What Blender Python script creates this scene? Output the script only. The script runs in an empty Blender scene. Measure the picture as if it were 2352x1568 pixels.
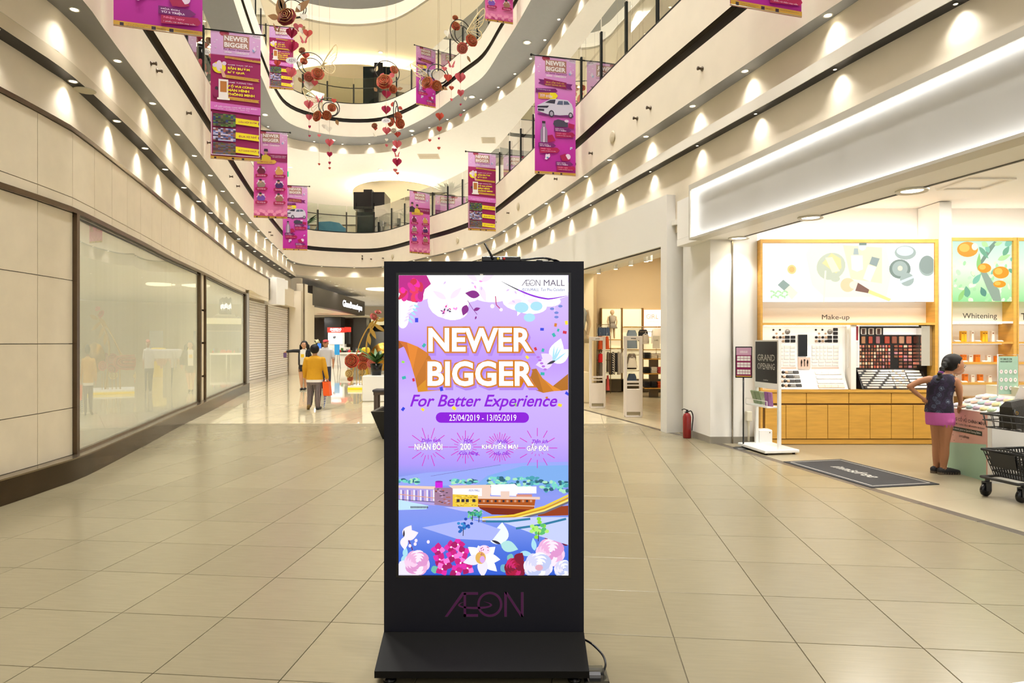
import bpy, bmesh, math, random
from mathutils import Vector, Matrix
R = random.Random(7)
scene = bpy.context.scene
COL = scene.collection
# ------------------------------------------------------------------ camera, world, exposure
FPX, CX, CY, EYE = 1490.0, 1176.0, 785.0, 1.5
cam_data = bpy.data.cameras.new('camera')
cam = bpy.data.objects.new('camera', cam_data)
COL.objects.link(cam)
cam_data.sensor_width = 36.0
cam_data.lens = 36.0 * FPX / 2352.0
cam_data.shift_y = (784.0 - CY) / 2352.0 * -1
cam_data.clip_start = 0.05
cam_data.clip_end = 200
cam.location = (0, 0, EYE)
cam.rotation_euler = (math.radians(90), 0, 0)
scene.camera = cam
world = bpy.data.worlds.new('open_end_fill')
scene.world = world
world.use_nodes = True
world.node_tree.nodes['Background'].inputs[0].default_value = (1.0, 0.97, 0.92, 1)
world.node_tree.nodes['Background'].inputs[1].default_value = 1.1  # uniform fill added, entering through the open mall end behind the camera
vs = scene.view_settings
vs.view_transform = 'Standard'
vs.look = 'None'
vs.exposure = 0.08
vs.gamma = 1.0
vs.use_curve_mapping = False
cy = scene.cycles
cy.max_bounces = 4
cy.adaptive_threshold = 0.3
cy.diffuse_bounces = 3
cy.glossy_bounces = 3
cy.transmission_bounces = 5
cy.transparent_max_bounces = 14
cy.sample_clamp_indirect = 6.0
cy.caustics_reflective = False
cy.caustics_refractive = False
cy.use_denoising = True
# ------------------------------------------------------------------ helpers
def lin(c):
 out = []
 for x in c[:3]:
  x = x / 255.0
  out.append(x / 12.92 if x <= 0.04045 else ((x + 0.055) / 1.055) ** 2.4)
 return (out[0], out[1], out[2], 1.0)
MATS = {}
def M(name, col=(200, 200, 200), rough=0.5, metal=0.0, spec=0.5, emit=0.0, noise=0.0, nscale=8.0, bump=0.0, bscale=60.0, coat=0.0, stretch=None, ecol=None, trans=0.0, alpha=1.0):
 if name in MATS:
  return MATS[name]
 m = bpy.data.materials.new(name)
 m.use_nodes = True
 nt = m.node_tree
 b = nt.nodes['Principled BSDF']
 c = lin(col)
 b.inputs['Base Color'].default_value = c
 b.inputs['Roughness'].default_value = rough
 b.inputs['Metallic'].default_value = metal
 b.inputs['Specular IOR Level'].default_value = spec
 b.inputs['Coat Weight'].default_value = coat
 b.inputs['Transmission Weight'].default_value = trans
 b.inputs['Alpha'].default_value = alpha
 if emit > 0:
  b.inputs['Emission Color'].default_value = lin(ecol) if ecol else c
  b.inputs['Emission Strength'].default_value = emit
  if not ecol:
   b.inputs['Base Color'].default_value = (c[0] * .05, c[1] * .05, c[2] * .05, 1)
 vec = None
 if noise or bump:
  tc = nt.nodes.new('ShaderNodeTexCoord')
  vec = tc.outputs['Object']
  if stretch:
   mp = nt.nodes.new('ShaderNodeMapping')
   mp.inputs['Scale'].default_value = stretch
   nt.links.new(vec, mp.inputs['Vector'])
   vec = mp.outputs['Vector']
 if noise:
  tx = nt.nodes.new('ShaderNodeTexNoise')
  tx.inputs['Scale'].default_value = nscale
  tx.inputs['Detail'].default_value = 4
  nt.links.new(vec, tx.inputs['Vector'])
  rp = nt.nodes.new('ShaderNodeValToRGB')
  e = rp.color_ramp.elements
  e[0].position, e[1].position = 0.3, 0.7
  e[0].color = (c[0] * (1 - noise), c[1] * (1 - noise), c[2] * (1 - noise), 1)
  e[1].color = (min(1, c[0] * (1 + noise)), min(1, c[1] * (1 + noise)), min(1, c[2] * (1 + noise)), 1)
  nt.links.new(tx.outputs['Fac'], rp.inputs['Fac'])
  nt.links.new(rp.outputs['Color'], b.inputs['Base Color'])
 if bump:
  t2 = nt.nodes.new('ShaderNodeTexNoise')
  t2.inputs['Scale'].default_value = bscale
  nt.links.new(vec, t2.inputs['Vector'])
  bp = nt.nodes.new('ShaderNodeBump')
  bp.inputs['Strength'].default_value = bump
  bp.inputs['Distance'].default_value = 0.01
  nt.links.new(t2.outputs['Fac'], bp.inputs['Height'])
  nt.links.new(bp.outputs['Normal'], b.inputs['Normal'])
 MATS[name] = m
 return m
def glass_mat(name, tint=(235, 245, 238), mixf=1.0, rough=0.0, ior=1.45):
 if name in MATS:
  return MATS[name]
 m = bpy.data.materials.new(name)
 m.use_nodes = True
 nt = m.node_tree
 nt.nodes.clear()
 out = nt.nodes.new('ShaderNodeOutputMaterial')
 tr = nt.nodes.new('ShaderNodeBsdfTransparent')
 tr.inputs[0].default_value = lin(tint)
 gl = nt.nodes.new('ShaderNodeBsdfGlossy')
 gl.inputs['Roughness'].default_value = rough
 fr = nt.nodes.new('ShaderNodeFresnel')
 fr.inputs['IOR'].default_value = ior
 mu = nt.nodes.new('ShaderNodeMath')
 mu.operation = 'MULTIPLY'
 mu.inputs[1].default_value = mixf
 mx = nt.nodes.new('ShaderNodeMixShader')
 nt.links.new(fr.outputs[0], mu.inputs[0])
 nt.links.new(mu.outputs[0], mx.inputs[0])
 nt.links.new(tr.outputs[0], mx.inputs[1])
 nt.links.new(gl.outputs[0], mx.inputs[2])
 nt.links.new(mx.outputs[0], out.inputs[0])
 MATS[name] = m
 return m
def rot2(x, y, a):
 c, s = math.cos(a), math.sin(a)
 return x * c - y * s, x * s + y * c
class MB:
 def __init__(s):
  s.v, s.f, s.m, s.s = [], [], [], []
 def add(s, vs_, fs, m=0, smooth=False):
  o = len(s.v)
  s.v += [tuple(p) for p in vs_]
  for f in fs:
   s.f.append([i + o for i in f]); s.m.append(m); s.s.append(smooth)
  return s
 def box(s, x0, x1, y0, y1, z0, z1, m=0):
  return s.add([(x0, y0, z0), (x1, y0, z0), (x1, y1, z0), (x0, y1, z0), (x0, y0, z1), (x1, y0, z1), (x1, y1, z1), (x0, y1, z1)],
                     [(3, 2, 1, 0), (4, 5, 6, 7), (0, 1, 5, 4), (1, 2, 6, 5), (2, 3, 7, 6), (3, 0, 4, 7)], m)
 def bbox(s, x0, x1, y0, y1, z0, z1, b=0.01, m=0):
  # box with chamfered vertical and horizontal edges
  vs_, fs = [], []
  for (z, ins) in ((z0, b), (z0 + b, 0), (z1 - b, 0), (z1, b)):
   k = ins
   vs_ += [(x0 + b + k, y0 + k, z), (x1 - b - k, y0 + k, z), (x1 - k, y0 + b + k, z), (x1 - k, y1 - b - k, z),
     (x1 - b - k, y1 - k, z), (x0 + b + k, y1 - k, z), (x0 + k, y1 - b - k, z), (x0 + k, y0 + b + k, z)]
  for l in range(3):
   for i in range(8):
    j = (i + 1) % 8
    fs.append((l * 8 + i, l * 8 + j, l * 8 + 8 + j, l * 8 + 8 + i))
  fs.append(tuple(range(7, -1, -1)))
  fs.append(tuple(range(24, 32)))
  return s.add(vs_, fs, m)
 def obox(s, c, size, rz=0.0, m=0, b=0.0, rx=0.0, ry=0.0):
  t = MB()
  hx, hy, hz = size[0] / 2, size[1] / 2, size[2] / 2
  if b > 0:
   t.bbox(-hx, hx, -hy, hy, -hz, hz, b)
  else:
   t.box(-hx, hx, -hy, hy, -hz, hz)
  mt = Matrix.Translation(c) @ Matrix.Rotation(rz, 4, 'Z') @ Matrix.Rotation(ry, 4, 'Y') @ Matrix.Rotation(rx, 4, 'X')
  return s.add([mt @ Vector(p) for p in t.v], t.f, m)
 def tube(s, pts, r, n=8, m=0, closed=False, smooth=True, caps=True):
  pts = [Vector(p) for p in pts]
  N = len(pts)
  rs = r if isinstance(r, (list, tuple)) else [r] * N
  tang = []
  for i in range(N):
   a = pts[(i - 1) % N] if (closed or i > 0) else pts[i]
   b = pts[(i + 1) % N] if (closed or i < N - 1) else pts[i]
   t = (b - a)
   tang.append(t.normalized() if t.length > 1e-9 else Vector((0, 0, 1)))
  up = Vector((0, 0, 1)) if abs(tang[0].z) < 0.95 else Vector((1, 0, 0))
  nrm = (up - tang[0] * up.dot(tang[0])).normalized()
  vs_ = []
  for i in range(N):
   nn = nrm - tang[i] * nrm.dot(tang[i])
   nrm = nn.normalized() if nn.length > 1e-6 else nrm
   bi = tang[i].cross(nrm)
   for k in range(n):
    a = 2 * math.pi * k / n
    vs_.append(pts[i] + (nrm * math.cos(a) + bi * math.sin(a)) * rs[i])
  fs = []
  for i in range(N if closed else N - 1):
   j = (i + 1) % N
   for k in range(n):
    l = (k + 1) % n
    fs.append((i * n + k, i * n + l, j * n + l, j * n + k))
  if caps and not closed:
   fs.append(tuple(range(n - 1, -1, -1)))
   fs.append(tuple((N - 1) * n + k for k in range(n)))
  return s.add(vs_, fs, m, smooth)
 def lathe(s, prof, n=16, c=(0, 0, 0), m=0, smooth=True, sx=1, sy=1):
  vs_, fs = [], []
  for (r, z) in prof:
   for k in range(n):
    a = 2 * math.pi * k / n
    vs_.append((c[0] + r * math.cos(a) * sx, c[1] + r * math.sin(a) * sy, c[2] + z))
  for i in range(len(prof) - 1):
   for k in range(n):
    l = (k + 1) % n
    fs.append((i * n + k, i * n + l, (i + 1) * n + l, (i + 1) * n + k))
  if prof[0][0] > 1e-6:
   fs.append(tuple(range(n - 1, -1, -1)))
  if prof[-1][0] > 1e-6:
   fs.append(tuple((len(prof) - 1) * n + k for k in range(n)))
  return s.add(vs_, fs, m, smooth)
 def ball(s, c, r, n=12, h=8, m=0, sz=(1, 1, 1)):
  vs_, fs = [], []
  for i in range(h + 1):
   t = math.pi * i / h
   for k in range(n):
    a = 2 * math.pi * k / n
    vs_.append((c[0] + r * sz[0] * math.sin(t) * math.cos(a), c[1] + r * sz[1] * math.sin(t) * math.sin(a), c[2] - r * sz[2] * math.cos(t)))
  for i in range(h):
   for k in range(n):
    l = (k + 1) % n
    fs.append((i * n + k, i * n + l, (i + 1) * n + l, (i + 1) * n + k))
  return s.add(vs_, fs, m, True)
 def ribbon(s, A, zA, B, zB, m=0, smooth=False, flip=False):
  n = min(len(A), len(B))
  vs_ = [(p[0], p[1], zA) for p in A[:n]] + [(p[0], p[1], zB) for p in B[:n]]
  fs = [((i, i + 1, n + i + 1, n + i) if not flip else (n + i, n + i + 1, i + 1, i)) for i in range(n - 1)]
  return s.add(vs_, fs, m, smooth)
 def poly(s, pts, m=0):
  return s.add(pts, [tuple(range(len(pts)))], m)
 def prism(s, pts, z0, z1, m=0):
  n = len(pts)
  vs_ = [(p[0], p[1], z0) for p in pts] + [(p[0], p[1], z1) for p in pts]
  fs = [tuple(range(n - 1, -1, -1)), tuple(range(n, 2 * n))]
  fs += [(i, (i + 1) % n, n + (i + 1) % n, n + i) for i in range(n)]
  return s.add(vs_, fs, m)
 def plate(s, pts, t, O, U, V, m=0):
  """outline pts (2d) in frame O,U,V extruded by t along U x V"""
  O, U, V = Vector(O), Vector(U), Vector(V)
  W = U.cross(V).normalized() * t
  n = len(pts)
  a = [O + U * p[0] + V * p[1] for p in pts]
  vs_ = a + [p + W for p in a]
  fs = [tuple(range(n - 1, -1, -1)), tuple(range(n, 2 * n))]
  fs += [(i, (i + 1) % n, n + (i + 1) % n, n + i) for i in range(n)]
  return s.add(vs_, fs, m)
 def xf(s, mt):
  s.v = [tuple(mt @ Vector(p)) for p in s.v]
  return s
 def merge(s, o, m=None):
  k = len(s.v)
  s.v += o.v
  s.f += [[i + k for i in f] for f in o.f]
  s.m += [(mm if m is None else m) for mm in o.m]
  s.s += o.s
  return s
 def mesh(s, name, mats):
  me = bpy.data.meshes.new(name)
  me.from_pydata([tuple(p) for p in s.v], [], s.f)
  mats = mats if isinstance(mats, (list, tuple)) else [mats]
  for m in mats:
   me.materials.append(m)
  me.polygons.foreach_set('material_index', s.m)
  me.polygons.foreach_set('use_smooth', s.s)
  me.update()
  return me
 def build(s, name, mats, parent=None, loc=None, rz=0.0):
  o = bpy.data.objects.new(name, s.mesh(name, mats))
  COL.objects.link(o)
  if loc:
   o.location = loc
  if rz:
   o.rotation_euler = (0, 0, rz)
  if parent:
   o.parent = parent
  return o
def tag(o, label, cat, group=None, kind=None):
 o['label'] = label
 if cat:
  o['category'] = cat
 if group:
  o['group'] = group
 if kind:
  o['kind'] = kind
 return o
def struct(o, label=None):
 o['kind'] = 'structure'
 if label:
  o['label'] = label
 return o
def empty(name, loc=(0, 0, 0), rz=0.0, parent=None):
 o = bpy.data.objects.new(name, None)
 COL.objects.link(o)
 o.location = loc
 o.rotation_euler = (0, 0, rz)
 o.empty_display_size = 0.1
 if parent:
  o.parent = parent
 return o
def thing(name, label, cat, loc=(0, 0, 0), rz=0.0, group=None):
 return tag(empty(name, loc, rz), label, cat, group)
def inst(name, me, parent=None, loc=(0, 0, 0), rot=(0, 0, 0), scale=None):
 o = bpy.data.objects.new(name, me)
 COL.objects.link(o)
 o.location = loc
 o.rotation_euler = rot
 if scale:
  o.scale = scale
 if parent:
  o.parent = parent
 return o
def at(px, py, Y):
 return Vector(((px - CX) / FPX * Y, Y, EYE - (py - CY) / FPX * Y))
def fl(px, py):
 Y = EYE * FPX / (py - CY)
 return ((px - CX) / FPX * Y, Y)
# ---- paths in plan
def catmull(P, per=8):
 out = []
 n = len(P)
 for i in range(n - 1):
  p0 = P[max(i - 1, 0)]; p1 = P[i]; p2 = P[i + 1]; p3 = P[min(i + 2, n - 1)]
  for k in range(per):
   t = k / per
   out.append(tuple(0.5 * ((2 * p1[d]) + (-p0[d] + p2[d]) * t + (2 * p0[d] - 5 * p1[d] + 4 * p2[d] - p3[d]) * t * t + (-p0[d] + 3 * p1[d] - 3 * p2[d] + p3[d]) * t ** 3) for d in range(len(p1))))
 out.append(tuple(P[-1]))
 return out
class Path:
 def __init__(s, P, smooth=True, n=200):
  pts = catmull(P) if smooth else [tuple(p) for p in P]
  s.raw = pts
  s.cum = [0.0]
  for a, b in zip(pts, pts[1:]):
   s.cum.append(s.cum[-1] + math.hypot(b[0] - a[0], b[1] - a[1]))
  s.len = s.cum[-1]
  s.pts = [s.p(s.len * i / (n - 1)) for i in range(n)]
 def p(s, d):
  d = min(max(d, 0), s.len)
  lo, hi = 0, len(s.cum) - 1
  while hi - lo > 1:
   mid = (lo + hi) // 2
   if s.cum[mid] <= d: lo = mid
   else: hi = mid
  a, b = s.raw[lo], s.raw[hi]
  t = (d - s.cum[lo]) / max(1e-9, s.cum[hi] - s.cum[lo])
  return (a[0] + (b[0] - a[0]) * t, a[1] + (b[1] - a[1]) * t)
 def t(s, d):
  a, b = s.p(d - 0.15), s.p(d + 0.15)
  l = math.hypot(b[0] - a[0], b[1] - a[1]) or 1
  return ((b[0] - a[0]) / l, (b[1] - a[1]) / l)
 def off(s, k):
  out = []
  n = len(s.pts)
  for i in range(n):
   a, b = s.pts[max(0, i - 1)], s.pts[min(n - 1, i + 1)]
   l = math.hypot(b[0] - a[0], b[1] - a[1]) or 1
   tx, ty = (b[0] - a[0]) / l, (b[1] - a[1]) / l
   out.append((s.pts[i][0] - ty * k, s.pts[i][1] + tx * k))
  return out
 def atY(s, Y, first=True):
  rng = range(len(s.raw) - 1) if first else range(len(s.raw) - 2, -1, -1)
  for i in rng:
   a, b = s.raw[i], s.raw[i + 1]
   if (a[1] - Y) * (b[1] - Y) <= 0 and a[1] != b[1]:
    return s.cum[i] + (s.cum[i + 1] - s.cum[i]) * (Y - a[1]) / (b[1] - a[1])
  return 0
# ---- text as flat mesh data
_TX = {}
def text_geo(body, bold=0.0, shear=0.0, res=2):
 key = (body, bold, shear, res)
 if key in _TX:
  return _TX[key]
 cu = bpy.data.curves.new('txt', 'FONT')
 cu.body = body
 cu.size = 1.0
 cu.offset = bold
 cu.shear = shear
 cu.resolution_u = res
 cu.fill_mode = 'FRONT'
 cu.dimensions = '2D'
 ob = bpy.data.objects.new('txt', cu)
 COL.objects.link(ob)
 dg = bpy.context.evaluated_depsgraph_get()
 ev = ob.evaluated_get(dg)
 me = ev.to_mesh()
 vs_ = [(v.co.x, v.co.y) for v in me.vertices]
 fs = [tuple(p.vertices) for p in me.polygons]
 ev.to_mesh_clear()
 bpy.data.objects.remove(ob)
 bpy.data.curves.remove(cu)
 if not vs_:
  vs_, fs = [(0, 0), (1, 0), (1, 1)], [(0, 1, 2)]
 x0 = min(v[0] for v in vs_); x1 = max(v[0] for v in vs_)
 y0 = min(v[1] for v in vs_); y1 = max(v[1] for v in vs_)
 _TX[key] = (vs_, fs, x0, x1, y0, y1)
 return _TX[key]
class Art:
 """flat print on a plane: 2-D coordinates in metres (or any unit) mapped by a function to 3-D, later layers lie above"""
 def __init__(s, fn, step=0.0006):
  s.fn, s.step, s.k = fn, step, 0
  s.b = MB(); s.mats = []
 def mi(s, mat):
  if mat not in s.mats:
   s.mats.append(mat)
  return s.mats.index(mat)
 def up(s):
  s.k += 1
 def poly(s, pts, mat, up=True):
  if up: s.k += 1
  s.b.add([s.fn(p[0], p[1], s.k * s.step) for p in pts], [tuple(range(len(pts)))], s.mi(mat))
 def rect(s, x0, y0, x1, y1, mat, up=True):
  s.poly([(x0, y0), (x1, y0), (x1, y1), (x0, y1)], mat, up)
 def grid(s, x0, y0, x1, y1, nx, ny, matfn):
  s.k += 1
  for i in range(nx):
   for j in range(ny):
    a, b = x0 + (x1 - x0) * i / nx, x0 + (x1 - x0) * (i + 1) / nx
    c, d = y0 + (y1 - y0) * j / ny, y0 + (y1 - y0) * (j + 1) / ny
    s.rect(a, c, b, d, matfn(i, j), up=False)
 def ell(s, x, y, rx, ry, mat, n=20, a=0.0, up=True):
  s.poly([(x + rot2(rx * math.cos(t), ry * math.sin(t), a)[0], y + rot2(rx * math.cos(t), ry * math.sin(t), a)[1]) for t in [2 * math.pi * i / n for i in range(n)]], mat, up)
 def petal(s, x, y, L, w, a, mat, up=True, n=8):
  pts = [(L * t, w * math.sin(math.pi * t ** 0.8)) for t in [i / n for i in range(n + 1)]]
  pts += [(L * t, -w * math.sin(math.pi * t ** 0.8)) for t in [i / n for i in range(n - 1, 0, -1)]]
  s.poly([(x + rot2(p[0], p[1], a)[0], y + rot2(p[0], p[1], a)[1]) for p in pts], mat, up)
 def line(s, pts, w, mat, up=True):
  if up: s.k += 1
  for a, b in zip(pts, pts[1:]):
   l = math.hypot(b[0] - a[0], b[1] - a[1]) or 1
   nx, ny = -(b[1] - a[1]) / l * w / 2, (b[0] - a[0]) / l * w / 2
   s.poly([(a[0] + nx, a[1] + ny), (a[0] - nx, a[1] - ny), (b[0] - nx, b[1] - ny), (b[0] + nx, b[1] + ny)], mat, False)
 def text(s, body, x0, y0, x1, y1, mat, bold=0.0, shear=0.0, res=2, up=True, ref=None):
  """fits the text in the box x0..x1, y0 (bottom) .. y1 (top)"""
  vs_, fs, a0, a1, b0, b1 = text_geo(body, bold, shear, res)
  if ref:
   _, _, a0, a1, b0, b1 = ref
  if up: s.k += 1
  kx, ky = (x1 - x0) / max(1e-6, a1 - a0), (y1 - y0) / max(1e-6, b1 - b0)
  s.b.add([s.fn(x0 + (v[0] - a0) * kx, y0 + (v[1] - b0) * ky, s.k * s.step) for v in vs_], fs, s.mi(mat))
 def build(s, name, parent=None, loc=None, rz=0.0):
  return s.b.build(name, s.mats, parent, loc, rz)
def plane_fn(O, U, V, W):
 O, U, V, W = Vector(O), Vector(U), Vector(V), Vector(W)
 return lambda x, y, d: O + U * x + V * y + W * d
# ------------------------------------------------------------------ materials of the building
SC = 1.06
def zU(z): return EYE + SC * (z - EYE)
def up(P): return [(x * SC, y * SC) for x, y in P]
CREAM = M('cream_plaster', (237, 227, 208), 0.6, noise=0.02, nscale=3)
STONE = M('cream_stone_panel', (233, 221, 197), 0.38, noise=0.03, nscale=5, bump=0.03, bscale=90)
STONE_J = M('stone_joint', (150, 138, 118), 0.8)
CEILW = M('ceiling_white', (244, 240, 232), 0.7, noise=0.01)
GREYS = M('grey_soffit', (124, 124, 124), 0.5, noise=0.02)
BLACKS = M('black_soffit', (22, 21, 20), 0.5, noise=0.05)
GROOVE = M('black_groove', (30, 28, 28), 0.5)
BRONZE = M('bronze_steel', (96, 80, 62), 0.25, 0.85, noise=0.12, nscale=3)
STEELT = M('steel_trim', (150, 138, 120), 0.25, 0.9)
PLINTH = M('dark_plinth_steel', (78, 66, 52), 0.18, 0.8, noise=0.2, nscale=4)
DARKM = M('dark_metal', (38, 40, 38), 0.35, 0.6)
GLASS = glass_mat('balustrade_glass', (240, 246, 236), 0.8)
LAMPM = M('lamp_lens', (255, 240, 205), emit=9.0)
TRIMW = M('lamp_trim_white', (235, 230, 220), 0.4)
WHITEP = M('white_paint', (240, 238, 232), 0.45)
FLOORL1 = M('gallery_floor', (232, 228, 218), 0.3, noise=0.02)
# ------------------------------------------------------------------ plan paths (metres)
P1out = Path(up([(-3.3, -16), (-3.3, 0), (-3.65, 3.5), (-4.27, 6.45), (-4.48, 7.21), (-4.93, 8.89), (-5.55, 11.38), (-6.8, 16.2), (-7.47, 18.9), (-8.22, 22.2), (-8.95, 25.6), (-9.25, 27.2), (-9.1, 28.4), (-8.38, 29.1), (-6.83, 29.55), (-5.6, 28.95), (-3.63, 26.25), (-2.08, 24), (-.89, 21.65), (0, 18.76), (1.26, 14.07), (1.79, 11.92), (2.43, 9.56), (3.07, 7.21), (3.29, 6.45), (3.9, 4.2), (4.4, 1.5), (4.6, 0), (4.6, -16)]), n=260)
P1in = Path(up([(-4.3, -16), (-4.3, 0), (-4.45, 3.5), (-4.6, 5.9), (-4.66, 6.77), (-4.9, 7.9), (-5.2, 9.15), (-5.7, 10.95), (-6.35, 13.5), (-6.98, 15.9), (-7.7, 19.2), (-8.4, 22.8), (-9.1, 26), (-9.5, 27.8), (-9.35, 28.95), (-8.4, 29.55), (-6.8, 29.95), (-5.45, 29.25), (-3.5, 26.45), (-1.95, 24.15), (-.75, 21.75), (.14, 18.83), (1.4, 14.1), (1.92, 12.1), (2.53, 10.07), (2.96, 8.43), (3.27, 7.24), (3.45, 6.45), (4.05, 4.3), (4.6, 1.5), (4.8, 0), (4.8, -16)]), n=260)
P2out = Path(up([(-3.8, -16), (-3.8, 0), (-4.2, 3.7), (-4.8, 6.5), (-6.05, 11.4), (-7.3, 16.2), (-7.9, 18.4), (-8.6, 21.2), (-9.4, 24.8), (-9.84, 27.1), (-9.9, 28.6), (-9.46, 29.6), (-8.5, 30.4), (-7.43, 30.7), (-6.2, 30.5), (-5.05, 29.6), (-3.56, 27.8), (-1.96, 25.2), (-1.05, 23.7), (-.38, 21.6), (.15, 19.85), (.54, 18.4), (1.05, 16.5), (1.75, 14.07), (2.3, 11.9), (2.95, 9.5), (3.6, 7.2), (4.3, 4.2), (5.0, 0), (5.0, -16)]), n=260)
P2in = Path(up([(-5.2, -16), (-5.2, 0), (-5.6, 4.0), (-6.2, 7.0), (-7.4, 11.5), (-8.6, 16), (-9.44, 19.6), (-10.7, 24.7), (-11.2, 28.0), (-11.1, 29.6), (-10.7, 30.7), (-10.2, 31.3), (-8.9, 31.9), (-7.3, 32), (-5.6, 31.4), (-3.8, 29.6), (-2.15, 27.6), (-.47, 24.9), (.74, 22.4), (1.35, 20.36), (1.86, 18.4), (3.1, 14.1), (3.7, 11.9), (4.4, 9.5), (5.1, 7.2), (5.8, 4.2), (6.4, 0), (6.4, -16)]), n=260)
WLp = [(-4.75, -16), (-4.75, 3), (-4.77, 5), (-4.79, 6.07), (-4.83, 6.69), (-4.90, 7.28), (-5.34, 8.98), (-5.52, 9.67), (-6.0, 11.4), (-6.7, 14.2), (-7.9, 18.8), (-9.1, 24.4), (-9.9, 29.1)]
WL = Path(WLp, n=200)
WL2 = Path(up(WLp), n=200)
F1L = Path(up([(-4.3, -16), (-4.3, 0), (-4.45, 3.5), (-4.6, 5.82), (-4.66, 6.77), (-4.9, 7.9), (-5.2, 9.15), (-5.7, 10.95), (-6.35, 13.5), (-6.98, 15.9), (-7.7, 19.2), (-8.4, 22.8), (-9.4, 28.2)]), n=200)
F1R = Path(up([(-2.4, 24.6), (-.9, 21.7), (.0, 18.83), (.31, 17.9), (1.3, 14.3), (2.22, 10.73), (2.62, 9.2), (3.1, 7.4), (3.36, 6.35), (3.95, 4.2), (4.5, 1.5), (4.7, 0), (4.7, -16)]), n=160)
WR = Path([p for p in F1R.off(0.18)][::4] + [F1R.off(0.18)[-1]], n=160)
zBS, zF1, zGS = zU(4.33), zU(4.47), zU(4.9)
zG0, zG1, zBB, zPT, zGT = zU(5.57), zU(5.74), zU(6.44), zU(7.40), zU(7.66)
DF = SC * 6.3                       # storey height of the upper floors
# ------------------------------------------------------------------ lamps of the building
def spot(loc, watts, size=80, blend=0.6, rad=0.05, col=(1.0, 0.93, 0.82), parent=None, rot=(0, 0, 0)):
 l = bpy.data.lights.new('lamp', 'SPOT')
 l.energy, l.spot_size, l.spot_blend, l.shadow_soft_size, l.color = watts, math.radians(size), blend, rad, col
 o = bpy.data.objects.new('lamp', l)
 COL.objects.link(o)
 o.location = loc
 o.rotation_euler = rot
 if parent: o.parent = parent
 return o
def area(loc, watts, sx, sy, col=(1, 0.95, 0.86), rot=(0, 0, 0), parent=None):
 l = bpy.data.lights.new('lamp', 'AREA')
 l.shape = 'RECTANGLE'
 l.energy, l.size, l.size_y, l.color = watts, sx, sy, col
 o = bpy.data.objects.new('lamp', l)
 COL.objects.link(o)
 o.location = loc
 o.rotation_euler = rot
 if parent: o.parent = parent
 return o
_dl = MB()
_dl.lathe([(0.040, -0.003), (0.05, -0.008), (0.055, 0.0)], 14, m=0)
_dl.lathe([(0.0, -0.004), (0.040, -0.003)], 14, m=1)
DL_ME = _dl.mesh('downlight', [TRIMW, LAMPM])
_dl = MB()
_dl.lathe([(0.10, -0.006), (0.14, -0.02), (0.15, 0.0)], 18, m=0)
_dl.lathe([(0.0, -0.008), (0.10, -0.006)], 18, m=1)
DLB_ME = _dl.mesh('large_downlight', [TRIMW, LAMPM])
def in_frame(x, y, z, mx=160, my=160):
 if y < 1: return False
 px, py = CX + x / y * FPX, CY - (z - EYE) / y * FPX
 return -mx < px < 2352 + mx and -my < py < 1568 + my
def downlight(x, y, z, label, group, watts=0, size=80, big=False, blend=0.6, col=(1.0, 0.94, 0.85), rad=0.07):
 o = inst('large_downlight' if big else 'downlight', DLB_ME if big else DL_ME, None, (x, y, z))
 tag(o, label, 'downlight', group)
 if watts:
  spot((0, 0, -0.03), watts, size, blend, rad, col, o)
 return o
W_WASH = 30
def wash_row(A, B, d0, d1, step, z, label, group, watts=W_WASH, k=0.62, size=118, fs=1.0):
 d = d0
 while d < d1:
  a = A.p(d)
  # nearest point of B
  b = min(B.pts, key=lambda q: (q[0] - a[0]) ** 2 + (q[1] - a[1]) ** 2)
  x, y = a[0] + (b[0] - a[0]) * k, a[1] + (b[1] - a[1]) * k
  if in_frame(x, y, z):
   o_ = downlight(x, y, z, label, group, watts, size, blend=1.0)
   o_.scale = (fs, fs, fs)
  d += step
# left upper soffit, right upper soffit, far end
dL = P1out.atY(6.64 * SC)
wash_row(P1out, P1in, dL - 1.45 * 3, P1out.len, 1.45, zGS, 'small round downlight in the narrow grey soffit under the first gallery fascia', 'downlights of the grey soffit', k=0.5)
dB = WL2.atY(6.67 * SC)
wash_row(F1L, WL2, dB - 1.3 * 2, F1L.len, 1.31, zBS, 'small round downlight in the black soffit strip above the stone wall', 'downlights of the black soffit', k=0.4)
dR = WR.atY(24)
wash_row(WR, F1R, 1.0, WR.atY(-3) if False else 31.0, 1.46, zBS, 'small round downlight hidden in the thin black slot above the shopfronts', 'downlights of the black slot', k=0.45, watts=W_WASH * .8, fs=.4)
d2 = P2in.atY(19.6 * SC)
wash_row(P2in, P2out, d2 - 1.5 * 5, P2in.len - 26, 1.5, zGS + DF, 'small round downlight along the edge of the wide grey soffit below the second gallery', 'downlights of the second gallery soffit', k=0.12, watts=W_WASH * 1.2)
d = d2 - 8
while d < P2in.len - 26:
 a_ = P2in.p(d); c_ = min(P2out.pts, key=lambda q: (q[0] - a_[0]) ** 2 + (q[1] - a_[1]) ** 2)
 x_, y_ = (a_[0] + c_[0]) / 2, (a_[1] + c_[1]) / 2
 if in_frame(x_, y_, zGS + DF): downlight(x_, y_, zGS + DF, 'larger round lamp in the middle of the wide grey soffit below the second gallery', 'larger lamps of the second gallery soffit', 0, 80, True)
 d += 5.6
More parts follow.
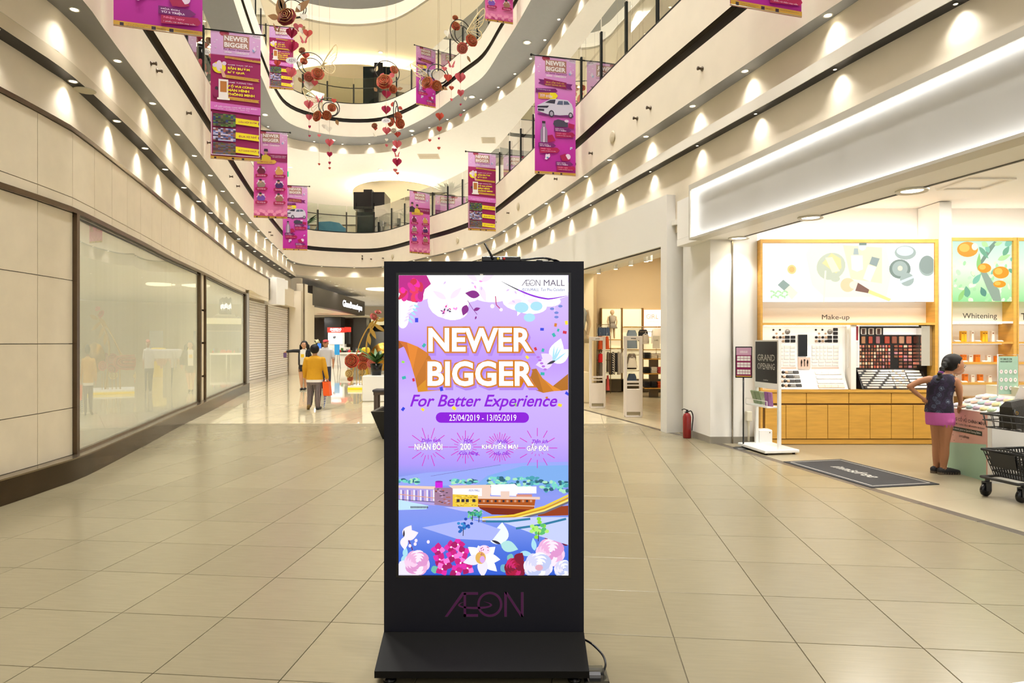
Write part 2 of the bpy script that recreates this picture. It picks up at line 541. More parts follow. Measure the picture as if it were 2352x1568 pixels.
# unseen roof lamps added above the frame to fill the atrium with light
for (x, y) in [(-1.0, -8), (1.5, -4), (-1.5, 0), (1.8, 2), (-3.0, 5), (0.5, 6.5), (-4.5, 10), (-.5, 11), (-5.6, 15), (-2.5, 16.5), (-6.5, 20), (-3.8, 21.5), (-8, 25), (-5.5, 27), (-9, 30)]:
 o = downlight(x, y, zU(18.1) - 0.01, 'large round downlight added unseen in the roof to fill the atrium with light', 'added roof downlights', 3000, 110, True, 0.7, (1, 0.97, 0.91), 0.3)
# ------------------------------------------------------------------ structure: galleries
def gallery(zo, Pout, nm, lab):
 b = MB()
 zs, g0, g1, bb = zGS + zo, zG0 + zo, zG1 + zo, zBB + zo
 o0, o1, o2 = Pout.pts, Pout.off(0.07), Pout.off(-0.03)
 b.ribbon(o0, g0, o0, zs, 0, True)
 b.ribbon(o1, g0, o0, g0, 1)
 b.ribbon(o1, g1, o1, g0, 1, True)
 b.ribbon(o2, g1, o1, g1, 2)
 b.ribbon(o2, bb, o2, g1, 0, True)
 b.ribbon(Pout.off(0.25), bb, o2, bb, 0)
 b.ribbon(Pout.off(0.25), bb - 0.4, Pout.off(0.25), bb, 0)
 return struct(b.build('wall_' + nm, [CREAM, GROOVE, STEELT]), lab)
gallery(0, P1out, 'gallery_fascia', 'cream curved fascia of the first gallery with a black groove')
gallery(DF, P2out, 'gallery_fascia', 'cream curved fascia of the second gallery with a black groove')
b = MB()
b.ribbon(P1out.pts, zGS, P1in.pts, zGS, 0)
struct(b.build('ceiling_soffit', GREYS), 'narrow grey soffit strip under the first gallery')
b = MB()
b.ribbon(P1in.pts, zGS, P1in.pts, zF1, 0, True)
struct(b.build('wall_washed_band', CREAM), 'cream wall band lit by downlights under the first gallery')
b = MB()
b.ribbon(P2out.pts, zGS + DF, P2in.pts, zGS + DF, 0)
struct(b.build('ceiling_soffit', GREYS), 'wide grey soffit under the second gallery')
b = MB()
b.ribbon(P2in.pts, zGS + DF, P2in.pts, zF1 + DF, 0, True)
struct(b.build('wall_washed_band', CREAM), 'cream wall band lit by downlights under the second gallery')
# ground ceiling and gallery floors
b = MB()
b.ribbon(P1in.pts, zF1, P1in.off(26), zF1, 0)
struct(b.build('ceiling_ground', CEILW), 'white ground floor ceiling behind the atrium edge')
b = MB()
b.ribbon(P1out.off(0.2), zU(6.15), P1out.off(26), zU(6.15), 0)
struct(b.build('floor_gallery', FLOORL1), 'floor of the first gallery')
b = MB()
b.ribbon(P2in.pts, zF1 + DF, P2in.off(26), zF1 + DF, 0)
struct(b.build('ceiling_gallery', CEILW), 'white ceiling of the first gallery')
b = MB()
b.ribbon(P2out.off(0.2), zU(6.15) + DF, P2out.off(26), zU(6.15) + DF, 0)
struct(b.build('floor_gallery', FLOORL1), 'floor of the second gallery')
# roof with the large oval cove
zC2, zRT = zU(17.07), zU(18.1)
b = MB()
b.ribbon(P2in.off(0.0), zC2, P2in.off(26), zC2, 0)
b.ribbon(P2in.off(0.0), zC2 + .12, P2in.off(0.0), zC2, 0, True)
struct(b.build('ceiling_top', M('ceiling_beige', (238, 228, 204), 0.7)), 'beige top ceiling around the oval cove')
b = MB()
b.ribbon(P2in.off(0.0), zC2 + .12, P2in.off(0.8), zC2 + .12, 0)
b.ribbon(P2in.off(0.8), zC2 + .5, P2in.off(0.8), zC2 + .12, 0, True)
b.ribbon(P2in.off(0.35), zC2 + .5, P2in.off(0.8), zC2 + .5, 0)
b.ribbon(P2in.off(0.35), zRT, P2in.off(0.35), zC2 + .5, 0, True)
struct(b.build('ceiling_cove', M('cove_glow', (255, 240, 206), emit=1.05)), 'glowing oval cove in the roof of the atrium')
b = MB()
b.poly([(p[0], p[1], zRT) for p in P2in.off(0.4)], 0)
struct(b.build('ceiling_roof', GREYS), 'grey roof panel inside the oval cove')
# outer walls of the galleries
WALL1 = Path([(-8.6, -16), (-8.6, 3), (-9.4, 8), (-10.8, 13), (-12.4, 19), (-14.2, 25), (-15.8, 31), (-17, 40), (-17, 52), (9, 52), (8, 38), (4.6, 27), (4.1, 20.5), (5.5, 14.5), (7.0, 8), (8.6, 2), (8.6, -16)], False, 240)
for zo, nm in ((0, 'first'), (DF, 'second')):
 b = MB()
 z0, z1 = zU(6.15) + zo, (zF1 + DF if zo == 0 else zC2)
 b.ribbon(WALL1.pts, z1, WALL1.pts, z0, 0)
 struct(b.build('wall_gallery_back', CREAM), 'cream back wall of the %s gallery' % nm)
 b = MB()
 zz = z1 - 0.55
 b.ribbon(WALL1.off(-0.75), zz, WALL1.off(-.02), zz, 0)
 b.ribbon(WALL1.off(-0.75), z1, WALL1.off(-0.75), zz, 1)
 struct(b.build('ceiling_gallery_soffit', [M('dark_grey_soffit', (92, 88, 80), 0.5), CEILW]), 'dark grey soffit strip along the shops of the %s gallery' % nm)
 d = 8
 while d < WALL1.len - 8:
  a = WALL1.p(d); t = WALL1.t(d)
  if in_frame(a[0], a[1], zz, 0, 0) and a[1] < (28 if zo == 0 else 20) and a[0] > 0:
   downlight(a[0] + t[1] * .3, a[1] - t[0] * .3, zz, 'small round downlight in the dark soffit along the shops of the %s gallery' % nm, 'downlights along the %s gallery shops' % nm, 40, 100)
  d += 1.6
# ceiling lights of the galleries (light the floors, which light the ceilings)
for zo, zc, Pp, lab in ((0, zF1 + DF, P2in, 'first'), (DF, zC2, P2in, 'second')):
 for Y, xs in ((7, (-9.0, 6.6)), (13, (-11, 5.2)), (19, (-12.4, 3.4)), (25, (-13.9, 2.6)), (30.5, (-14.4, 2.5))):
  for x in xs:
   downlight(x, Y, zc - .002, 'round downlight in the ceiling of the %s gallery walkway' % lab, 'ceiling lights of the %s gallery' % lab, 1500 if zo == 0 else 1000, 140, True, 0.5, (1, .95, .87), .12)
 for (x, Y) in [(-12.5, 36.5), (-7.5, 37), (-2, 36.5), (-10.5, 42), (-4, 42.5), (2.5, 40), (-7, 47.5), (0, 47.5)]:
  downlight(x, Y, zc - .002, 'round downlight in the ceiling at the far end of the %s gallery' % lab, 'ceiling lights at the far end of the %s gallery' % lab, 1450 if zo == 0 else 1200, 140, True, 0.5, (1, .94, .85), .12)
# ------------------------------------------------------------------ left shopfront: stone wall, plinth, trims
LZ = [0.235, 0.77, 1.48, 2.18, 2.95]
b = MB()
_lo = [p for p in WL.off(0.03) if p[1] < 19.8]
b.ribbon(_lo, 3.08, _lo, 0.0, 0, False)
b.ribbon(WL.off(0.03), 3.87, WL.off(0.03), 3.08, 0, False)
b.ribbon(WL.pts, 3.87, WL2.off(.02), 3.87, 0)
wl = struct(b.build('wall_left', STONE_J), 'long curved stone clad wall with shop windows')
b = MB()
b.ribbon(WL2.pts, zBS, WL2.pts, 3.86, 0, True)
struct(b.build('wall_washed_band', CREAM), 'cream wall band lit by downlights above the stone wall')
b = MB()
b.ribbon(F1L.pts, zBS, WL2.pts, zBS, 0)
struct(b.build('ceiling_black_soffit', BLACKS), 'black soffit strip above the stone wall')
b = MB()
b.ribbon(F1L.pts, zF1, F1L.pts, zBS, 0, True)
b.ribbon(F1L.off(0.0), zF1, P1in.off(.05)[:200], zF1, 0) if False else None
struct(b.build('trim_1', M('beige_lip', (214, 203, 180), 0.6)), 'beige lip edging the black soffit')
# trims: cap along the top of the wall and head trim over the windows
def strip(Pth, d0, d1, z0, z1, proud, mat, name, parent, n=40, th=0.03):
 b = MB()
 pts = [Pth.p(d0 + (d1 - d0) * i / n) for i in range(n + 1)]
 tt = [Pth.t(d0 + (d1 - d0) * i / n) for i in range(n + 1)]
 o = [(p[0] + t[1] * proud, p[1] - t[0] * proud) for p, t in zip(pts, tt)]
 i_ = [(p[0] - t[1] * th, p[1] + t[0] * th) for p, t in zip(pts, tt)]
 b.ribbon(o, z1, o, z0, 0, True)
 b.ribbon(i_, z1, o, z1, 0)
 b.ribbon(o, z0, i_, z0, 0)
 for k in (0, -1):
  b.poly([(i_[k][0], i_[k][1], z0), (o[k][0], o[k][1], z0), (o[k][0], o[k][1], z1), (i_[k][0], i_[k][1], z1)])
 return b.build(name, mat, parent)
d6 = WL.atY(2.0)
strip(WL, d6, WL.atY(24.3), 3.83, 3.875, 0.03, BRONZE, 'cap_trim', wl, 80)
strip(WL, d6, WL.atY(19.6), 2.93, 2.985, 0.04, BRONZE, 'head_trim', wl, 60)
pl = strip(WL, d6 - 6, WL.atY(19.7), 0.0, 0.235, 0.13, PLINTH, 'plinth', wl, 80, .02)
strip(WL, d6 - 6, WL.atY(19.7), 0.235, 0.25, 0.14, STEELT, 'plinth_edge', wl, 80, .02)
def stone_panel(Pth, d0, d1, z0, z1, parent, th=0.03, g=0.004):
 a, c = Pth.p(d0 + g), Pth.p(d1 - g)
 t = Pth.t((d0 + d1) / 2)
 n = (t[1], -t[0])
 z0, z1 = z0 + g, z1 - g
 vs_ = []
 for z in (z0, z1):
  vs_ += [(a[0] - n[0] * .02, a[1] - n[1] * .02, z), (c[0] - n[0] * .02, c[1] - n[1] * .02, z), (c[0] + n[0] * .006, c[1] + n[1] * .006, z), (a[0] + n[0] * .006, a[1] + n[1] * .006, z)]
 mb = MB()
 mb.add(vs_, [(0, 1, 2, 3), (7, 6, 5, 4), (3, 2, 6, 7), (0, 4, 5, 1), (1, 5, 6, 2), (0, 3, 7, 4)])
 return mb.build('stone_panel', STONE, parent)
d7 = WL.atY(7.2)
step = 0.62
k = -14
while True:
 d0 = d7 + k * step
 d1 = d0 + step
 if WL.p(d1)[1] > 24.4: break
 stone_panel(WL, d0, d1, 3.10, 3.83, wl)
 stone_panel(WL, d0, d1, 2.985, 3.10, wl)
 if d1 <= d7 + 0.01:
  for za, zb in zip(LZ, LZ[1:]):
   stone_panel(WL, d0, d1, za + (0.015 if za == .235 else 0), zb - (.02 if zb == 2.95 else 0), wl)
 k += 1
# windows in the left wall
CURT = M('white_curtain', (252, 252, 240), 0.8, noise=0.03, nscale=1.2, stretch=(6, 6, .05))
WGLASS = glass_mat('shop_glass', (251, 253, 249), .38)
def window(n, Ya, Yb, label, nseg):
 da, db = WL.atY(Ya), WL.atY(Yb)
 root = struct(empty('window_%d' % n), label)
 # opening is a shallow box in front of the wall core: curtain, pane, frame
 pts = [WL.p(da + (db - da) * i / 60) for i in range(61)]
 tt = [WL.t(da + (db - da) * i / 60) for i in range(61)]
 cur = [(p[0] + t[1] * (-.022 + .004 * math.sin(i * 1.3)), p[1] - t[0] * (-.022 + .004 * math.sin(i * 1.3))) for i, (p, t) in enumerate(zip(pts, tt))]
 mb = MB(); mb.ribbon(cur, 2.93, cur, 0.26, 0, True)
 mb.build('curtain', CURT, root)
 for s in range(nseg):
  a, c = int(60 * s / nseg), int(60 * (s + 1) / nseg)
  gp = [(p[0] + t[1] * .004, p[1] - t[0] * .004) for p, t in zip(pts[a:c + 1], tt[a:c + 1])]
  mb = MB(); mb.ribbon(gp, 2.90, gp, 0.27, 0, True)
  mb.build('pane', WGLASS, root)
 strip(WL, da, db, 0.25, 0.275, 0.02, STEELT, 'sill', root, 40)
 strip(WL, da, db, 2.885, 2.90, 0.015, DARKM, 'head_seal', root, 40, .01)
 strip(WL, da, da + .07, 0.25, 2.93, 0.05, BRONZE, 'jamb', root, 2)
 strip(WL, db - .10, db, 0.25, 2.93, 0.05, BRONZE, 'jamb', root, 2)
 return root
window(1, 7.2, 13.55, 'large curtained shop window in the stone wall, the nearer one', 3)
window(2, 13.95, 19.6, 'curtained shop window in the stone wall, the narrower far one', 2)
dA, dBq = WL.atY(13.55), WL.atY(13.95)
for za, zb in zip(LZ, LZ[1:]):
 stone_panel(WL, dA, dBq, za + .015, zb - .02, wl)
strip(WL, WL.atY(19.6), WL.atY(19.75), 0.0, 2.95, 0.05, STEELT, 'corner_post', wl, 2)
# roller shutters in the recess beyond
LINT = M('lintel_stone', (233, 221, 197), 0.4)
b = MB()
b.ribbon([(-7.95, 19.75), (-9.2, 24.4), (-10.0, 30.2)], 3.08, [(-9.3, 19.75), (-10.2, 24.4), (-10.7, 30.2)], 3.08, 0)
b.ribbon([(-10.3, 29.75), (-9.75, 30.0), (-9.75, 32)], 3.85, [(-10.3, 29.75), (-9.75, 30.0), (-9.75, 32)], 0, 0)
struct(b.build('wall_recess', LINT), 'cream recess around the roller shutters')
SHUT = M('shutter_white', (246, 240, 234), 0.35, spec=.6)
SHUTG = M('shutter_bright', (236, 228, 220), 0.3)
def shutter(x0, y0, x1, y1, label):
 root = thing('roller_shutter', label, 'roller shutter', (x0, y0, 0), math.atan2(y1 - y0, x1 - x0), 'roller shutters of the closed shop')
 L = math.hypot(x1 - x0, y1 - y0)
 me = MB()
 nz = 8
 prof = [(0, 0), (-.035, .012), (-.045, .04), (-.03, .075), (0, .09)]
 vs_ = []
 for (dy, dz) in prof:
  vs_ += [(0, dy, dz), (L - .1, dy, dz)]
 me.add(vs_, [(2 * i, 2 * i + 1, 2 * i + 3, 2 * i + 2) for i in range(len(prof) - 1)], 0, False)
 sm = me.mesh('slat', SHUT)
 z = .12
 while z < 2.98:
  inst('slat', sm, root, (.05, 0, z)); z += .094
 b_ = MB(); b_.box(0, L, -.05, .02, 0, .12); b_.build('bottom_bar', SHUTG, root)
 for xx in (0, L - .05):
  b_ = MB(); b_.box(xx, xx + .06, -.09, .02, 0, 3.08); b_.build('guide_rail', STEELT, root)
 b_ = MB(); b_.box(0, L, -.07, .04, 2.98, 3.08); b_.build('head_box', STEELT, root)
shutter(-9.15, 21.4, -9.75, 25.6, 'white slatted roller shutter next to the shop window')
shutter(-9.76, 25.66, -10.3, 29.7, 'white slatted roller shutter next to the cream pilaster')
b = MB(); b.ribbon([(-8.0, 19.75), (-9.1, 21.35)], 3.08, [(-8.0, 19.75), (-9.1, 21.35)], 0); struct(b.build('wall_return', LINT), 'wall return beside the shutters')
# lintel continues over the shutters
b = MB()
b.ribbon([(-9.1, 24.4), (-9.95, 29.6)], 3.87, [(-9.1, 24.4), (-9.95, 29.6)], 3.08)
struct(b.build('wall_lintel', LINT), 'cream lintel over the far roller shutter')
b = MB(); b.obox((-9.05, 24.75, 3.42), (.5, .62, 1.02), math.radians(-10), 0, .01); b.obox((-8.95, 25.1, 3.72), (.34, .5, .34), math.radians(-10), 0, .01)
struct(b.build('wall_duct_casing', WHITEP), 'white boxed casing on the lintel above the roller shutters')
b = MB(); b.obox((-9.82, 30.35, 2.1), (.34, .5, 4.2), math.radians(-6), 0, .01); b.obox((-9.62, 30.0, 2.1), (.06, .06, 4.2), 0, 1)
struct(b.build('pillar', [LINT, STEELT]), 'cream pilaster at the end of the shutters')
# ------------------------------------------------------------------ right upper band
b = MB()
b.ribbon(F1R.pts, zF1, F1R.pts, zBS, 0, True)
b.ribbon(F1R.pts, zBS, F1R.off(.012), zBS, 0)
b.ribbon(F1R.off(.22), zF1, F1R.pts, zF1, 0)
struct(b.build('trim_2', M('white_lip', (246, 242, 232), 0.5)), 'white lip edging the black slot above the shopfronts')
b = MB()
b.ribbon(F1R.off(.01), zBS + .012, WR.off(.02), zBS + .012, 0)
struct(b.build('ceiling_black_slot', BLACKS), 'thin black slot above the shopfronts')
b = MB()
b.ribbon(WR.pts, zBS + .02, WR.pts, 3.3, 0, True)
struct(b.build('wall_washed_band', CREAM), 'cream wall band lit by downlights above the shopfronts')
# ------------------------------------------------------------------ floor
def tile_mat(name, col, rough, vary=0.05, nz=0.035):
 m = bpy.data.materials.new(name); m.use_nodes = True
 nt = m.node_tree; bs = nt.nodes['Principled BSDF']
 bs.inputs['Roughness'].default_value = rough
 oi = nt.nodes.new('ShaderNodeObjectInfo')
 tc = nt.nodes.new('ShaderNodeTexCoord')
 mp = nt.nodes.new('ShaderNodeMapping'); mp.inputs['Scale'].default_value = (2.5, 26, 1)
 cmb = nt.nodes.new('ShaderNodeVectorMath'); cmb.operation = 'ADD'
 sc_ = nt.nodes.new('ShaderNodeVectorMath'); sc_.operation = 'SCALE'; sc_.inputs['Scale'].default_value = 37.0
 nt.links.new(tc.outputs['Object'], mp.inputs['Vector'])
 nt.links.new(oi.outputs['Location'], sc_.inputs[0])
 nt.links.new(mp.outputs['Vector'], cmb.inputs[0]); nt.links.new(sc_.outputs['Vector'], cmb.inputs[1])
 tx = nt.nodes.new('ShaderNodeTexNoise'); tx.inputs['Scale'].default_value = 2.2; tx.inputs['Detail'].default_value = 5
 nt.links.new(cmb.outputs['Vector'], tx.inputs['Vector'])
 c = lin(col)
 rp = nt.nodes.new('ShaderNodeValToRGB')
 rp.color_ramp.elements[0].position, rp.color_ramp.elements[1].position = .35, .65
 rp.color_ramp.elements[0].color = tuple(x * (1 - nz) for x in c[:3]) + (1,)
 rp.color_ramp.elements[1].color = tuple(min(1, x * (1 + nz)) for x in c[:3]) + (1,)
 nt.links.new(tx.outputs['Fac'], rp.inputs['Fac'])
 mr = nt.nodes.new('ShaderNodeMapRange'); mr.inputs['To Min'].default_value = 1 - vary; mr.inputs['To Max'].default_value = 1 + vary
 nt.links.new(oi.outputs['Random'], mr.inputs['Value'])
 mul = nt.nodes.new('ShaderNodeVectorMath'); mul.operation = 'SCALE'
 nt.links.new(rp.outputs['Color'], mul.inputs[0]); nt.links.new(mr.outputs['Result'], mul.inputs['Scale'])
 nt.links.new(mul.outputs['Vector'], bs.inputs['Base Color'])
 MATS[name] = m
 return m
def grid_mat(name, col, joint, rough, size, ang, ox, oy, mortar=.006):
 m = bpy.data.materials.new(name); m.use_nodes = True
 nt = m.node_tree; bs = nt.nodes['Principled BSDF']
 bs.inputs['Roughness'].default_value = rough
 tc = nt.nodes.new('ShaderNodeTexCoord')
 mp = nt.nodes.new('ShaderNodeMapping')
 mp.vector_type = 'TEXTURE'
 mp.inputs['Location'].default_value = (ox, oy, 0); mp.inputs['Rotation'].default_value = (0, 0, ang)
 br = nt.nodes.new('ShaderNodeTexBrick')
 br.offset = 0.0
 br.inputs['Scale'].default_value = 1.0
 br.inputs['Brick Width'].default_value = size; br.inputs['Row Height'].default_value = size
 br.inputs['Mortar Size'].default_value = mortar; br.inputs['Mortar Smooth'].default_value = .1
 c = lin(col)
 br.inputs['Color1'].default_value = tuple(x * .97 for x in c[:3]) + (1,)
 br.inputs['Color2'].default_value = tuple(min(1, x * 1.03) for x in c[:3]) + (1,)
 br.inputs['Mortar'].default_value = lin(joint)
 nt.links.new(tc.outputs['Object'], mp.inputs['Vector']); nt.links.new(mp.outputs['Vector'], br.inputs['Vector'])
 nt.links.new(br.outputs['Color'], bs.inputs['Base Color'])
 MATS[name] = m
 return m
TA = math.atan(149.0 / FPX)
TU = (math.sin(TA), math.cos(TA)); TV = (math.cos(TA), -math.sin(TA))
TO = fl(1903.7, 1296.3)
TS = 0.6
TILE = tile_mat('beige_floor_tile', (134, 125, 100), 0.24)
GROUT = M('floor_grout', (106, 98, 78), 0.7)
b = MB()
b.box(-5.4, 6.5, -16, 11.92, -.1, -.006)
floor = struct(b.build('floor', GROUT), 'beige tiled mall floor')
tm = MB()
h = TS / 2 - .0022
tm.add([(-h, -h, -.008), (h, -h, -.008), (h, h, -.008), (-h, h, -.008), (-h, -h, -.0012), (h, -h, -.0012), (h, h, -.0012), (-h, h, -.0012),
  (-h + .0015, -h + .0015, 0), (h - .0015, -h + .0015, 0), (h - .0015, h - .0015, 0), (-h + .0015, h - .0015, 0)],
       [(0, 1, 5, 4), (1, 2, 6, 5), (2, 3, 7, 6), (3, 0, 4, 7), (4, 5, 9, 8), (5, 6, 10, 9), (6, 7, 11, 10), (7, 4, 8, 11), (8, 9, 10, 11)])
TILE_ME = tm.mesh('floor_tile', TILE)
def right_edge(Y):
 # storefront line on the right
 pts = [(-16, 8.5), (2.85, 4.5), (5.08, 4.01), (10.64, 2.85), (10.76, 2.6), (14.3, 1.6), (20, 0)]
 for (a, xa), (c, xc) in zip(pts, pts[1:]):
  if a <= Y <= c:
   return xa + (xc - xa) * (Y - a) / (c - a)
 return 0
cells = []
for i in range(-34, 26):
 for j in range(-18, 18):
  cx = TO[0] + TU[0] * (i + .5) * TS + TV[0] * (j + .5) * TS
  cy_ = TO[1] + TU[1] * (i + .5) * TS + TV[1] * (j + .5) * TS
  if cy_ > 11.92 - .32 or cy_ < -15.5: continue
  if cx < -5.2 and cy_ < 8 or cx < -6.4: continue
  if cx > right_edge(cy_) + .32: continue
  vis = cy_ > 2.2 and abs(cx) < .80 * cy_ + .55
  cells.append((not vis, cx * cx + cy_ * cy_, cx, cy_))
cells.sort()
# clip tiles to the border strip on the right and the polished floor line beyond
stuff = MB()
def clip_poly(poly, a, b_, c):
 out = []
 for p, q in zip(poly, poly[1:] + poly[:1]):
  dp, dq = a * p[0] + b_ * p[1] - c, a * q[0] + b_ * q[1] - c
  if dp <= 0: out.append(p)
  if dp * dq < 0:
   t = dp / (dp - dq); out.append((p[0] + (q[0] - p[0]) * t, p[1] + (q[1] - p[1]) * t))
 return out
SA = math.atan2(10.64 - 5.08, 2.85 - 4.01)
for k, (nv, d_, cx, cy_) in enumerate(cells):
 corners = [(cx + TV[0] * sx * h + TU[0] * sy * h, cy_ + TV[1] * sx * h + TU[1] * sy * h) for sx, sy in ((-1, -1), (1, -1), (1, 1), (-1, 1))]
 edge = any(p[0] > right_edge(p[1]) - .05 for p in corners)
 if k < 300 and not nv and not edge:
  inst('floor_tile', TILE_ME, floor, (cx, cy_, 0), (0, 0, -TA))
 else:
  pl_ = corners
  if edge:
   a, c = (4.01 - .05, 5.08), (2.85 - .05, 10.64)
   if cy_ > 10.7: a, c = (2.6 - .05, 10.76), (1.6 - .05, 14.3)
   nx, ny = (c[1] - a[1]), -(c[0] - a[0])
   pl_ = clip_poly(corners, nx, ny, nx * a[0] + ny * a[1])
  if len(pl_) >= 3:
   if k < 300 and not nv:
    m_ = MB(); m_.prism([(p[0] - cx, p[1] - cy_) for p in pl_], -.008, 0)
    m_.build('floor_tile', TILE, floor, (cx, cy_, 0))
   else:
    stuff.prism(pl_, -.008, 0)
# row of cut tiles up to the polished floor
so = stuff.build('floor_tile_field', TILE, floor); so['kind'] = 'stuff'
b = MB(); b.box(-7.2, 3.2, 11.3, 11.92, -.008, -.0008)
b.build('floor_cut_row', grid_mat('cut_tile', (134, 125, 100), (140, 128, 100), .3, TS, -TA, TO[0], TO[1], .004), floor)
# dark border tiles of the shopfront line
DTILE = M('dark_border_tile', (86, 78, 68), 0.35, noise=.08)
def border(a, c, seg, w=.10):
 L = math.hypot(c[0] - a[0], c[1] - a[1]); ang = math.atan2(c[1] - a[1], c[0] - a[0])
 n = int(L / seg)
 mb = MB(); mb.bbox(0, seg - .008, -w / 2, w / 2, -.01, .0012, .001)
 me = mb.mesh('border_tile', DTILE)
 for i in range(n):
  t = i * seg / L
  inst('border_tile', me, floor, (a[0] + (c[0] - a[0]) * t, a[1] + (c[1] - a[1]) * t, 0), (0, 0, ang))
border((4.55, 2.5), (2.80, 10.70), .6)
border((2.72, 10.4), (1.55, 14.5), .6, .08)
border((1.55, 14.5), (0.3, 18.6), .6, .08)
b = MB(); b.prism([(2.02, 2.81), (2.4, 2.9), (3.0, 2.2), (2.0, 2.0)], -.006, .001); b.build('white_floor_inlay', M('white_tile', (226, 224, 216), .2), floor)
# polished floor beyond
POL = grid_mat('polished_tile', (206, 194, 162), (150, 138, 110), 0.035, TS, -TA, TO[0], TO[1], .005)
b = MB(); b.prism([(-13, 11.92), (6, 11.92), (12, 58), (-26, 58)], -.1, 0.0)
struct(b.build('floor_polished', POL), 'polished glossy floor beyond the seam')
# ------------------------------------------------------------------ glass balustrades
def find_px(Pth, px, left):
 best, bd = 0, 1e9
 half = Pth.len * .5
 i = 0.0
 while i < Pth.len:
  p = Pth.p(i)
  if p[1] > 3:
   q = CX + p[0] / p[1] * FPX
   # the far end splits the path in a left and a right run
   isl = i < SPLIT[Pth]
   if isl == left and abs(q - px) < bd:
    best, bd = i, abs(q - px)
  i += .05
 return best
SPLIT = {}
for P_ in (P1out, P2out):
 k_ = max(range(len(P_.raw)), key=lambda i: P_.raw[i][1])
 SPLIT[P_] = P_.cum[k_]
HAND = M('dark_handrail', (44, 42, 38), 0.3, 0.5)
def balustrade(Pth, zo, anchors, label):
 root = thing('glass_balustrade', label, 'balustrade')
 zb, zp, zg = zBB + zo, zPT + zo, zGT + zo
 d0, d1 = Pth.atY(4.0), Pth.atY(4.0, False)
 A = sorted(set([d0] + [a for a in anchors if d0 < a < d1] + [d1]))
 ds = []
 for a, c in zip(A, A[1:]):
  n = max(1, round((c - a) / 1.27))
  ds += [a + (c - a) * i / n for i in range(n)]
 ds.append(d1)
 pm = MB()
 pm.box(-.032, -.008, -.05, .05, -.30, zp - zb); pm.box(.008, .032, -.05, .05, -.30, zp - zb); pm.box(-.008, .008, -.035, .035, -.30, zp - zb - .02, 1)
 pme = pm.mesh('post', [DARKM, STEELT])
 bk = MB(); bk.tube([(0, 0, 0), (0, .06, 0), (0, .09, .05)], .008, 6)
 for d in ds:
  p, t = Pth.p(d), Pth.t(d)
  o = inst('post', pme, root, (p[0] - t[1] * .05, p[1] + t[0] * .05, zb), (0, 0, math.atan2(t[1], t[0])))
 for a, c in zip(ds, ds[1:]):
  n = 3
  pts = []
  for i in range(n + 1):
   d = a + .02 + (c - a - .04) * i / n
   p, t = Pth.p(d), Pth.t(d)
   pts.append((p[0] - t[1] * .02, p[1] + t[0] * .02))
  m_ = MB(); m_.ribbon(pts, zg, pts, zb + .03, 0, True)
  pts2 = [(p[0] - .0, p[1] + .012) for p in pts]
  m_.ribbon(pts, zg, pts2, zg, 1)
  m_.build('glass_pane', [GLASS, M('glass_edge', (150, 165, 150), 0.2)], root)
 m_ = MB()
 n = int((d1 - d0) / .4)
 L = []
 for i in range(n + 1):
  d = d0 + (d1 - d0) * i / n
  p, t = Pth.p(d), Pth.t(d)
  L.append((p[0] - t[1] * .16, p[1] + t[0] * .16, zp - .16))
 m_.tube(L, .022, 8); m_.build('handrail', HAND, root)
 m_ = MB()
 o, i_ = Pth.off(-0.015), Pth.off(.09)
 m_.ribbon(o, zb + .05, o, zb, 0); m_.ribbon(i_, zb + .05, o, zb + .05, 0)
 m_.build('base_channel', DARKM, root)
 return root
BN1 = [(235, True, 'car'), (470, True, 'game'), (574, True, 'people'), (643, True, 'car2'), (992, False, 'people2'), (1146, False, 'game2'), (1333, False, 'car3'), (1857, False, 'car4')]
BN2 = [(533, True, 'car5'), (612, True, 'game3'), (1006, False, 'car6'), (1186, False, 'people3')]
A1 = [find_px(P1out, px, l) for px, l, _ in BN1]
A2 = [find_px(P2out, px, l) for px, l, _ in BN2]
balustrade(P1out, 0, A1, 'glass balustrade with dark posts along the first gallery')
balustrade(P2out, DF, A2, 'glass balustrade with dark posts along the second gallery')
# ------------------------------------------------------------------ logo outline used on the kiosk, banners and signs
def aeon(art, x0, y0, x1, y1, mat, thick=1.0):
 art.up()
 X = lambda x: x0 + (x - 712) / 708.0 * (x1 - x0)
 Y = lambda y: y1 - (y - 230) / 224.0 * (y1 - y0)
 def pg(pts): art.poly([(X(a), Y(c)) for a, c in pts], mat, False)
 pg([(712, 453), (738, 453), (884, 256), (868, 233)])
 pg([(868, 233), (884, 256), (1012, 256), (1012, 233)])
 pg([(882, 240), (904, 240), (904, 453), (882, 453)])
 pg([(882, 430), (1012, 430), (1012, 453), (882, 453)])
 n = 28
 for i in range(n):
  a, c = 2 * math.pi * i / n, 2 * math.pi * (i + 1) / n
  pg([(1117 + 113 * math.cos(a), 342 + 113 * math.sin(a)), (1117 + 113 * math.cos(c), 342 + 113 * math.sin(c)), (1117 + 92 * math.cos(c), 342 + 92 * math.sin(c)), (1117 + 92 * math.cos(a), 342 + 92 * math.sin(a))])
 for i in range(n):
  a, c = math.radians(-60 + 290 * i / n), math.radians(-60 + 290 * (i + 1) / n)
  w1, w2 = 26 * math.sin(math.pi * i / n) ** .7 + 1, 26 * math.sin(math.pi * (i + 1) / n) ** .7 + 1
  pg([(985 + 153 * math.cos(a), 348 + 37 * math.sin(a)), (985 + 153 * math.cos(c), 348 + 37 * math.sin(c)), (985 + (153 - w2) * math.cos(c), 348 + (37 - w2 * .75) * math.sin(c)), (985 + (153 - w1) * math.cos(a), 348 + (37 - w1 * .75) * math.sin(a))])
 pg([(1247, 233), (1270, 233), (1270, 453), (1247, 453)])
 pg([(1250, 233), (1275, 233), (1420, 453), (1393, 453)])
 pg([(1397, 233), (1420, 233), (1420, 453), (1397, 453)])
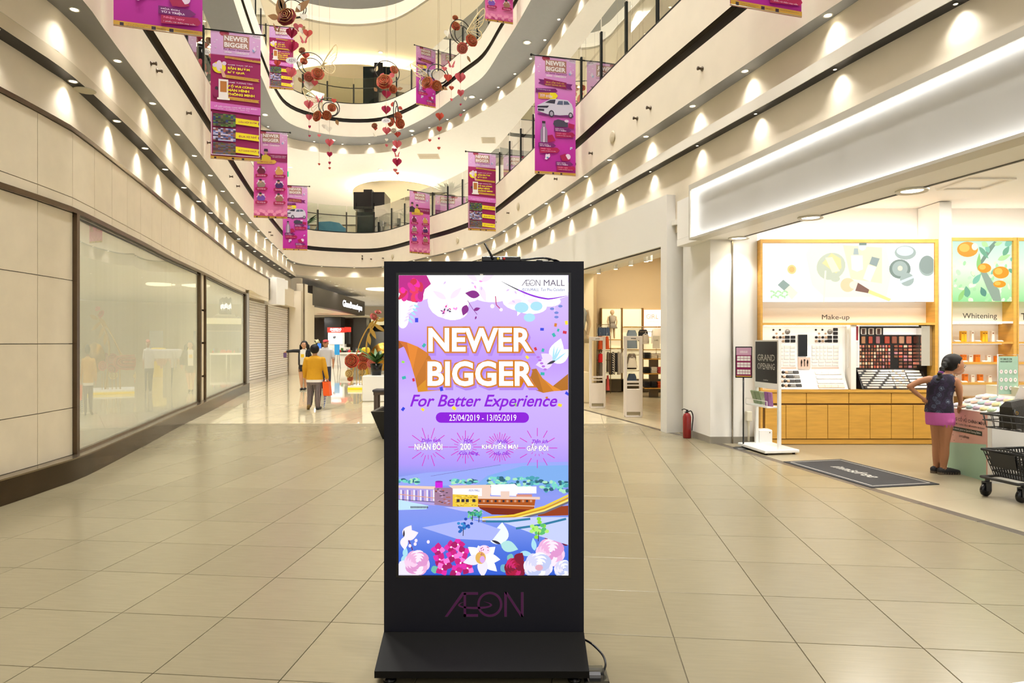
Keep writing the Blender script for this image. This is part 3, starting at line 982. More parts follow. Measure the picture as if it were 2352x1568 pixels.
def gen_grad(name, stops, emit=False, rough=.6, strength=1.0):
 """vertical colour run over the height of the printed sheet (stops from bottom 0 to top 1)"""
 m = bpy.data.materials.new(name); m.use_nodes = True
 nt = m.node_tree; bs = nt.nodes['Principled BSDF']
 bs.inputs['Roughness'].default_value = rough
 tc = nt.nodes.new('ShaderNodeTexCoord'); sp = nt.nodes.new('ShaderNodeSeparateXYZ'); rp = nt.nodes.new('ShaderNodeValToRGB')
 nt.links.new(tc.outputs['Generated'], sp.inputs[0]); nt.links.new(sp.outputs['Z'], rp.inputs['Fac'])
 e = rp.color_ramp.elements
 while len(e) < len(stops): e.new(.5)
 for el, (p, c) in zip(e, stops):
  el.position = p; el.color = lin(c)
 if emit:
  nt.links.new(rp.outputs['Color'], bs.inputs['Emission Color']); bs.inputs['Emission Strength'].default_value = strength
  bs.inputs['Base Color'].default_value = (.01, .01, .01, 1)
 else:
  nt.links.new(rp.outputs['Color'], bs.inputs['Base Color'])
 MATS[name] = m
 return m
# ------------------------------------------------------------------ banners
BW, BH = 0.93, 2.55
def pr(name, col):                     # printed ink
 return M('ink_' + name, col, .55)
G_CAR = gen_grad('print_pink_magenta', [(0, (176, 14, 150)), (.25, (196, 40, 172)), (.6, (222, 110, 210)), (1, (232, 178, 228))])
G_PEO = gen_grad('print_pink_rose', [(0, (206, 60, 150)), (.1, (228, 128, 180)), (.3, (214, 60, 160)), (.7, (222, 110, 196)), (1, (230, 180, 226))])
G_GAM = gen_grad('print_pink_maroon', [(0, (150, 8, 92)), (.815, (158, 8, 92)), (.82, (222, 168, 226)), (1, (230, 180, 230))])
def flower5(a, x, y, r, mats, n=5):
 for i in range(n):
  an = 2 * math.pi * i / n + .3
  a.petal(x, y, r, r * .42, an, mats[i % len(mats)])
def photo(a, x0, y0, x1, y1, cols, nx, ny, seed):
 rr = random.Random(seed)
 a.grid(x0, y0, x1, y1, nx, ny, lambda i, j: pr('%d_%d_%d' % rr_c(rr, cols), rr_last[0]))
rr_last = [None]
def rr_c(rr, cols):
 c = rr.choice(cols); rr_last[0] = c
 return c
def banner_art(a, kind):
 W, H = BW, BH
 y = lambda f: H * (1 - f)          # fraction from the top
 x = lambda f: W * f
 wh, go, mar, yel, dk, red = pr('white', (245, 240, 240)), pr('gold', (206, 160, 60)), pr('maroon', (140, 8, 84)), pr('yellow', (244, 226, 30)), pr('dark', (50, 30, 50)), pr('crimson', (170, 6, 80))
 brown, lil, pur = pr('taupe', (176, 124, 110)), pr('lilac', (236, 214, 240)), pr('purple', (118, 16, 110))
 # head: rose, NEWER BIGGER, slogan
 a.ell(x(.27), y(.012), .09, .05, pr('rose', (150, 40, 70))); a.ell(x(.24), y(.02), .05, .035, pr('rose2', (176, 60, 84)))
 a.poly([(x(.74), H), (x(1), H), (x(1), y(.034)), (x(.9), y(.03)), (x(.8), y(.017))], lil)
 aeon(a, x(.83), y(.021), x(.98), y(.006), pr('logo', (110, 60, 120)))
 a.rect(x(.25), y(.125), x(.77), y(.022), brown)
 for s_, q0, q1 in (('NEWER', .068, .030), ('BIGGER', .118, .080)):
  a.text(s_, x(.27), y(q0), x(.75), y(q1), wh, .035)
 a.text('For Better Experience', x(.25), y(.146), x(.78), y(.128), pur, .012, .3)
 a.text('25/04 - 13/05/2019', x(.27), y(.166), x(.76), y(.150), wh, .03)
 for (fx, fy) in ((.08, .09), (.12, .07), (.86, .06), (.9, .12), (.1, .13), (.94, .09)):
  a.ell(x(fx), y(fy), .02, .012, lil, 8)
 a.petal(x(.87), y(.14), .12, .025, 1.5, lil); a.petal(x(.87), y(.14), .07, .02, 2.1, pr('sky', (150, 170, 220)))
 # foot: gold strip with small print
 a.rect(0, 0, W, y(.975), go)
 for fx, w in ((.07, .04), (.42, .045), (.62, .045)):
  a.rect(x(fx), y(.995), x(fx) + w, y(.981), dk)
 a.text('01 Bờ Bao Tân Thắng, phường Sơn Kỳ', x(.14), y(.987), x(.38), y(.982), dk)
 a.text('quận Tân Phú, TP. Hồ Chí Minh', x(.14), y(.994), x(.34), y(.989), dk)
 a.text('02862887711', x(.48), y(.990), x(.58), y(.985), dk)
 a.text('www.aeonmall-tanphuceladon.com.vn', x(.68), y(.987), x(.95), y(.982), dk)
 if kind.startswith('game'):
  a.poly([(x(.28), y(.19)), (x(1), y(.205)), (x(1), y(.222)), (x(.28), y(.207))], go)
  a.text('HOẠT ĐỘNG VUI CHƠI CỰC MỚI LẠ', x(.34), y(.211), x(.95), y(.198), red, .02)
  a.ell(x(.17), y(.285), .125, .115, yel, 24)
  a.plain = a.ell(x(.17), y(.272), .055, .11, lil, 16); a.ell(x(.27), y(.25), .04, .04, lil); a.ell(x(.08), y(.27), .04, .04, lil)
  a.poly([(x(.18), y(.29)), (x(.25), y(.30)), (x(.32), y(.36)), (x(.24), y(.36))], pr('hand', (226, 170, 150)))
  a.text('GAME THỰC TẾ ẢO', x(.34), y(.262), x(.84), y(.248), lil, .01)
  a.text('SĂN BƯỚM', x(.34), y(.293), x(.78), y(.268), yel, .04); a.text('BẮT QUÀ', x(.34), y(.325), x(.68), y(.300), yel, .04)
  for q in (.338, .505):
   a.poly([(x(.3), y(q)), (x(.98), y(q + .012)), (x(.95), y(q + .022)), (x(.98), y(q + .034)), (x(.3), y(q + .024))], go)
   a.text('Nhận ngay quà tặng hấp dẫn', x(.36), y(q + .023), x(.9), y(q + .013), pr('orange', (190, 90, 40)), .01)
  a.rect(x(.16), y(.52), x(.35), y(.375), wh); a.rect(x(.19), y(.475), x(.32), y(.39), pr('amber', (190, 120, 50))); a.rect(x(.13), y(.535), x(.38), y(.52), wh)
  a.ell(x(.12), y(.45), .03, .04, dk); a.ell(x(.1), y(.49), .05, .08, mar)
  a.text('GAME TƯƠNG TÁC', x(.34), y(.400), x(.84), y(.386), lil, .01)
  for s_, q, w in (('ĐỐ VUI CÙNG', .408, .86), ('MÀN HÌNH', .440, .77), ('THÔNG MINH', .472, .88)):
   a.text(s_, x(.34), y(q + .025), x(w), y(q), yel, .04)
  a.poly([(0, y(.555)), (x(1), y(.575)), (x(1), y(.635)), (0, y(.615))], pr('mauve', (216, 110, 200)))
  a.text('LỄ HỘI DÀNH CHO BÉ VÀ GIA ĐÌNH', x(.08), y(.598), x(.93), y(.580), lil, .02); a.text('27/04 - 01/05/2019 | Sảnh Tây', x(.14), y(.613), x(.78), y(.600), lil)
  ph = [[(52, 46, 44), (70, 90, 40), (96, 130, 60), (60, 50, 60), (110, 90, 70), (40, 60, 110)], [(176, 176, 216), (96, 110, 180), (60, 50, 80), (210, 200, 226), (140, 90, 90)], [(90, 60, 70), (110, 96, 60), (70, 80, 50), (130, 80, 60), (90, 90, 120)]]
  for i, s_ in enumerate(('DÂN HỘP BƯỚM', 'ĐUA XE NHÍ', 'RÚT DANH NHỰA')):
   q = .645 + i * .112
   photo(a, x(.05), y(q + .1), x(.5), y(q), ph[i], 9, 9, i + 5)
   a.poly([(x(.5), y(q + .025)), (x(.98), y(q + .037)), (x(.95), y(q + .058)), (x(.98), y(q + .085)), (x(.5), y(q + .073))], yel)
   a.text(s_, x(.56), y(q + .064), x(.92), y(q + .044), red, .02)
  a.line([(x(.02), y(.635)), (x(.02), y(.965)), (x(.98), y(.965)), (x(.98), y(.645))], .014, lil)
 elif kind.startswith('car'):
  a.poly([(x(.08), y(.195)), (x(.24), y(.198)), (x(.24), y(.242)), (x(.08), y(.232)), (x(.13), y(.214))], pur)
  a.poly([(x(.92), y(.215)), (x(.75), y(.212)), (x(.75), y(.255)), (x(.92), y(.262)), (x(.87), y(.238))], pur)
  a.poly([(x(.22), y(.185)), (x(.77), y(.205)), (x(.77), y(.262)), (x(.22), y(.242))], mar)
  a.text('MUA SẮM THẢ GA', x(.27), y(.222), x(.72), y(.203), go, .03); a.text('QUAY TRÚNG XE HƠI', x(.25), y(.245), x(.74), y(.226), go, .03)
  a.poly([(x(.02), y(.275)), (x(.5), y(.265)), (x(.55), y(.285)), (x(.5), y(.3)), (x(.02), y(.312))], pur)
  a.poly([(x(.08), y(.31)), (x(.5), y(.30)), (x(.56), y(.325)), (x(.5), y(.355)), (x(.08), y(.362))], pr('orange2', (222, 160, 60))); a.poly([(x(.36), y(.303)), (x(.5), y(.30)), (x(.56), y(.325)), (x(.5), y(.355)), (x(.36), y(.357))], yel)
  a.text('Cơ hội trúng xe hơi', x(.05), y(.288), x(.38), y(.278), lil, .01); a.text('359 triệu', x(.12), y(.352), x(.42), y(.318), lil, .02)
  car = pr('car_white', (216, 212, 232)); cdk = pr('car_dark', (50, 46, 66)); gls = pr('car_glass', (90, 100, 130))
  a.ell(x(.5), y(.492), .42, .03, pr('shade', (110, 30, 110)))
  a.poly([(x(.06), y(.42)), (x(.2), y(.392)), (x(.36), y(.36)), (x(.5), y(.352)), (x(.8), y(.355)), (x(.9), y(.385)), (x(.94), y(.43)), (x(.93), y(.475)), (x(.6), y(.49)), (x(.3), y(.488)), (x(.06), y(.468))], car)
  a.poly([(x(.24), y(.392)), (x(.37), y(.365)), (x(.5), y(.358)), (x(.48), y(.395))], cdk)
  a.poly([(x(.53), y(.4)), (x(.57), y(.367)), (x(.68), y(.364)), (x(.68), y(.398))], gls); a.poly([(x(.70), y(.397)), (x(.70), y(.364)), (x(.8), y(.365)), (x(.85), y(.39))], gls)
  a.poly([(x(.06), y(.425)), (x(.34), y(.415)), (x(.3), y(.435)), (x(.06), y(.44))], cdk); a.rect(x(.07), y(.465), x(.22), y(.447), cdk)
  for fx, r_ in ((.40, .062), (.87, .05)):
   a.ell(x(fx), y(.482), r_, r_ * 1.25, cdk); a.ell(x(fx), y(.482), r_ * .6, r_ * .8, pr('hub', (176, 170, 190)))
  # bottle, bag, vouchers
  a.poly([(x(.17), y(.57)), (x(.25), y(.57)), (x(.26), y(.60)), (x(.3), y(.63)), (x(.3), y(.73)), (x(.13), y(.73)), (x(.13), y(.63)), (x(.17), y(.60))], pr('bottle', (150, 130, 160))); a.rect(x(.2), y(.73), x(.23), y(.6), lil)
  a.rect(x(.17), y(.57), x(.25), y(.55), dk); a.poly([(x(.3), y(.67)), (x(.42), y(.66)), (x(.5), y(.71)), (x(.32), y(.73))], red)
  a.poly([(x(.46), y(.54)), (x(.56), y(.525)), (x(.8), y(.54)), (x(.8), y(.585)), (x(.5), y(.59)), (x(.44), y(.57))], pr('bag', (66, 62, 84)))
  a.poly([(x(.82), y(.55)), (x(.97), y(.56)), (x(.95), y(.60)), (x(.81), y(.59))], red); a.ell(x(.77), y(.535), .05, .03, lil)
  for (x0_, q, t1) in ((.46, .595, 'TỪ 4 TRIỆU:'), (.08, .735, 'TỪ 6 TRIỆU:'), (.50, .885, 'TỪ 2 TRIỆU:')):
   hh = .9 if q > .85 else 1
   a.poly([(x(x0_), y(q)), (x(x0_ + .36), y(q)), (x(x0_ + .43), y(q + .017)), (x(x0_ + .36), y(q + .036)), (x(x0_), y(q + .036))], pur)
   a.text('HÓA ĐƠN', x(x0_ + .03), y(q + .015), x(x0_ + .24), y(q + .006), lil, .02); a.text(t1, x(x0_ + .03), y(q + .032), x(x0_ + .3), y(q + .018), lil, .04)
   a.poly([(x(x0_ + .03), y(q + .04)), (x(min(.95, x0_ + .46)), y(q + .034)), (x(min(.99, x0_ + .52)), y(q + .055)), (x(min(.95, x0_ + .46)), y(q + .078 * hh)), (x(x0_ + .03), y(q + .088 * hh))], red)
   a.text('Nhận ngay', x(x0_ + .06), y(q + .056), x(x0_ + .3), y(q + .044), pr('pinkt', (240, 130, 180)), .02); a.text('1 phiếu rút thăm may mắn', x(x0_ + .06), y(q + .072), x(x0_ + .42), y(q + .062), lil)
  for (fx, fy, r_) in ((.88, .77, .05), (.3, .86, .1)):
   a.petal(x(fx), y(fy), r_, r_ * .38, 1.1, lil); a.petal(x(fx), y(fy), r_ * .9, r_ * .38, 2.0, lil); a.petal(x(fx), y(fy), r_ * .7, r_ * .3, 3.6, lil); a.ell(x(fx), y(fy), r_ * .25, r_ * .2, pr('sky2', (110, 150, 210)))
  a.poly([(x(.6), y(.835)), (x(.74), y(.815)), (x(.86), y(.87)), (x(.66), y(.88))], red); a.ell(x(.8), y(.84), .06, .06, lil); a.poly([(x(.66), y(.84)), (x(.74), y(.83)), (x(.82), y(.875)), (x(.72), y(.88))], red)
 else:
  skin = pr('skin', (196, 150, 130))
  a.poly([(x(.32), y(.255)), (x(1), y(.25)), (x(1), y(.345)), (x(.32), y(.34))], mar)
  a.text('NHIỀU CHƯƠNG TRÌNH', x(.5), y(.282), x(.96), y(.270), lil, .01); a.text('ƯU ĐÃI HẤP DẪN', x(.55), y(.298), x(.94), y(.287), lil, .01)
  for fx, fy, c in ((.12, .21, dk), (.36, .235, pr('yellow2', (222, 196, 60)))):
   a.poly([(x(fx - .14), y(fy + .13)), (x(fx - .12), y(fy + .05)), (x(fx), y(fy + .03)), (x(fx + .14), y(fy + .06)), (x(fx + .16), y(fy + .13))], c)
   a.ell(x(fx), y(fy), .055, .075, skin); a.poly([(x(fx - .065), y(fy - .002)), (x(fx - .05), y(fy - .032)), (x(fx + .05), y(fy - .032)), (x(fx + .065), y(fy))], dk)
  a.poly([(x(.1), y(.34)), (x(.62), y(.325)), (x(.68), y(.345)), (x(.62), y(.37)), (x(.1), y(.38))], pr('gold2', (222, 178, 70)))
  a.text('ĐÊM NHẠC HỘI', x(.16), y(.365), x(.55), y(.345), red, .02)
  cs = [(110, 20, 60), (210, 160, 90), (150, 130, 120), (70, 30, 100), (110, 70, 170), (150, 110, 90)]
  for i in range(6):
   fx, fy = (.22 if i % 2 == 0 else .76), .42 + (i // 2) * .155
   for s_ in range(8):
    a.petal(x(fx), y(fy + .03), .13, .05, s_ * .785, lil)
   a.ell(x(fx), y(fy + .045), .11, .10, pr('cloth%d' % i, cs[i])); a.ell(x(fx - .02), y(fy + .006), .04, .05, skin if i > 1 else pr('cloth%d' % i, cs[i])); a.ell(x(fx - .02), y(fy - .01), .042, .03, dk if i > 1 else pr('cloth%d' % i, cs[i]))
   a.poly([(x(fx - .17), y(fy + .08)), (x(fx + .16), y(fy + .07)), (x(fx + .2), y(fy + .085)), (x(fx + .16), y(fy + .105)), (x(fx - .17), y(fy + .112))], red)
   a.text('Khách mời đặc biệt', x(fx - .12), y(fy + .102), x(fx + .13), y(fy + .084), lil, .01)
  for i in range(12):
   a.ell(x(.06 + i * .08), y(.935 + .02 * math.sin(i * 2)), .05, .05, pr('petalpink', (236, 150, 190)))
POLE = M('pole_steel', (180, 176, 170), .3, .8)
def banner(Pth, d, zo, left, kind, label):
 p, t = Pth.p(d), Pth.t(d)
 inn = Vector((t[1], -t[0], 0))                    # into the atrium
 base = Vector((p[0], p[1], zPT + zo - .06)) - inn * .05
 root = thing('hanging_banner', label, 'banner', base, 0, 'promotion banners on the balustrades')
 m_ = MB(); m_.tube([(0, 0, 0), tuple(inn * 1.16)], .014, 8); m_.ball(tuple(inn * 1.17), .03, 8, 6); m_.obox((0, 0, 0), (.06, .06, .1))
 m_.build('pole', DARKM, root)
 U = inn if left else -inn
 O = inn * .16 if left else inn * (.16 + BW)
 V = Vector((0, 0, 1)); Wd = U.cross(V)           # towards the viewer
 if Wd.y > 0: Wd = -Wd
 O = O + Vector((0, 0, -BH - .012))
 m_ = MB()
 m_.add([O - Wd * .002, O + U * BW - Wd * .002, O + U * BW + V * BH - Wd * .002, O + V * BH - Wd * .002, O, O + U * BW, O + U * BW + V * BH, O + V * BH],
           [(3, 2, 1, 0), (4, 5, 6, 7), (0, 1, 5, 4), (1, 2, 6, 5), (2, 3, 7, 6), (3, 0, 4, 7)])
 sh = m_.build('sheet', {'car': G_CAR, 'peo': G_PEO, 'gam': G_GAM}[kind[:3]], root)
 a = Art(plane_fn(O + Wd * .0005, U, V, Wd), .0004)
 banner_art(a, kind)
 a.build('print', sh)
 m_ = MB(); m_.tube([tuple(O + Vector((0, 0, .01))), tuple(O + U * BW + Vector((0, 0, .01)))], .009, 6)
 m_.build('bottom_rod', POLE, root)
LBL = {'car': 'magenta prize banner cut by the top edge, over the stone wall', 'game': 'maroon game banner hanging from the first gallery nearest the stone wall', 'people': 'pink banner with six portraits, between the maroon and the car banner',
       'car2': 'small pink car banner beside the teal sofa', 'people2': 'narrow pink banner with portraits at the bend of the first gallery', 'game2': 'maroon game banner above the router of the kiosk',
       'car3': 'large pink car banner on the first gallery above the clothes shop', 'car4': 'banner showing only its gold foot above the cosmetics shop',
       'car5': 'banner showing only its gold foot on the second gallery', 'game3': 'maroon game banner on the second gallery behind the paper hearts', 'car6': 'car banner on the second gallery behind a winged flower ring', 'people3': 'pink portrait banner on the second gallery cut by the top edge'}
for (px, l, kd), d in zip(BN1, A1): banner(P1out, d, 0, l, kd, LBL[kd])
for (px, l, kd), d in zip(BN2, A2): banner(P2out, d, DF, l, kd, LBL[kd])
# ------------------------------------------------------------------ digital kiosk in the middle of the floor
KY = 3.05
BLK = M('kiosk_black', (15, 17, 32), 0.42, 0.0, .3, noise=.05, nscale=300)
BLK2 = M('kiosk_black_gloss', (12, 12, 16), 0.2)
BASEM = M('kiosk_base_black', (15, 14, 13), 0.5, 0.0, .15, noise=.06, nscale=200)
kx0, kx1 = at(882, 0, KY).x, at(1341, 0, KY).x
kz1, kzb = at(0, 600, KY).z, at(0, 1452, KY).z
SY = KY + .012
sx0, sx1 = at(916, 0, SY).x, at(1305.5, 0, SY).x
sz1, sz0 = at(0, 632, SY).z, at(0, 1320, SY).z
kiosk = thing('digital_kiosk', 'tall black digital kiosk with a bright purple advertising screen', 'kiosk', ((kx0 + kx1) / 2, KY, 0))
KO = Vector(((kx0 + kx1) / 2, KY, 0))
def kb(m_, name, mat, parent=kiosk):
 m_.v = [(p[0] - KO.x, p[1] - KO.y, p[2]) for p in m_.v]
 return m_.build(name, mat, parent)
m_ = MB()
D = .13
# body shell with an opening for the screen
for (a, c, e, f) in ((kx0, sx0 - .012, kzb, kz1), (sx1 + .012, kx1, kzb, kz1), (sx0 - .012, sx1 + .012, sz1 + .012, kz1), (sx0 - .012, sx1 + .012, kzb, sz0 - .012)):
 m_.box(a, c, KY, KY + D, e, f)
m_.box(sx0 - .012, sx1 + .012, KY + .03, KY + D, sz0 - .012, sz1 + .012)
body = kb(m_, 'body', BLK)
m_ = MB()
bz = KY + .004
for (a, c, e, f) in ((sx0 - .018, sx0, sz0 - .018, sz1 + .018), (sx1, sx1 + .018, sz0 - .018, sz1 + .018), (sx0, sx1, sz1, sz1 + .018), (sx0, sx1, sz0 - .018, sz0)):
 m_.box(a, c, KY + .003, KY + .02, e, f)
kb(m_, 'screen_bezel', BLK2)
m_ = MB(); m_.obox((at(1106, 631, KY).x, KY + .002, at(0, 630.5, KY).z), (.014, .004, .006)); kb(m_, 'camera_eye', WHITEP)
# sloping base and levelling feet
m_ = MB()
y0, y1 = 2.835, KY + .02
prof = [(y0, .031), (y0, .061), (KY - .005, kzb + .004), (KY + D + .02, kzb + .004), (KY + D + .16, .06), (KY + D + .16, .03)]
bx0, bx1 = kx0 + .0, kx1 + .0
n = len(prof)
m_.add([(bx0, p[0], p[1]) for p in prof] + [(bx1, p[0], p[1]) for p in prof], [tuple(range(n)), tuple(range(2 * n - 1, n - 1, -1))] + [(i, n + i, n + (i + 1) % n, (i + 1) % n) for i in range(n)])
kb(m_, 'base', BASEM)
for fx in (bx0 + .06, bx1 - .06):
 for fy in (y0 + .04, KY + D + .1):
  m_ = MB(); m_.lathe([(.03, 0), (.03, .012), (.012, .018), (.012, .034)], 12, (fx, fy, 0)); kb(m_, 'foot', BLK2)
# logo on the lower panel
afn = lambda x, y, d: at(x, -y, KY) + Vector((-KO.x, -KO.y - .0008 - d, 0))
a = Art(afn, .0003)
LOGO = M('logo_purple', (84, 8, 84), .35); LOGOE = M('logo_edge', (66, 60, 76), .4)
sc3 = lambda x, y: (840 + x / 3.92, -(1300 + y / 3.92))
(lx0, ly0), (lx1, ly1) = sc3(712, 453), sc3(1420, 230)
aeon(a, lx0 - .5, ly0 - .7, lx1 + .7, ly1 + .5, LOGOE)
aeon(a, lx0, ly0, lx1, ly1, LOGO)
a.build('logo', kiosk)
# ---- the screen and what it shows
SCRM = gen_grad('screen_field', [(0, (42, 92, 214)), (.08, (70, 112, 222)), (.17, (120, 146, 238)), (.26, (140, 152, 240)), (.32, (120, 148, 232)), (.37, (172, 150, 246)), (.45, (196, 166, 252)), (.6, (204, 176, 254)), (.72, (188, 146, 246)), (.85, (206, 176, 250)), (1, (214, 190, 252))], True, .12, 1.0)
m_ = MB(); m_.box(sx0, sx1, SY, SY + .012, sz0, sz1)
screen = kb(m_, 'screen', SCRM)
screen['label'] = 'lit portrait screen with a purple mall advertisement'
sfn = lambda x, y, d: at(x, -y, SY) + Vector((-KO.x, -KO.y - .0006 - d, 0))
def E(name, col, s=1.0):
 return M('screen_' + name, col, .12, emit=s)
eW, eLil, ePur, eOr, eOrD, eMag = E('white', (255, 255, 255), 1.1), E('lilac', (232, 216, 255)), E('violet', (136, 0, 214)), E('orange', (208, 122, 24)), E('orange_dark', (168, 84, 10)), E('magenta', (226, 20, 150))
ePink, eRed, eTeal, eBlue, eYel, eGrn = E('pink', (246, 150, 226)), E('red', (206, 20, 60)), E('teal', (40, 176, 170)), E('blue', (40, 60, 220)), E('yellow', (246, 222, 40)), E('green', (150, 226, 60))
eDk, ePlum, eSky, ePale = E('dark', (40, 36, 60)), E('plum', (130, 6, 130)), E('aqua', (168, 222, 240)), E('pale', (240, 232, 255))
class PA(Art):                                  # screen art: photo pixels, y downwards
 def P(s, pts, mat): s.poly([(p[0], -p[1]) for p in pts], mat)
 def EL(s, x, y, rx, ry, mat, a=0, n=18): s.ell(x, -y, rx, ry, mat, n, -a)
 def PT(s, x, y, L, w, a, mat): s.petal(x, -y, L, w, -a, mat)
 def T(s, body, x0, y0, x1, y1, mat, **k): s.text(body, x0, -y1, x1, -y0, mat, **k)
 def LN(s, pts, w, mat): s.line([(p[0], -p[1]) for p in pts], w, mat)
def clipx(pts):
 return [(min(max(p[0], 916.2), 1305.2), min(max(p[1], 632.2), 1319.8)) for p in pts]
def cl(a):
 # keep everything on the visible glass
 def q(p):
  return p
 v = a.b.v
 x0, x1, z0, z1 = sx0 - KO.x + 1e-4, sx1 - KO.x - 1e-4, sz0 + 1e-4, sz1 - 1e-4
 a.b.v = [(min(max(p[0], x0), x1), p[1], min(max(p[2], z0), z1)) for p in v]
rr = random.Random(3)
def rose(a, x, y, r, cols, n=5, seed=1):
 q = random.Random(seed)
 for ring in range(n):
  rad = r * (1 - ring / n)
  k = 8 - ring
  for i in range(max(3, k)):
   an = 2 * math.pi * i / max(3, k) + ring * .5 + q.uniform(-.1, .1)
   a.EL(x + math.cos(an) * rad * .55, y + math.sin(an) * rad * .55, rad * .55, rad * .42, cols[(i + ring) % len(cols)], an + 1.2, 14)
# -- flowers at the top
a = PA(sfn, .000025)
for (x, y, rx, ry) in ((930, 690, 30, 32), (1020, 640, 60, 30), (1030, 690, 48, 42), (1100, 645, 70, 36), (1060, 660, 60, 36), (960, 640, 60, 50), (1190, 650, 70, 30), (1200, 690, 46, 24), (1250, 660, 70, 30), (1262, 692, 26, 12), (1130, 680, 40, 14), (925, 730, 14, 24), (1220, 705, 36, 16), (1040, 715, 34, 20)):
 a.EL(x, y, rx, ry, eW)
eW2, eW3 = E('white_shadow', (242, 226, 250)), E('white_shadow_deep', (224, 196, 240))
for (cx_, cy_, R0, sd) in ((1030, 690, 46, 1), (1205, 688, 44, 2), (1100, 650, 50, 3)):
 for i in range(7):
  an = i * .9 + sd
  a.PT(cx_ + 6 * math.cos(an), cy_ + 6 * math.sin(an), R0 * .8, R0 * .14, an, eW2 if i % 2 else eW)
for (x, y, an) in ((1024, 646, 2.2), (1082, 648, .5), (1090, 655, 1.2), (1100, 645, .2), (1106, 658, 1.6), (1040, 707, .4), (1030, 712, 1.1), (1050, 705, 2.0), (1170, 664, 2.6), (1182, 668, 1.0), (1176, 690, .6)):
 a.PT(x, y, 9, 2.2, an, ePink if (x + y) % 2 else eW3)
for i in range(10):
 a.PT(1028 + rr.uniform(-12, 12), 712 + rr.uniform(-6, 6), 7, 1.6, rr.uniform(0, 6), [eMag, eDk, eW3, ePlum][i % 4])
mg = [eMag, E('magenta_hot', (255, 10, 170)), E('magenta_red', (206, 20, 70)), E('magenta_deep', (186, 0, 130)), E('rose_red', (232, 40, 90))]
a.P(clipx([(916, 632), (980, 632), (990, 652), (976, 664), (970, 684), (958, 695), (936, 690), (925, 680), (916, 672)]), mg[3])
for i in range(16):
 x, y = rr.uniform(922, 968), rr.uniform(640, 684)
 a.EL(x, y, rr.uniform(7, 15), rr.uniform(5, 9), mg[i % 5], rr.uniform(0, 3), 10)
for (x, y, L, w, an, m2) in ((1102, 678, -34, 9, .15, ePlum), (1072, 700, 26, 8, 1.9, ePlum), (1088, 712, 16, 4, -.3, ePlum), (1094, 726, 8, 2, 1.9, ePlum)):
 a.PT(x, y, L, w, an, m2)
a.LN([(1074, 690), (1085, 708), (1096, 722)], 1.2, ePlum)
for (x, y, r_) in ((1198, 706, 16), (1232, 703, 14), (1216, 729, 13)):
 a.EL(x, y, r_, r_ * .75, eSky)
for k2 in range(5):
 a.PT(950 - k2 * 3, 700 + k2 * 8, 15, 2.6, .4 + .1 * k2, eSky); a.PT(950 - k2 * 3, 700 + k2 * 8, 13, 2.4, 2.6, eLil)
a.LN([(1272, 697), (1275, 716)], 1.2, eLil)
for (x, y) in ((1268, 709), (1287, 703), (1278, 728), (1278, 718)):
 a.EL(x, y, 5, 3, E('slate_blue', (110, 130, 210)))
a.LN([(1138, 680), (1140, 700), (1150, 710)], 2, E('berry', (190, 30, 110)))
a.EL(1131, 703, 5, 5, ePale); a.EL(1151, 711, 4, 4, ePale)
# corner badge with the mall name
a.P([(1150, 644)] + [(1150 + 155 * t, 645 + 40 * math.sin(min(1, t * 1.15) * 1.57) - 12 * max(0, t - .6) ** 1) for t in [i / 14 for i in range(15)]] + [(1305, 632.2), (1140, 632.2)], eW)
cur = [(1152 + 153 * t, 646 + 40 * math.sin(min(1.0, t * 1.2) * 1.57) - 26 * max(0, t - .7)) for t in [i / 20 for i in range(21)]]
for i in range(20):
 w0 = .8 + 4.2 * math.sin(math.pi * min(1, i / 20)); w1 = .8 + 4.2 * math.sin(math.pi * min(1, (i + 1) / 20))
 a.P([(cur[i][0], cur[i][1]), (cur[i + 1][0], cur[i + 1][1]), (cur[i + 1][0], cur[i + 1][1] + w1 * .8), (cur[i][0], cur[i][1] + w0 * .8)], ePur if i > 4 else eDk)
eGr, eNv = E('logo_grey', (84, 70, 100)), E('logo_blue', (24, 60, 150))
aeon(a, 1198, -656.5, 1241, -642.5, eGr); a.T('MALL', 1249, 642.5, 1297, 656.5, eGr)
aeon(a, 1197, -668.5, 1217, -662, eNv); a.T('MALL', 1219, 662, 1238, 668.5, eNv); a.T('Tan Phu Celadon', 1242, 661.5, 1297, 668.5, eNv)
cl(a); a.build('flower_print', screen)
# -- ribbons, confetti, butterfly
a = PA(sfn, .000025); a.k = 40
a.P([(916, 782), (926, 784), (928, 795), (916, 801)], eOrD)
rib = [((916, 782), (930, 800)), ((935, 786), (942, 830)), ((960, 796), (948, 850)), ((985, 812), (954, 870)), ((1002, 850), (958, 890)), ((1012, 896), (960, 900))]
for i, (p, q) in enumerate(zip(rib, rib[1:])):
 a.P([p[0], q[0], q[1], p[1]], E('ribbon%d' % i, [(206, 104, 20), (226, 130, 24), (206, 118, 10), (190, 110, 6), (214, 140, 10)][i]))
rib = [((1205, 850), (1222, 893)), ((1232, 846), (1248, 902)), ((1246, 868), (1272, 898)), ((1270, 886), (1290, 897)), ((1305, 858), (1305, 895))]
for i, (p, q) in enumerate(zip(rib, rib[1:])):
 a.P([p[0], q[0], q[1], p[1]], E('ribbonr%d' % i, [(176, 104, 10), (200, 120, 14), (226, 140, 30), (176, 106, 10)][i]))
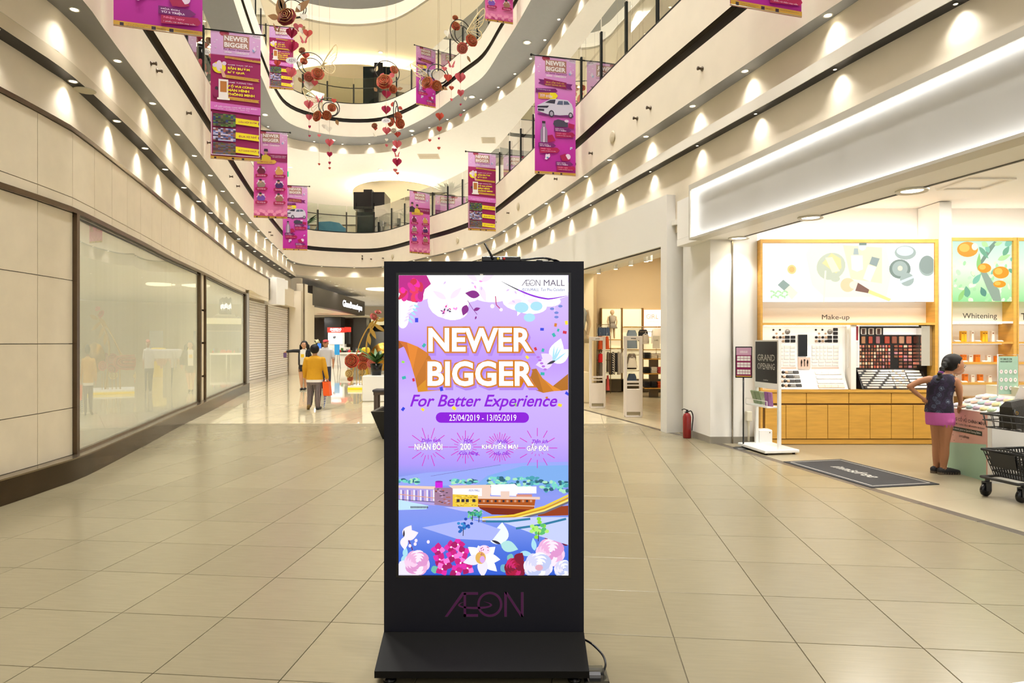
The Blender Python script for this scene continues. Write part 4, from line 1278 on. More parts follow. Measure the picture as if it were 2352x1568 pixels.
cf = [(957, 735, eBlue), (1245, 756, eBlue), (1276, 746, eOr), (1282, 758, eTeal), (1297, 763, eRed), (1301, 741, eYel), (1272, 769, eTeal), (974, 793, eTeal), (926, 831, eGrn), (928, 867, eTeal), (950, 872, eRed), (1048, 837, eRed), (1211, 820, eYel), (1247, 804, eTeal), (1230, 801, eRed), (1246, 858, eTeal), (926, 939, eBlue), (971, 940, eYel), (1043, 937, eYel), (1256, 914, eOr), (1286, 930, eYel), (1184, 929, eGrn), (1014, 893, eBlue), (1303, 903, eBlue)]
for (x, y, m2) in cf:
 r_ = rr.uniform(3.2, 5.0); an = rr.uniform(0, 3)
 a.P([(x + rot2(r_ * sx, r_ * .75 * sy, an)[0], y + rot2(r_ * sx, r_ * .75 * sy, an)[1]) for sx, sy in ((-1, -1), (1, -1), (1, 1), (-1, 1))], m2)
def butterfly(a, x, y, s, an, m1, m2, acc):
 a.PT(x, y, 50 * s, 15 * s, an - .75, m1); a.PT(x, y, 58 * s, 17 * s, an - 1.35, m1)
 a.PT(x, y, 40 * s, 13 * s, an + 2.9, m2); a.PT(x, y, 34 * s, 11 * s, an - 2.6, m2)
 for d_ in (-1.15, -1.35, -1.6, -.75):
  a.PT(x, y, 40 * s, 2.0 * s, an + d_, eSky)
 for i in range(5):
  a.EL(x - 34 * s + i * 4 * s, y - 12 * s + i * 7 * s, 4 * s, 2.6 * s, acc)
 a.PT(x + 6 * s, y - 4 * s, -22 * s, 3.0 * s, an - .5, eDk)
butterfly(a, 1270, 832, 1.0, .1, eW, eLil, E('violet_soft', (180, 110, 220)))
cl(a); a.build('confetti_print', screen)['kind'] = 'stuff'
# -- headline
a = PA(sfn, .00004); a.k = 40
eShad = E('headline_shadow', (172, 128, 232))
for s_, x0, y0, x1, y1 in (('NEWER', 984, 753, 1222, 807.5), ('BIGGER', 982, 829, 1226, 886.5)):
 ref = text_geo(s_, .028)
 g = text_geo(s_, .028)
 fx, fy = (x1 - x0) / (g[3] - g[2]), (y1 - y0) / (g[5] - g[4])
 big = text_geo(s_, .078)
 ex0, ex1 = (g[2] - big[2]) * fx, (big[3] - g[3]) * fx
 ey0, ey1 = (g[4] - big[4]) * fy, (big[5] - g[5]) * fy
 a.T(s_, x0 - ex0 + 4, y0 - ey1 + 6, x1 + ex1 + 4, y1 + ey0 + 6, eShad, bold=.078)
 a.T(s_, x0 - ex0, y0 - ey1, x1 + ex1, y1 + ey0, eOr, bold=.078)
 a.T(s_, x0, y0, x1, y1, eW, bold=.028, res=4)
a.T('For Better Experience', 942, 906, 1280, 942, ePur, bold=.016, shear=.32, res=4)
pill = [(1001 + 11.5 - 11.5 * math.cos(t), 958.5 - 11.5 * math.sin(t)) for t in [math.pi / 2 * i / 5 for i in range(6)]]
pts = [(1013 - 12 * math.sin(t), 958.5 - 12 * math.cos(t)) for t in [math.pi * i / 8 for i in range(9)]] + [(1203 + 12 * math.sin(t), 958.5 + 12 * math.cos(t)) for t in [math.pi * i / 8 for i in range(9)]]
a.P(pts, ePur)
a.T('25/04/2019 - 13/05/2019', 1032, 951.5, 1186, 966, eW)
eBur = E('burst', (206, 30, 190))
for (cx_, cy_, r0, r1, nb, alt, t1, t2, t3) in ((984, 1026, 20, 46, 20, .62, 'Diện tích', 'NHÂN ĐÔI', ''), (1069, 1026, 18, 38, 24, .7, 'Hơn', '200', 'Cửa Hàng'), (1148, 1026, 18, 34, 32, .9, 'Nhiều', 'KHUYẾN MẠI', 'Hấp Dẫn'), (1234, 1028, 14, 46, 24, .42, 'Tiện ích', 'GẤP ĐÔI', '')):
 for i in range(nb):
  an = 2 * math.pi * i / nb
  r2 = r1 * (1 if i % 2 == 0 else alt)
  ra = r0 if i % 2 == 0 else r0 * .9
  if nb == 24 and alt < .5: ra = 27 if i % 2 == 0 else 14
  a.LN([(cx_ + math.cos(an) * ra, cy_ + math.sin(an) * ra), (cx_ + math.cos(an) * r2, cy_ + math.sin(an) * r2)], 1.5 if i % 2 == 0 else 1.1, eBur)
 w1 = {'Diện tích': 44, 'Hơn': 20, 'Nhiều': 26, 'Tiện ích': 36}[t1]
 a.T(t1, cx_ + 6 - w1 / 2, cy_ - 20, cx_ + 6 + w1 / 2, cy_ - 9, ePur, bold=.02, shear=.3)
 w2 = {'NHÂN ĐÔI': 64, '200': 25, 'KHUYẾN MẠI': 83, 'GẤP ĐÔI': 49}[t2]
 hb = -9 if t2 != '200' else -6
 a.T(t2, cx_ - w2 / 2, cy_ + hb - 3, cx_ + w2 / 2 + .5, cy_ + 7.6, E('burst_edge', (150, 110, 170)), bold=.06)
 a.T(t2, cx_ - w2 / 2 + .5, cy_ + hb - 2.4, cx_ + w2 / 2, cy_ + 6.8, eW, bold=.02)
 if t3:
  a.T(t3, cx_ - 14, cy_ + 9, cx_ + 30 if t3[0] == 'C' else cx_ + 22, cy_ + 20, ePur, bold=.02, shear=.3)
cl(a); a.build('lettering', screen)
# -- drawing of the mall
a = PA(sfn, .000025)
def C(name, col): return E('art_' + name, col)
a.P([(916, 1095), (980, 1085), (1060, 1080), (1150, 1066), (1210, 1062), (1305, 1060), (1305, 1115), (916, 1115)], C('haze', (150, 166, 244)))
a.P([(1120, 1092), (1200, 1070), (1305, 1068), (1305, 1115), (1090, 1115)], C('haze2', (124, 172, 236)))
tg = [C('tree1', (120, 214, 200)), C('tree2', (70, 160, 176)), C('tree3', (40, 96, 120)), C('tree4', (170, 230, 190))]
for (x0, x1, y0, y1, n_) in ((916, 962, 1100, 1108, 22), (1038, 1095, 1102, 1110, 30), (1122, 1250, 1096, 1118, 70), (1240, 1303, 1104, 1128, 40)):
 for i in range(n_):
  a.EL(rr.uniform(x0, x1), rr.uniform(y0, y1), rr.uniform(3, 8), rr.uniform(2, 5), tg[i % 4], 0, 8)
cre, bro, pnk, wal, lin_ = C('cream', (236, 206, 190)), C('brown', (176, 84, 20)), C('rosewall', (206, 170, 206)), C('whitewall', (246, 244, 255)), C('ink', (44, 34, 50))
a.P([(916, 1118), (1000, 1122), (1000, 1160), (916, 1152)], C('lav', (176, 160, 226))); a.P([(916, 1114), (1002, 1116), (1002, 1123), (916, 1119)], cre)
for i in range(16):
 a.P([(920 + i * 5, 1124 + (i % 3)), (923 + i * 5, 1124 + (i % 3)), (923 + i * 5, 1150), (920 + i * 5, 1149)], [wal, C('lav2', (130, 120, 196)), pnk][i % 3])
a.LN([(916, 1134), (1000, 1143)], 1.6, C('or', (226, 160, 120))); a.LN([(916, 1146), (1000, 1152)], 1.2, lin_)
a.P([(998, 1119), (1040, 1119), (1040, 1163), (998, 1158)], C('mauvebrick', (160, 120, 150)))
for i in range(26):
 a.P([(x, y) for x, y in ((rr.uniform(999, 1006), 0),)] and [(q, w) for q, w in (lambda X, Y: ((X, Y), (X + 5, Y), (X + 5, Y + 1.6), (X, Y + 1.6)))(rr.uniform(999, 1030), rr.uniform(1121, 1156))], [bro, lin_, pnk][i % 3])
a.P([(1000, 1105), (1017, 1105), (1017, 1119), (1000, 1119)], C('tower', (206, 20, 220))); a.EL(1008.5, 1105, 8.5, 2, C('tower_top', (150, 10, 170)))
a.P([(1030, 1114), (1130, 1112), (1122, 1122), (1040, 1121)], cre)
a.P([(1040, 1121), (1107, 1120), (1107, 1140), (1040, 1135)], wal)
aeon(a, 1076, -1127.5, 1088, -1123, eNv); a.T('MALL', 1090, 1123, 1102, 1127.5, eNv)
a.P([(1040, 1134), (1098, 1136), (1098, 1165), (1040, 1162)], C('yellow_brick', (236, 200, 60)))
for i in range(40):
 X, Y = rr.uniform(1041, 1092), rr.uniform(1136, 1160)
 a.P([(X, Y), (X + 5, Y), (X + 5, Y + 1.3), (X, Y + 1.3)], [C('yb1', (200, 150, 40)), C('yb2', (120, 84, 30)), C('yb3', (250, 226, 120))][i % 3])
for X in (1049, 1060, 1070, 1085):
 a.P([(X, 1145), (X + 7, 1145), (X + 7, 1152), (X, 1152)], lin_)
a.P([(1107, 1120), (1125, 1112), (1130, 1124), (1125, 1140), (1107, 1140)], cre)
a.P([(1128, 1112), (1182, 1110), (1196, 1122), (1185, 1138), (1128, 1136)], wal); a.P([(1190, 1116), (1232, 1116), (1232, 1132), (1190, 1132)], wal)
a.P([(1150, 1127), (1170, 1127), (1170, 1140), (1150, 1140)], cre); a.P([(1186, 1134), (1222, 1134), (1222, 1144), (1186, 1144)], C('rosy', (214, 140, 120)))
a.P([(1098, 1142), (1230, 1144), (1225, 1178), (1098, 1166)], bro); a.P([(1098, 1138), (1240, 1140), (1240, 1146), (1098, 1144)], cre)
for i in range(14):
 a.P([(1100 + i * 9, 1147), (1105 + i * 9, 1147), (1105 + i * 9, 1152), (1100 + i * 9, 1152)], [lin_, C('win', (206, 150, 120))][i % 2])
a.LN([(1098, 1157), (1228, 1161)], 1.6, cre); a.LN([(1098, 1164), (1226, 1170)], 1.6, C('redb', (140, 40, 10)))
a.P([(1098, 1164), (1210, 1170), (1190, 1182), (1130, 1180)], C('redb2', (120, 30, 10)))
a.P([(1240, 1164), (1305, 1160), (1305, 1182), (1235, 1184)], C('redb3', (150, 56, 20)))
for i, (c_, o_) in enumerate(((C('ramp1', (240, 206, 60)), 0), (C('ramp2', (206, 150, 30)), 5), (C('ramp3', (250, 226, 120)), 9), (C('ramp4', (110, 104, 120)), 13))):
 a.P([(1108, 1186 + o_ * .6), (1180, 1180 + o_ * .8), (1250, 1160 + o_), (1305, 1134 + o_ * 1.2), (1305, 1139 + o_ * 1.2), (1250, 1165 + o_), (1180, 1185 + o_ * .8), (1108, 1190 + o_ * .6)], c_)
a.P([(1020, 1163), (1100, 1163), (1110, 1178), (1060, 1172)], C('plaza', (190, 190, 246)))
a.P([(916, 1146), (985, 1160), (980, 1168), (916, 1170)], C('mint', (190, 226, 246)))
for i in range(12):
 a.P([(944 + i * 3.4, 1161), (946 + i * 3.4, 1161), (946 + i * 3.4, 1166), (944 + i * 3.4, 1166)], lin_)
a.P([(1080, 1190), (1150, 1196), (1240, 1230), (1305, 1250), (1305, 1186), (1200, 1186)], C('roadlight', (196, 206, 250)))
a.P([(970, 1210), (1080, 1190), (1150, 1214), (1130, 1240), (1050, 1236)], C('roadlav', (170, 180, 248)))
for (x0, y0, x1, y1) in ((1116, 1196, 1218, 1190), (1185, 1212, 1300, 1190)):
 a.LN([(x0, y0), ((x0 + x1) / 2, (y0 + y1) / 2 + 3), (x1, y1)], 5, C('hedge', (40, 120, 160)))
for (x, y, r_, c0) in ((1065, 1208, 13, [(30, 100, 190), (20, 70, 170), (50, 140, 210)]), (1086, 1177, 10, [(60, 170, 110), (40, 130, 120), (120, 206, 150)]), (1101, 1180, 10, [(40, 130, 120), (60, 170, 170), (90, 190, 140)]), (1237, 1215, 18, [(140, 220, 60), (90, 190, 110), (180, 236, 120)])):
 for i in range(24):
  a.EL(x + rr.gauss(0, r_ * .45), y + rr.gauss(0, r_ * .45), r_ * .3, r_ * .25, C('t%d%d' % (x, i % 3), c0[i % 3]), 0, 8)
 a.LN([(x, y + 4), (x - 1, y + r_ + 8)], 1.6, lin_)
a.LN([(990, 1092), (1050, 1082), (1150, 1066)], .8, C('hill', (110, 100, 170)))
cl(a); a.build('mall_drawing', screen)
# -- flowers and butterflies along the bottom
a = PA(sfn, .000025); a.k = 12
pk = [C('p1', (246, 206, 236)), C('p2', (236, 176, 220)), C('p3', (252, 232, 246)), C('p4', (222, 150, 206))]
wt = [C('w1', (236, 232, 250)), C('w2', (214, 214, 244)), C('w3', (250, 248, 255)), C('w4', (190, 200, 240))]
hp = [C('h1', (226, 40, 170)), C('h2', (206, 20, 130)), C('h3', (250, 120, 214)), C('h4', (170, 10, 100))]
for (x, y, L, w, an, m2) in ((930, 1280, 26, 6, -1.5, eSky), (922, 1290, 24, 5, -1.0, eSky), (1195, 1268, 30, 6, .2, eSky), (1228, 1264, 30, 6, -1.7, eSky), (1215, 1278, 26, 6, .4, eSky), (990, 1310, 20, 9, -.3, C('leaf', (110, 190, 170))), (1150, 1310, 22, 10, -.6, C('leaf2', (110, 176, 200))), (1165, 1276, 18, 9, .5, C('leaf3', (120, 190, 190))), (1280, 1236, 24, 8, -1.3, C('wine', (110, 10, 60))), (1262, 1240, 22, 9, -1.9, C('wine', (110, 10, 60))), (1290, 1246, 22, 8, -.1, C('wine', (110, 10, 60)))):
 a.PT(x, y, L, w, an, m2)
a.EL(930, 1310, 24, 24, wt[0]); rose(a, 958, 1292, 30, pk, 5, 2)
for (cx_, cy_) in ((1006, 1262), (1036, 1256), (1052, 1250), (1010, 1284), (1040, 1276), (1058, 1292), (1024, 1296), (1074, 1304), (1048, 1312), (1016, 1306), (1064, 1268)):
 for i in range(4):
  a.PT(cx_, cy_, 17, 7.5, i * 1.57 + cx_ * .1, hp[(i + cx_) % 4])
 a.EL(cx_, cy_, 2, 2, eW)
for an, L in ((-2.5, 36), (-1.9, 26), (.1, 36), (.75, 40), (1.55, 40), (2.9, 40), (-.7, 34)):
 a.PT(1108, 1280, L * 1.15, 12, an, wt[2] if an < 1 else wt[0])
for (x, y, rx, ry, m2) in ((1112, 1262, 14, 11, C('lip', (250, 220, 246))), (1104, 1280, 12, 14, C('lipy', (226, 176, 90))), (1108, 1284, 6, 8, C('liplav', (220, 170, 236)))):
 a.EL(x, y, rx, ry, m2)
for i in range(14):
 a.EL(1112 + rr.uniform(-11, 11), 1266 + rr.uniform(-12, 10), 1.2, 1.2, C('spot', (170, 10, 110)), 0, 6)
rose(a, 1184, 1304, 26, [C('d1', (170, 10, 60)), C('d2', (130, 6, 50)), C('d3', (206, 30, 110))], 4, 4)
a.PT(1186, 1290, 26, 12, -1.0, C('d2', (130, 6, 50)))
rose(a, 1264, 1268, 34, pk, 5, 6); rose(a, 1236, 1300, 34, wt, 5, 8); rose(a, 1294, 1306, 22, wt, 3, 9)
a.EL(1238, 1302, 9, 7, C('wc', (226, 170, 190)))
a.LN([(938, 1236), (946, 1256), (948, 1262)], 2, C('twig', (110, 20, 60)))
for (x, y) in ((935, 1238), (942, 1252), (956, 1240), (954, 1248), (984, 1243)):
 a.EL(x, y, 3.4, 4, pk[2])
for (p, s_, an, m1, m2) in (((1150, 1248), 1.0, -1.0, C('b1', (236, 246, 252)), C('b2', (176, 226, 226))), ((928, 1232), .7, .2, C('b3', (252, 236, 244)), C('b3', (252, 236, 244)))):
 a.PT(p[0], p[1], 50 * s_, 17 * s_, an - .5, m1); a.PT(p[0], p[1], 46 * s_, 15 * s_, an - 1.2, m1); a.PT(p[0], p[1], 42 * s_, 13 * s_, an + 1.3, m2)
 a.PT(p[0], p[1], -24 * s_, 3 * s_, an + .6 + .8, eDk)
cl(a); a.build('flower_border', screen)
# ------------------------------------------------------------------ media player on top of the kiosk
zt = kz1
pl_ = thing('media_player', 'flat black media player box with a raised antenna on the kiosk', 'media player', (at(1150, 0, 3.12).x, 3.115, zt))
m_ = MB(); m_.obox((0, .02, .016), (.185, .10, .026), .08, 0, .004); m_.build('case', BLK2, pl_)
for i, c_ in enumerate(((226, 206, 60), (240, 240, 240), (206, 40, 40))):
 m_ = MB(); m_.lathe([(.0062, 0), (.0062, .006), (.003, .007)], 10); m_.xf(Matrix.Translation((-.012 + i * .0145, -.033, .016)) @ Matrix.Rotation(math.radians(90), 4, 'X'))
 m_.build('socket', [M('socket_%d' % i, c_, .4)], pl_)
m_ = MB(); m_.tube([(-.035, -.045, .012), (-.038, -.045, .02), (-.075, -.045, .088)], [.006, .006, .0045], 8); m_.build('antenna', BLK2, pl_)
m_ = MB()
L = catmull([(at(1165, 0, 3.1).x, 3.1, zt + .012), (at(1200, 0, 3.1).x, 3.1, zt + .014), (at(1240, 0, 3.1).x, 3.1, zt + .022), (at(1262, 0, 3.1).x, 3.1, zt + .018), (at(1285, 0, 3.1).x, 3.12, zt + .004)], 6)
m_.tube(L, .005, 8)
L = catmull([(at(1195, 0, 3.1).x, 3.09, zt + .008), (at(1225, 0, 3.1).x, 3.08, zt + .003), (at(1250, 0, 3.1).x, 3.1, zt + .008), (at(1275, 0, 3.1).x, 3.1, zt + .014), (at(1292, 0, 3.1).x, 3.14, zt + .002)], 6)
m_.tube(L, .003, 6)
tag(m_.build('video_cable', BLK2), 'black video cable looping over the top of the kiosk', 'cable')
pg = thing('adapter_plug', 'small black and white adapter plug on the kiosk top', 'adapter', (at(1238, 0, 3.1).x, 3.1, zt))
m_ = MB(); m_.obox((0, 0, .007), (.026, .02, .012), 0, 0, .002); m_.build('plug', BLK2, pg)
m_ = MB(); m_.obox((.03, 0, .007), (.026, .012, .008), .1, 0, .001); m_.build('lead', WHITEP, pg)
# power lead and its transparent floor socket
m_ = MB()
L = catmull([(kx1 - .02, 3.1, .09), (kx1 + .03, 3.03, .094), (kx1 + .075, 2.97, .07), (kx1 + .085, 2.93, .045), (kx1 + .07, 2.91, .02), (kx1 + .055, 2.9, .012)], 8)
m_.tube(L, .005, 8)
tag(m_.build('power_lead', BLK2), 'black power lead curving from the kiosk to the floor', 'cable')
CLR = glass_mat('clear_plastic', (225, 228, 230), 2.2, .08)
fs_ = thing('floor_socket_cover', 'clear plastic cover around the floor socket beside the kiosk', 'socket cover', (kx1 + .03, 2.9, 0))
m_ = MB(); m_.bbox(-.05, .06, -.06, .06, 0.0, .014, .003); m_.build('tray', CLR, fs_)
m_ = MB(); m_.box(-.03, .035, .0, .002, .014, .055); m_.box(.035, .037, -.05, .0, .014, .055); m_.build('guard', CLR, fs_)
m_ = MB(); m_.obox((.0, -.02, .022), (.05, .03, .014)); m_.build('plug', M('grey_plug', (120, 120, 124), .4), fs_)
# ------------------------------------------------------------------ cosmetics shop on the right
WHITEW = M('shop_white_wall', (246, 244, 240), 0.5)
WOODG = M('golden_oak', (214, 164, 74), 0.4, noise=.10, nscale=3, stretch=(1, 1, 9))
WOODD = M('golden_oak_dark', (120, 84, 30), 0.5)
SHOPFL = grid_mat('shop_floor_tile', (164, 154, 130), (140, 130, 106), .28, .9, math.radians(12), 4.2, 8.0, .004)
SD = Vector((2.585 - 3.70, 9.49 - 4.70, 0)).normalized()          # along the storefront, away
SN = Vector((-SD.y, SD.x, 0))                                     # into the mall
S0 = Vector((3.70, 4.70, 0))
b = MB(); b.prism([(4.5, 2.0), (4.05, 5.09), (2.88, 10.64), (2.88, 10.7), (9.5, 10.7), (9.5, 2.0)], -.1, .0006)
struct(b.build('floor_shop', SHOPFL), 'cream tiled floor of the cosmetics shop')
# sign box
sg = thing('shop_sign_box', 'long white shop sign box glowing along its edges', 'shop sign', S0)
Ls = (Vector((2.585, 9.49, 0)) - S0).length
e0, e1 = -2.6, Ls
def sbox(m_, a, c, d0, d1, z0, z1, m=0):
 # a..c along the storefront, d depth into the shop (positive away from the mall)
 P = lambda s_, d_: SD * s_ - SN * d_
 q = [P(a, d0), P(c, d0), P(c, d1), P(a, d1)]
 m_.add([(p.x, p.y, z) for z in (z0, z1) for p in q], [(0, 1, 2, 3), (7, 6, 5, 4), (0, 4, 5, 1), (1, 5, 6, 2), (2, 6, 7, 3), (3, 7, 4, 0)], m)
zs0, zs1 = 2.99, 3.74
SIGNF = M('sign_face', (208, 208, 207), .4); SIGNE = M('sign_frame', (206, 202, 192), .4)
m_ = MB(); sbox(m_, e0, e1 - .031, .10, .198, zs0 + .0305, zs1 - .0305); m_.build('face_panel', SIGNF, sg)
m_ = MB()
sbox(m_, e0, e1, -.0, .2, zs1 - .03, zs1 + .05); sbox(m_, e0, e1, 0, .2, zs0, zs0 + .03); sbox(m_, e1 - .03, e1, 0, .2, zs0 + .03, zs1 - .03)
m_.build('frame', SIGNE, sg)
LED = M('led_strip', (255, 252, 246), emit=4.2)
m_ = MB()
sbox(m_, e0, e1 - .04, .03, .095, zs1 - .042, zs1 - .031); m_.build('led_strip', LED, sg)
m_ = MB(); sbox(m_, e0, e1 - .04, .03, .095, zs0 + .031, zs0 + .042); m_.build('led_strip', LED, sg)
m_ = MB(); sbox(m_, e1 - .042, e1 - .031, .03, .095, zs0 + .05, zs1 - .05); m_.build('led_strip', LED, sg)
# soffit with slot and the wall behind the sign
m_ = MB()
off = Vector((S0.x, S0.y, 0))
def sw(m_, *args, **k):
 n0 = len(m_.v); sbox(m_, *args, **k); m_.v[n0:] = [(p[0] + S0.x, p[1] + S0.y, p[2]) for p in m_.v[n0:]]
sw(m_, e0, e1 + .75, .2, .72, zs0 + .02, zs0 + .12)
sw(m_, e0, e1 + .75, .205, .30, zs0 + .125, 3.72)
struct(m_.build('ceiling_shop_soffit', WHITEW), 'white soffit behind the shop sign')
m_ = MB(); sw(m_, e0, e1 + .55, .66, .69, zs0 + .012, zs0 + .03)
struct(m_.build('trim_3', M('slot_grey', (96, 94, 92), .5)), 'dark shutter slot in the soffit')
for (px, py, wh_) in ((1697, 546, 'over the white pier'), (1862, 499, 'over the make-up unit'), (2095, 437, 'towards the orange picture')):
 Yq = (zs0 + .018 - EYE) * FPX / (CY - py)
 downlight((px - CX) / FPX * Yq, Yq, zs0 + .018, 'round downlight in the white soffit behind the glowing shop sign, ' + wh_, 'downlights of the shop soffit', 40, 100, True)
# pier, side wall, ceiling
m_ = MB(); m_.prism([(2.80, 10.62), (2.93, 9.59), (3.625, 9.59), (3.625, 10.62)], 0.1, 3.72); m_.prism([(2.795, 10.62), (2.925, 9.58), (3.625, 9.58), (3.625, 10.62)], 0, .1, 1)
struct(m_.build('pillar', [WHITEW, M('pier_base_grey', (150, 144, 132), .4)]), 'white pier between the two shops')
m_ = MB(); m_.box(3.3, 9.5, 9.96, 10.1, 0, 3.6)
struct(m_.build('wall_shop', WHITEW), 'bright white wall of the cosmetics shop')
m_ = MB(); m_.box(9.5, 9.6, 2, 10.1, 0, 3.6); struct(m_.build('wall_shop_end', WHITEW), 'white end wall of the cosmetics shop')
m_ = MB(); m_.prism([(4.9, 2.0), (4.2, 5.4), (3.2, 9.6), (3.2, 10.1), (9.6, 10.1), (9.6, 2.0)], 3.55, 3.65)
struct(m_.build('ceiling_shop', WHITEW), 'white ceiling of the cosmetics shop')
for (x, y) in ((4.6, 8.4), (6.0, 8.4), (7.6, 8.2), (5.4, 6.4), (7.2, 6.2), (6.2, 4.2)):
 ar = area((x, y, 3.53), 42, .5, .5, (1, .96, .88))  # area lamp and frame added to brighten the shop interior
 m_ = MB(); m_.box(-.3, .3, -.3, -.25, -.02, .0); m_.box(-.3, .3, .25, .3, -.02, 0); m_.box(-.3, -.25, -.25, .25, -.02, 0); m_.box(.25, .3, -.25, .25, -.02, 0)
 o = m_.build('added_panel_light', TRIMW, None, (x, y, 3.55)); tag(o, 'square ceiling light added to brighten the cosmetics shop', 'ceiling light', 'added shop ceiling lights')
m_ = MB(); m_.box(3.245, 3.262, 9.565, 9.59, 0, 3.0); struct(m_.build('trim_4', STEELT), 'shutter rail on the white pier')
# ---- wall units
YF, YB = 9.47, 9.68
def wx(px): return (px - CX) / FPX * YF
def wz(py): return EYE - (py - CY) / FPX * YF
CREAMP = M('unit_cream_panel', (240, 226, 206), .5)
def unit(name, label, x0, x1, z1, z0=0.0):
 r = thing(name, label, 'wall unit', (x0, YF, 0)); r['_o'] = x0
 return r
def ub(m_, nm, mat, root):
 ox = root.location.x
 m_.v = [(p[0] - ox, p[1] - YF, p[2]) for p in m_.v]
 return m_.build(nm, mat, root)
x0, x1 = wx(1747), wx(2155)
u1 = unit('makeup_wall_unit', 'golden oak make-up wall unit with a wide light box on top', x0, x1, wz(548))
zt, zb_ = wz(549), wz(897)
m_ = MB(); m_.box(x0, x0 + .03, YF, 9.955, 0, zt); ub(m_, 'side_panel', WOODG, u1)
m_ = MB(); m_.box(x1 - .045, x1, YF, 9.955, 0, zt); ub(m_, 'side_panel', WOODG, u1)
m_ = MB(); m_.box(x0 + .0305, x1 - .0455, YF + .001, 9.954, zt - .05, zt - .001); ub(m_, 'top_panel', WOODG, u1)
m_ = MB(); m_.box(x0 + .03, x1 - .045, YF, YB, wz(746), wz(741)); ub(m_, 'header_shelf', WOODG, u1)
m_ = MB(); m_.box(x0 + .03, x1 - .045, YB, YB + .04, wz(746), wz(692)); ub(m_, 'header_panel', CREAMP, u1)
m_ = MB(); m_.box(x0 - .005, x1 + .005, YF - .02, 9.955, wz(901), wz(895)); ub(m_, 'countertop', WOODG, u1)
m_ = MB(); m_.box(x0 + .02, x1 - .02, YF + .02, 9.955, 0.0, wz(901)); ub(m_, 'carcass', WOODD, u1)
m_ = MB(); m_.box(x0 + .03, x1 - .04, YF + .005, YF + .03, .01, wz(1009)); ub(m_, 'kick_board', WOODG, u1)
dx = [1757, 1852, 1949.5, 2047, 2146]
for a, c in zip(dx, dx[1:]):
 m_ = MB(); m_.bbox(wx(a) + .004, wx(c) - .004, YF - .005, YF + .02, wz(926), wz(902), .003); ub(m_, 'drawer', WOODG, u1)
dx = [1757, 1805, 1852, 1901, 1949.5, 1998, 2047, 2097, 2146]
for a, c in zip(dx, dx[1:]):
 m_ = MB(); m_.bbox(wx(a) + .003, wx(c) - .003, YF - .005, YF + .02, wz(1007), wz(930), .003); ub(m_, 'door', WOODG, u1)
def sfn_wall(Y, ox=0, oy=0):
 return lambda x, y, d: Vector(((x - CX) / FPX * Y - ox, Y - d - oy, EYE - (-y - CY) / FPX * Y))
a = PA(sfn_wall(YB - .002, x0, YF), .0004)
TXT = M('sign_text_brown', (50, 36, 28), .5)
a.T('Make-up', 1888, 722.5, 1951, 737, TXT, bold=0, res=4); a.build('lettering', u1)
# light box picture
m_ = MB(); m_.box(wx(1751), wx(2148), YF + .03, YF + .06, wz(692.5), wz(558)); lb = ub(m_, 'light_box', M('lightbox_white', (255, 254, 250), emit=1.15), u1)
def LB(n, c): return M('lb_' + n, c, .5, emit=1.0)
a = PA(sfn_wall(YF + .0295, x0, YF), .00008)
c5 = lambda x, y: (1740 + x / 5.6, 540 + y / 5.6)
def EP(x, y, rx, ry, m, an=0): p = c5(x, y); a.EL(p[0], p[1], rx / 5.6, ry / 5.6, m, an, 22)
def PP(pts, m): a.P([c5(*p) for p in pts], m)
PP([(620, 240), (700, 110), (1640, 110), (1720, 480), (1660, 790), (860, 800), (700, 640)], LB('tray', (255, 250, 226)))
PP([(1100, 130), (1600, 160), (1600, 620), (1200, 560)], LB('tray2', (250, 238, 196)))
EP(945, 400, 190, 170, LB('plate', (206, 212, 186)), -.5); PP([(830, 360), (950, 230), (1070, 300), (1080, 420), (1010, 490)], LB('puff', (246, 226, 160)))
PP([(870, 290), (960, 280), (1060, 460), (960, 480)], LB('puff2', (255, 246, 206))); EP(1000, 560, 60, 40, LB('plate', (206, 212, 186)))
EP(440, 440, 58, 60, LB('shell', (246, 216, 140))); EP(440, 440, 36, 38, LB('shell2', (236, 190, 110)))
PP([(330, 572), (416, 640), (340, 712), (258, 640)], LB('cap', (150, 170, 160))); PP([(340, 712), (416, 640), (520, 740), (440, 830)], LB('bottle', (250, 246, 216)))
for i in range(16): EP(180 + (i % 8) * 28, 720 + (i // 8) * 50 + (i % 3) * 12, 20, 13, LB('leafy', (190, 232, 176)), i)
PP([(1240, 170), (1290, 170), (1300, 250), (1230, 250)], LB('pump', (176, 190, 186))); PP([(1200, 260), (1350, 260), (1355, 440), (1280, 470), (1210, 440)], LB('bot2', (255, 252, 240)))
PP([(1470, 275), (1570, 300), (1530, 405), (1435, 370)], LB('cap2', (150, 166, 162))); PP([(1420, 380), (1530, 410), (1450, 600), (1355, 560)], LB('bot3', (255, 252, 232)))
EP(1160, 640, 95, 90, LB('powder', (246, 216, 170))); EP(1240, 640, 60, 50, LB('brush_head', (255, 240, 214)))
PP([(1290, 610), (1435, 700), (1420, 745), (1255, 715)], LB('ferrule', (130, 90, 76))); PP([(1435, 700), (1720, 820), (1690, 850), (1420, 745)], LB('handle', (255, 240, 150)))
PP([(862, 455), (884, 455), (860, 860), (840, 860)], LB('stick', (255, 250, 220)))
g1, g2, g3 = LB('comp_dark', (128, 146, 136)), LB('comp_mid', (172, 188, 180)), LB('comp_light', (222, 232, 236))
EP(1900, 225, 138, 90, g2); EP(1895, 205, 110, 62, g3); EP(1830, 435, 138, 125, g1); EP(1830, 430, 100, 98, g2); EP(1832, 425, 32, 32, LB('cream', (255, 240, 206)))
EP(1920, 570, 90, 86, g2); PP([(1825, 590), (2000, 520), (2008, 550), (1832, 625)], g3)
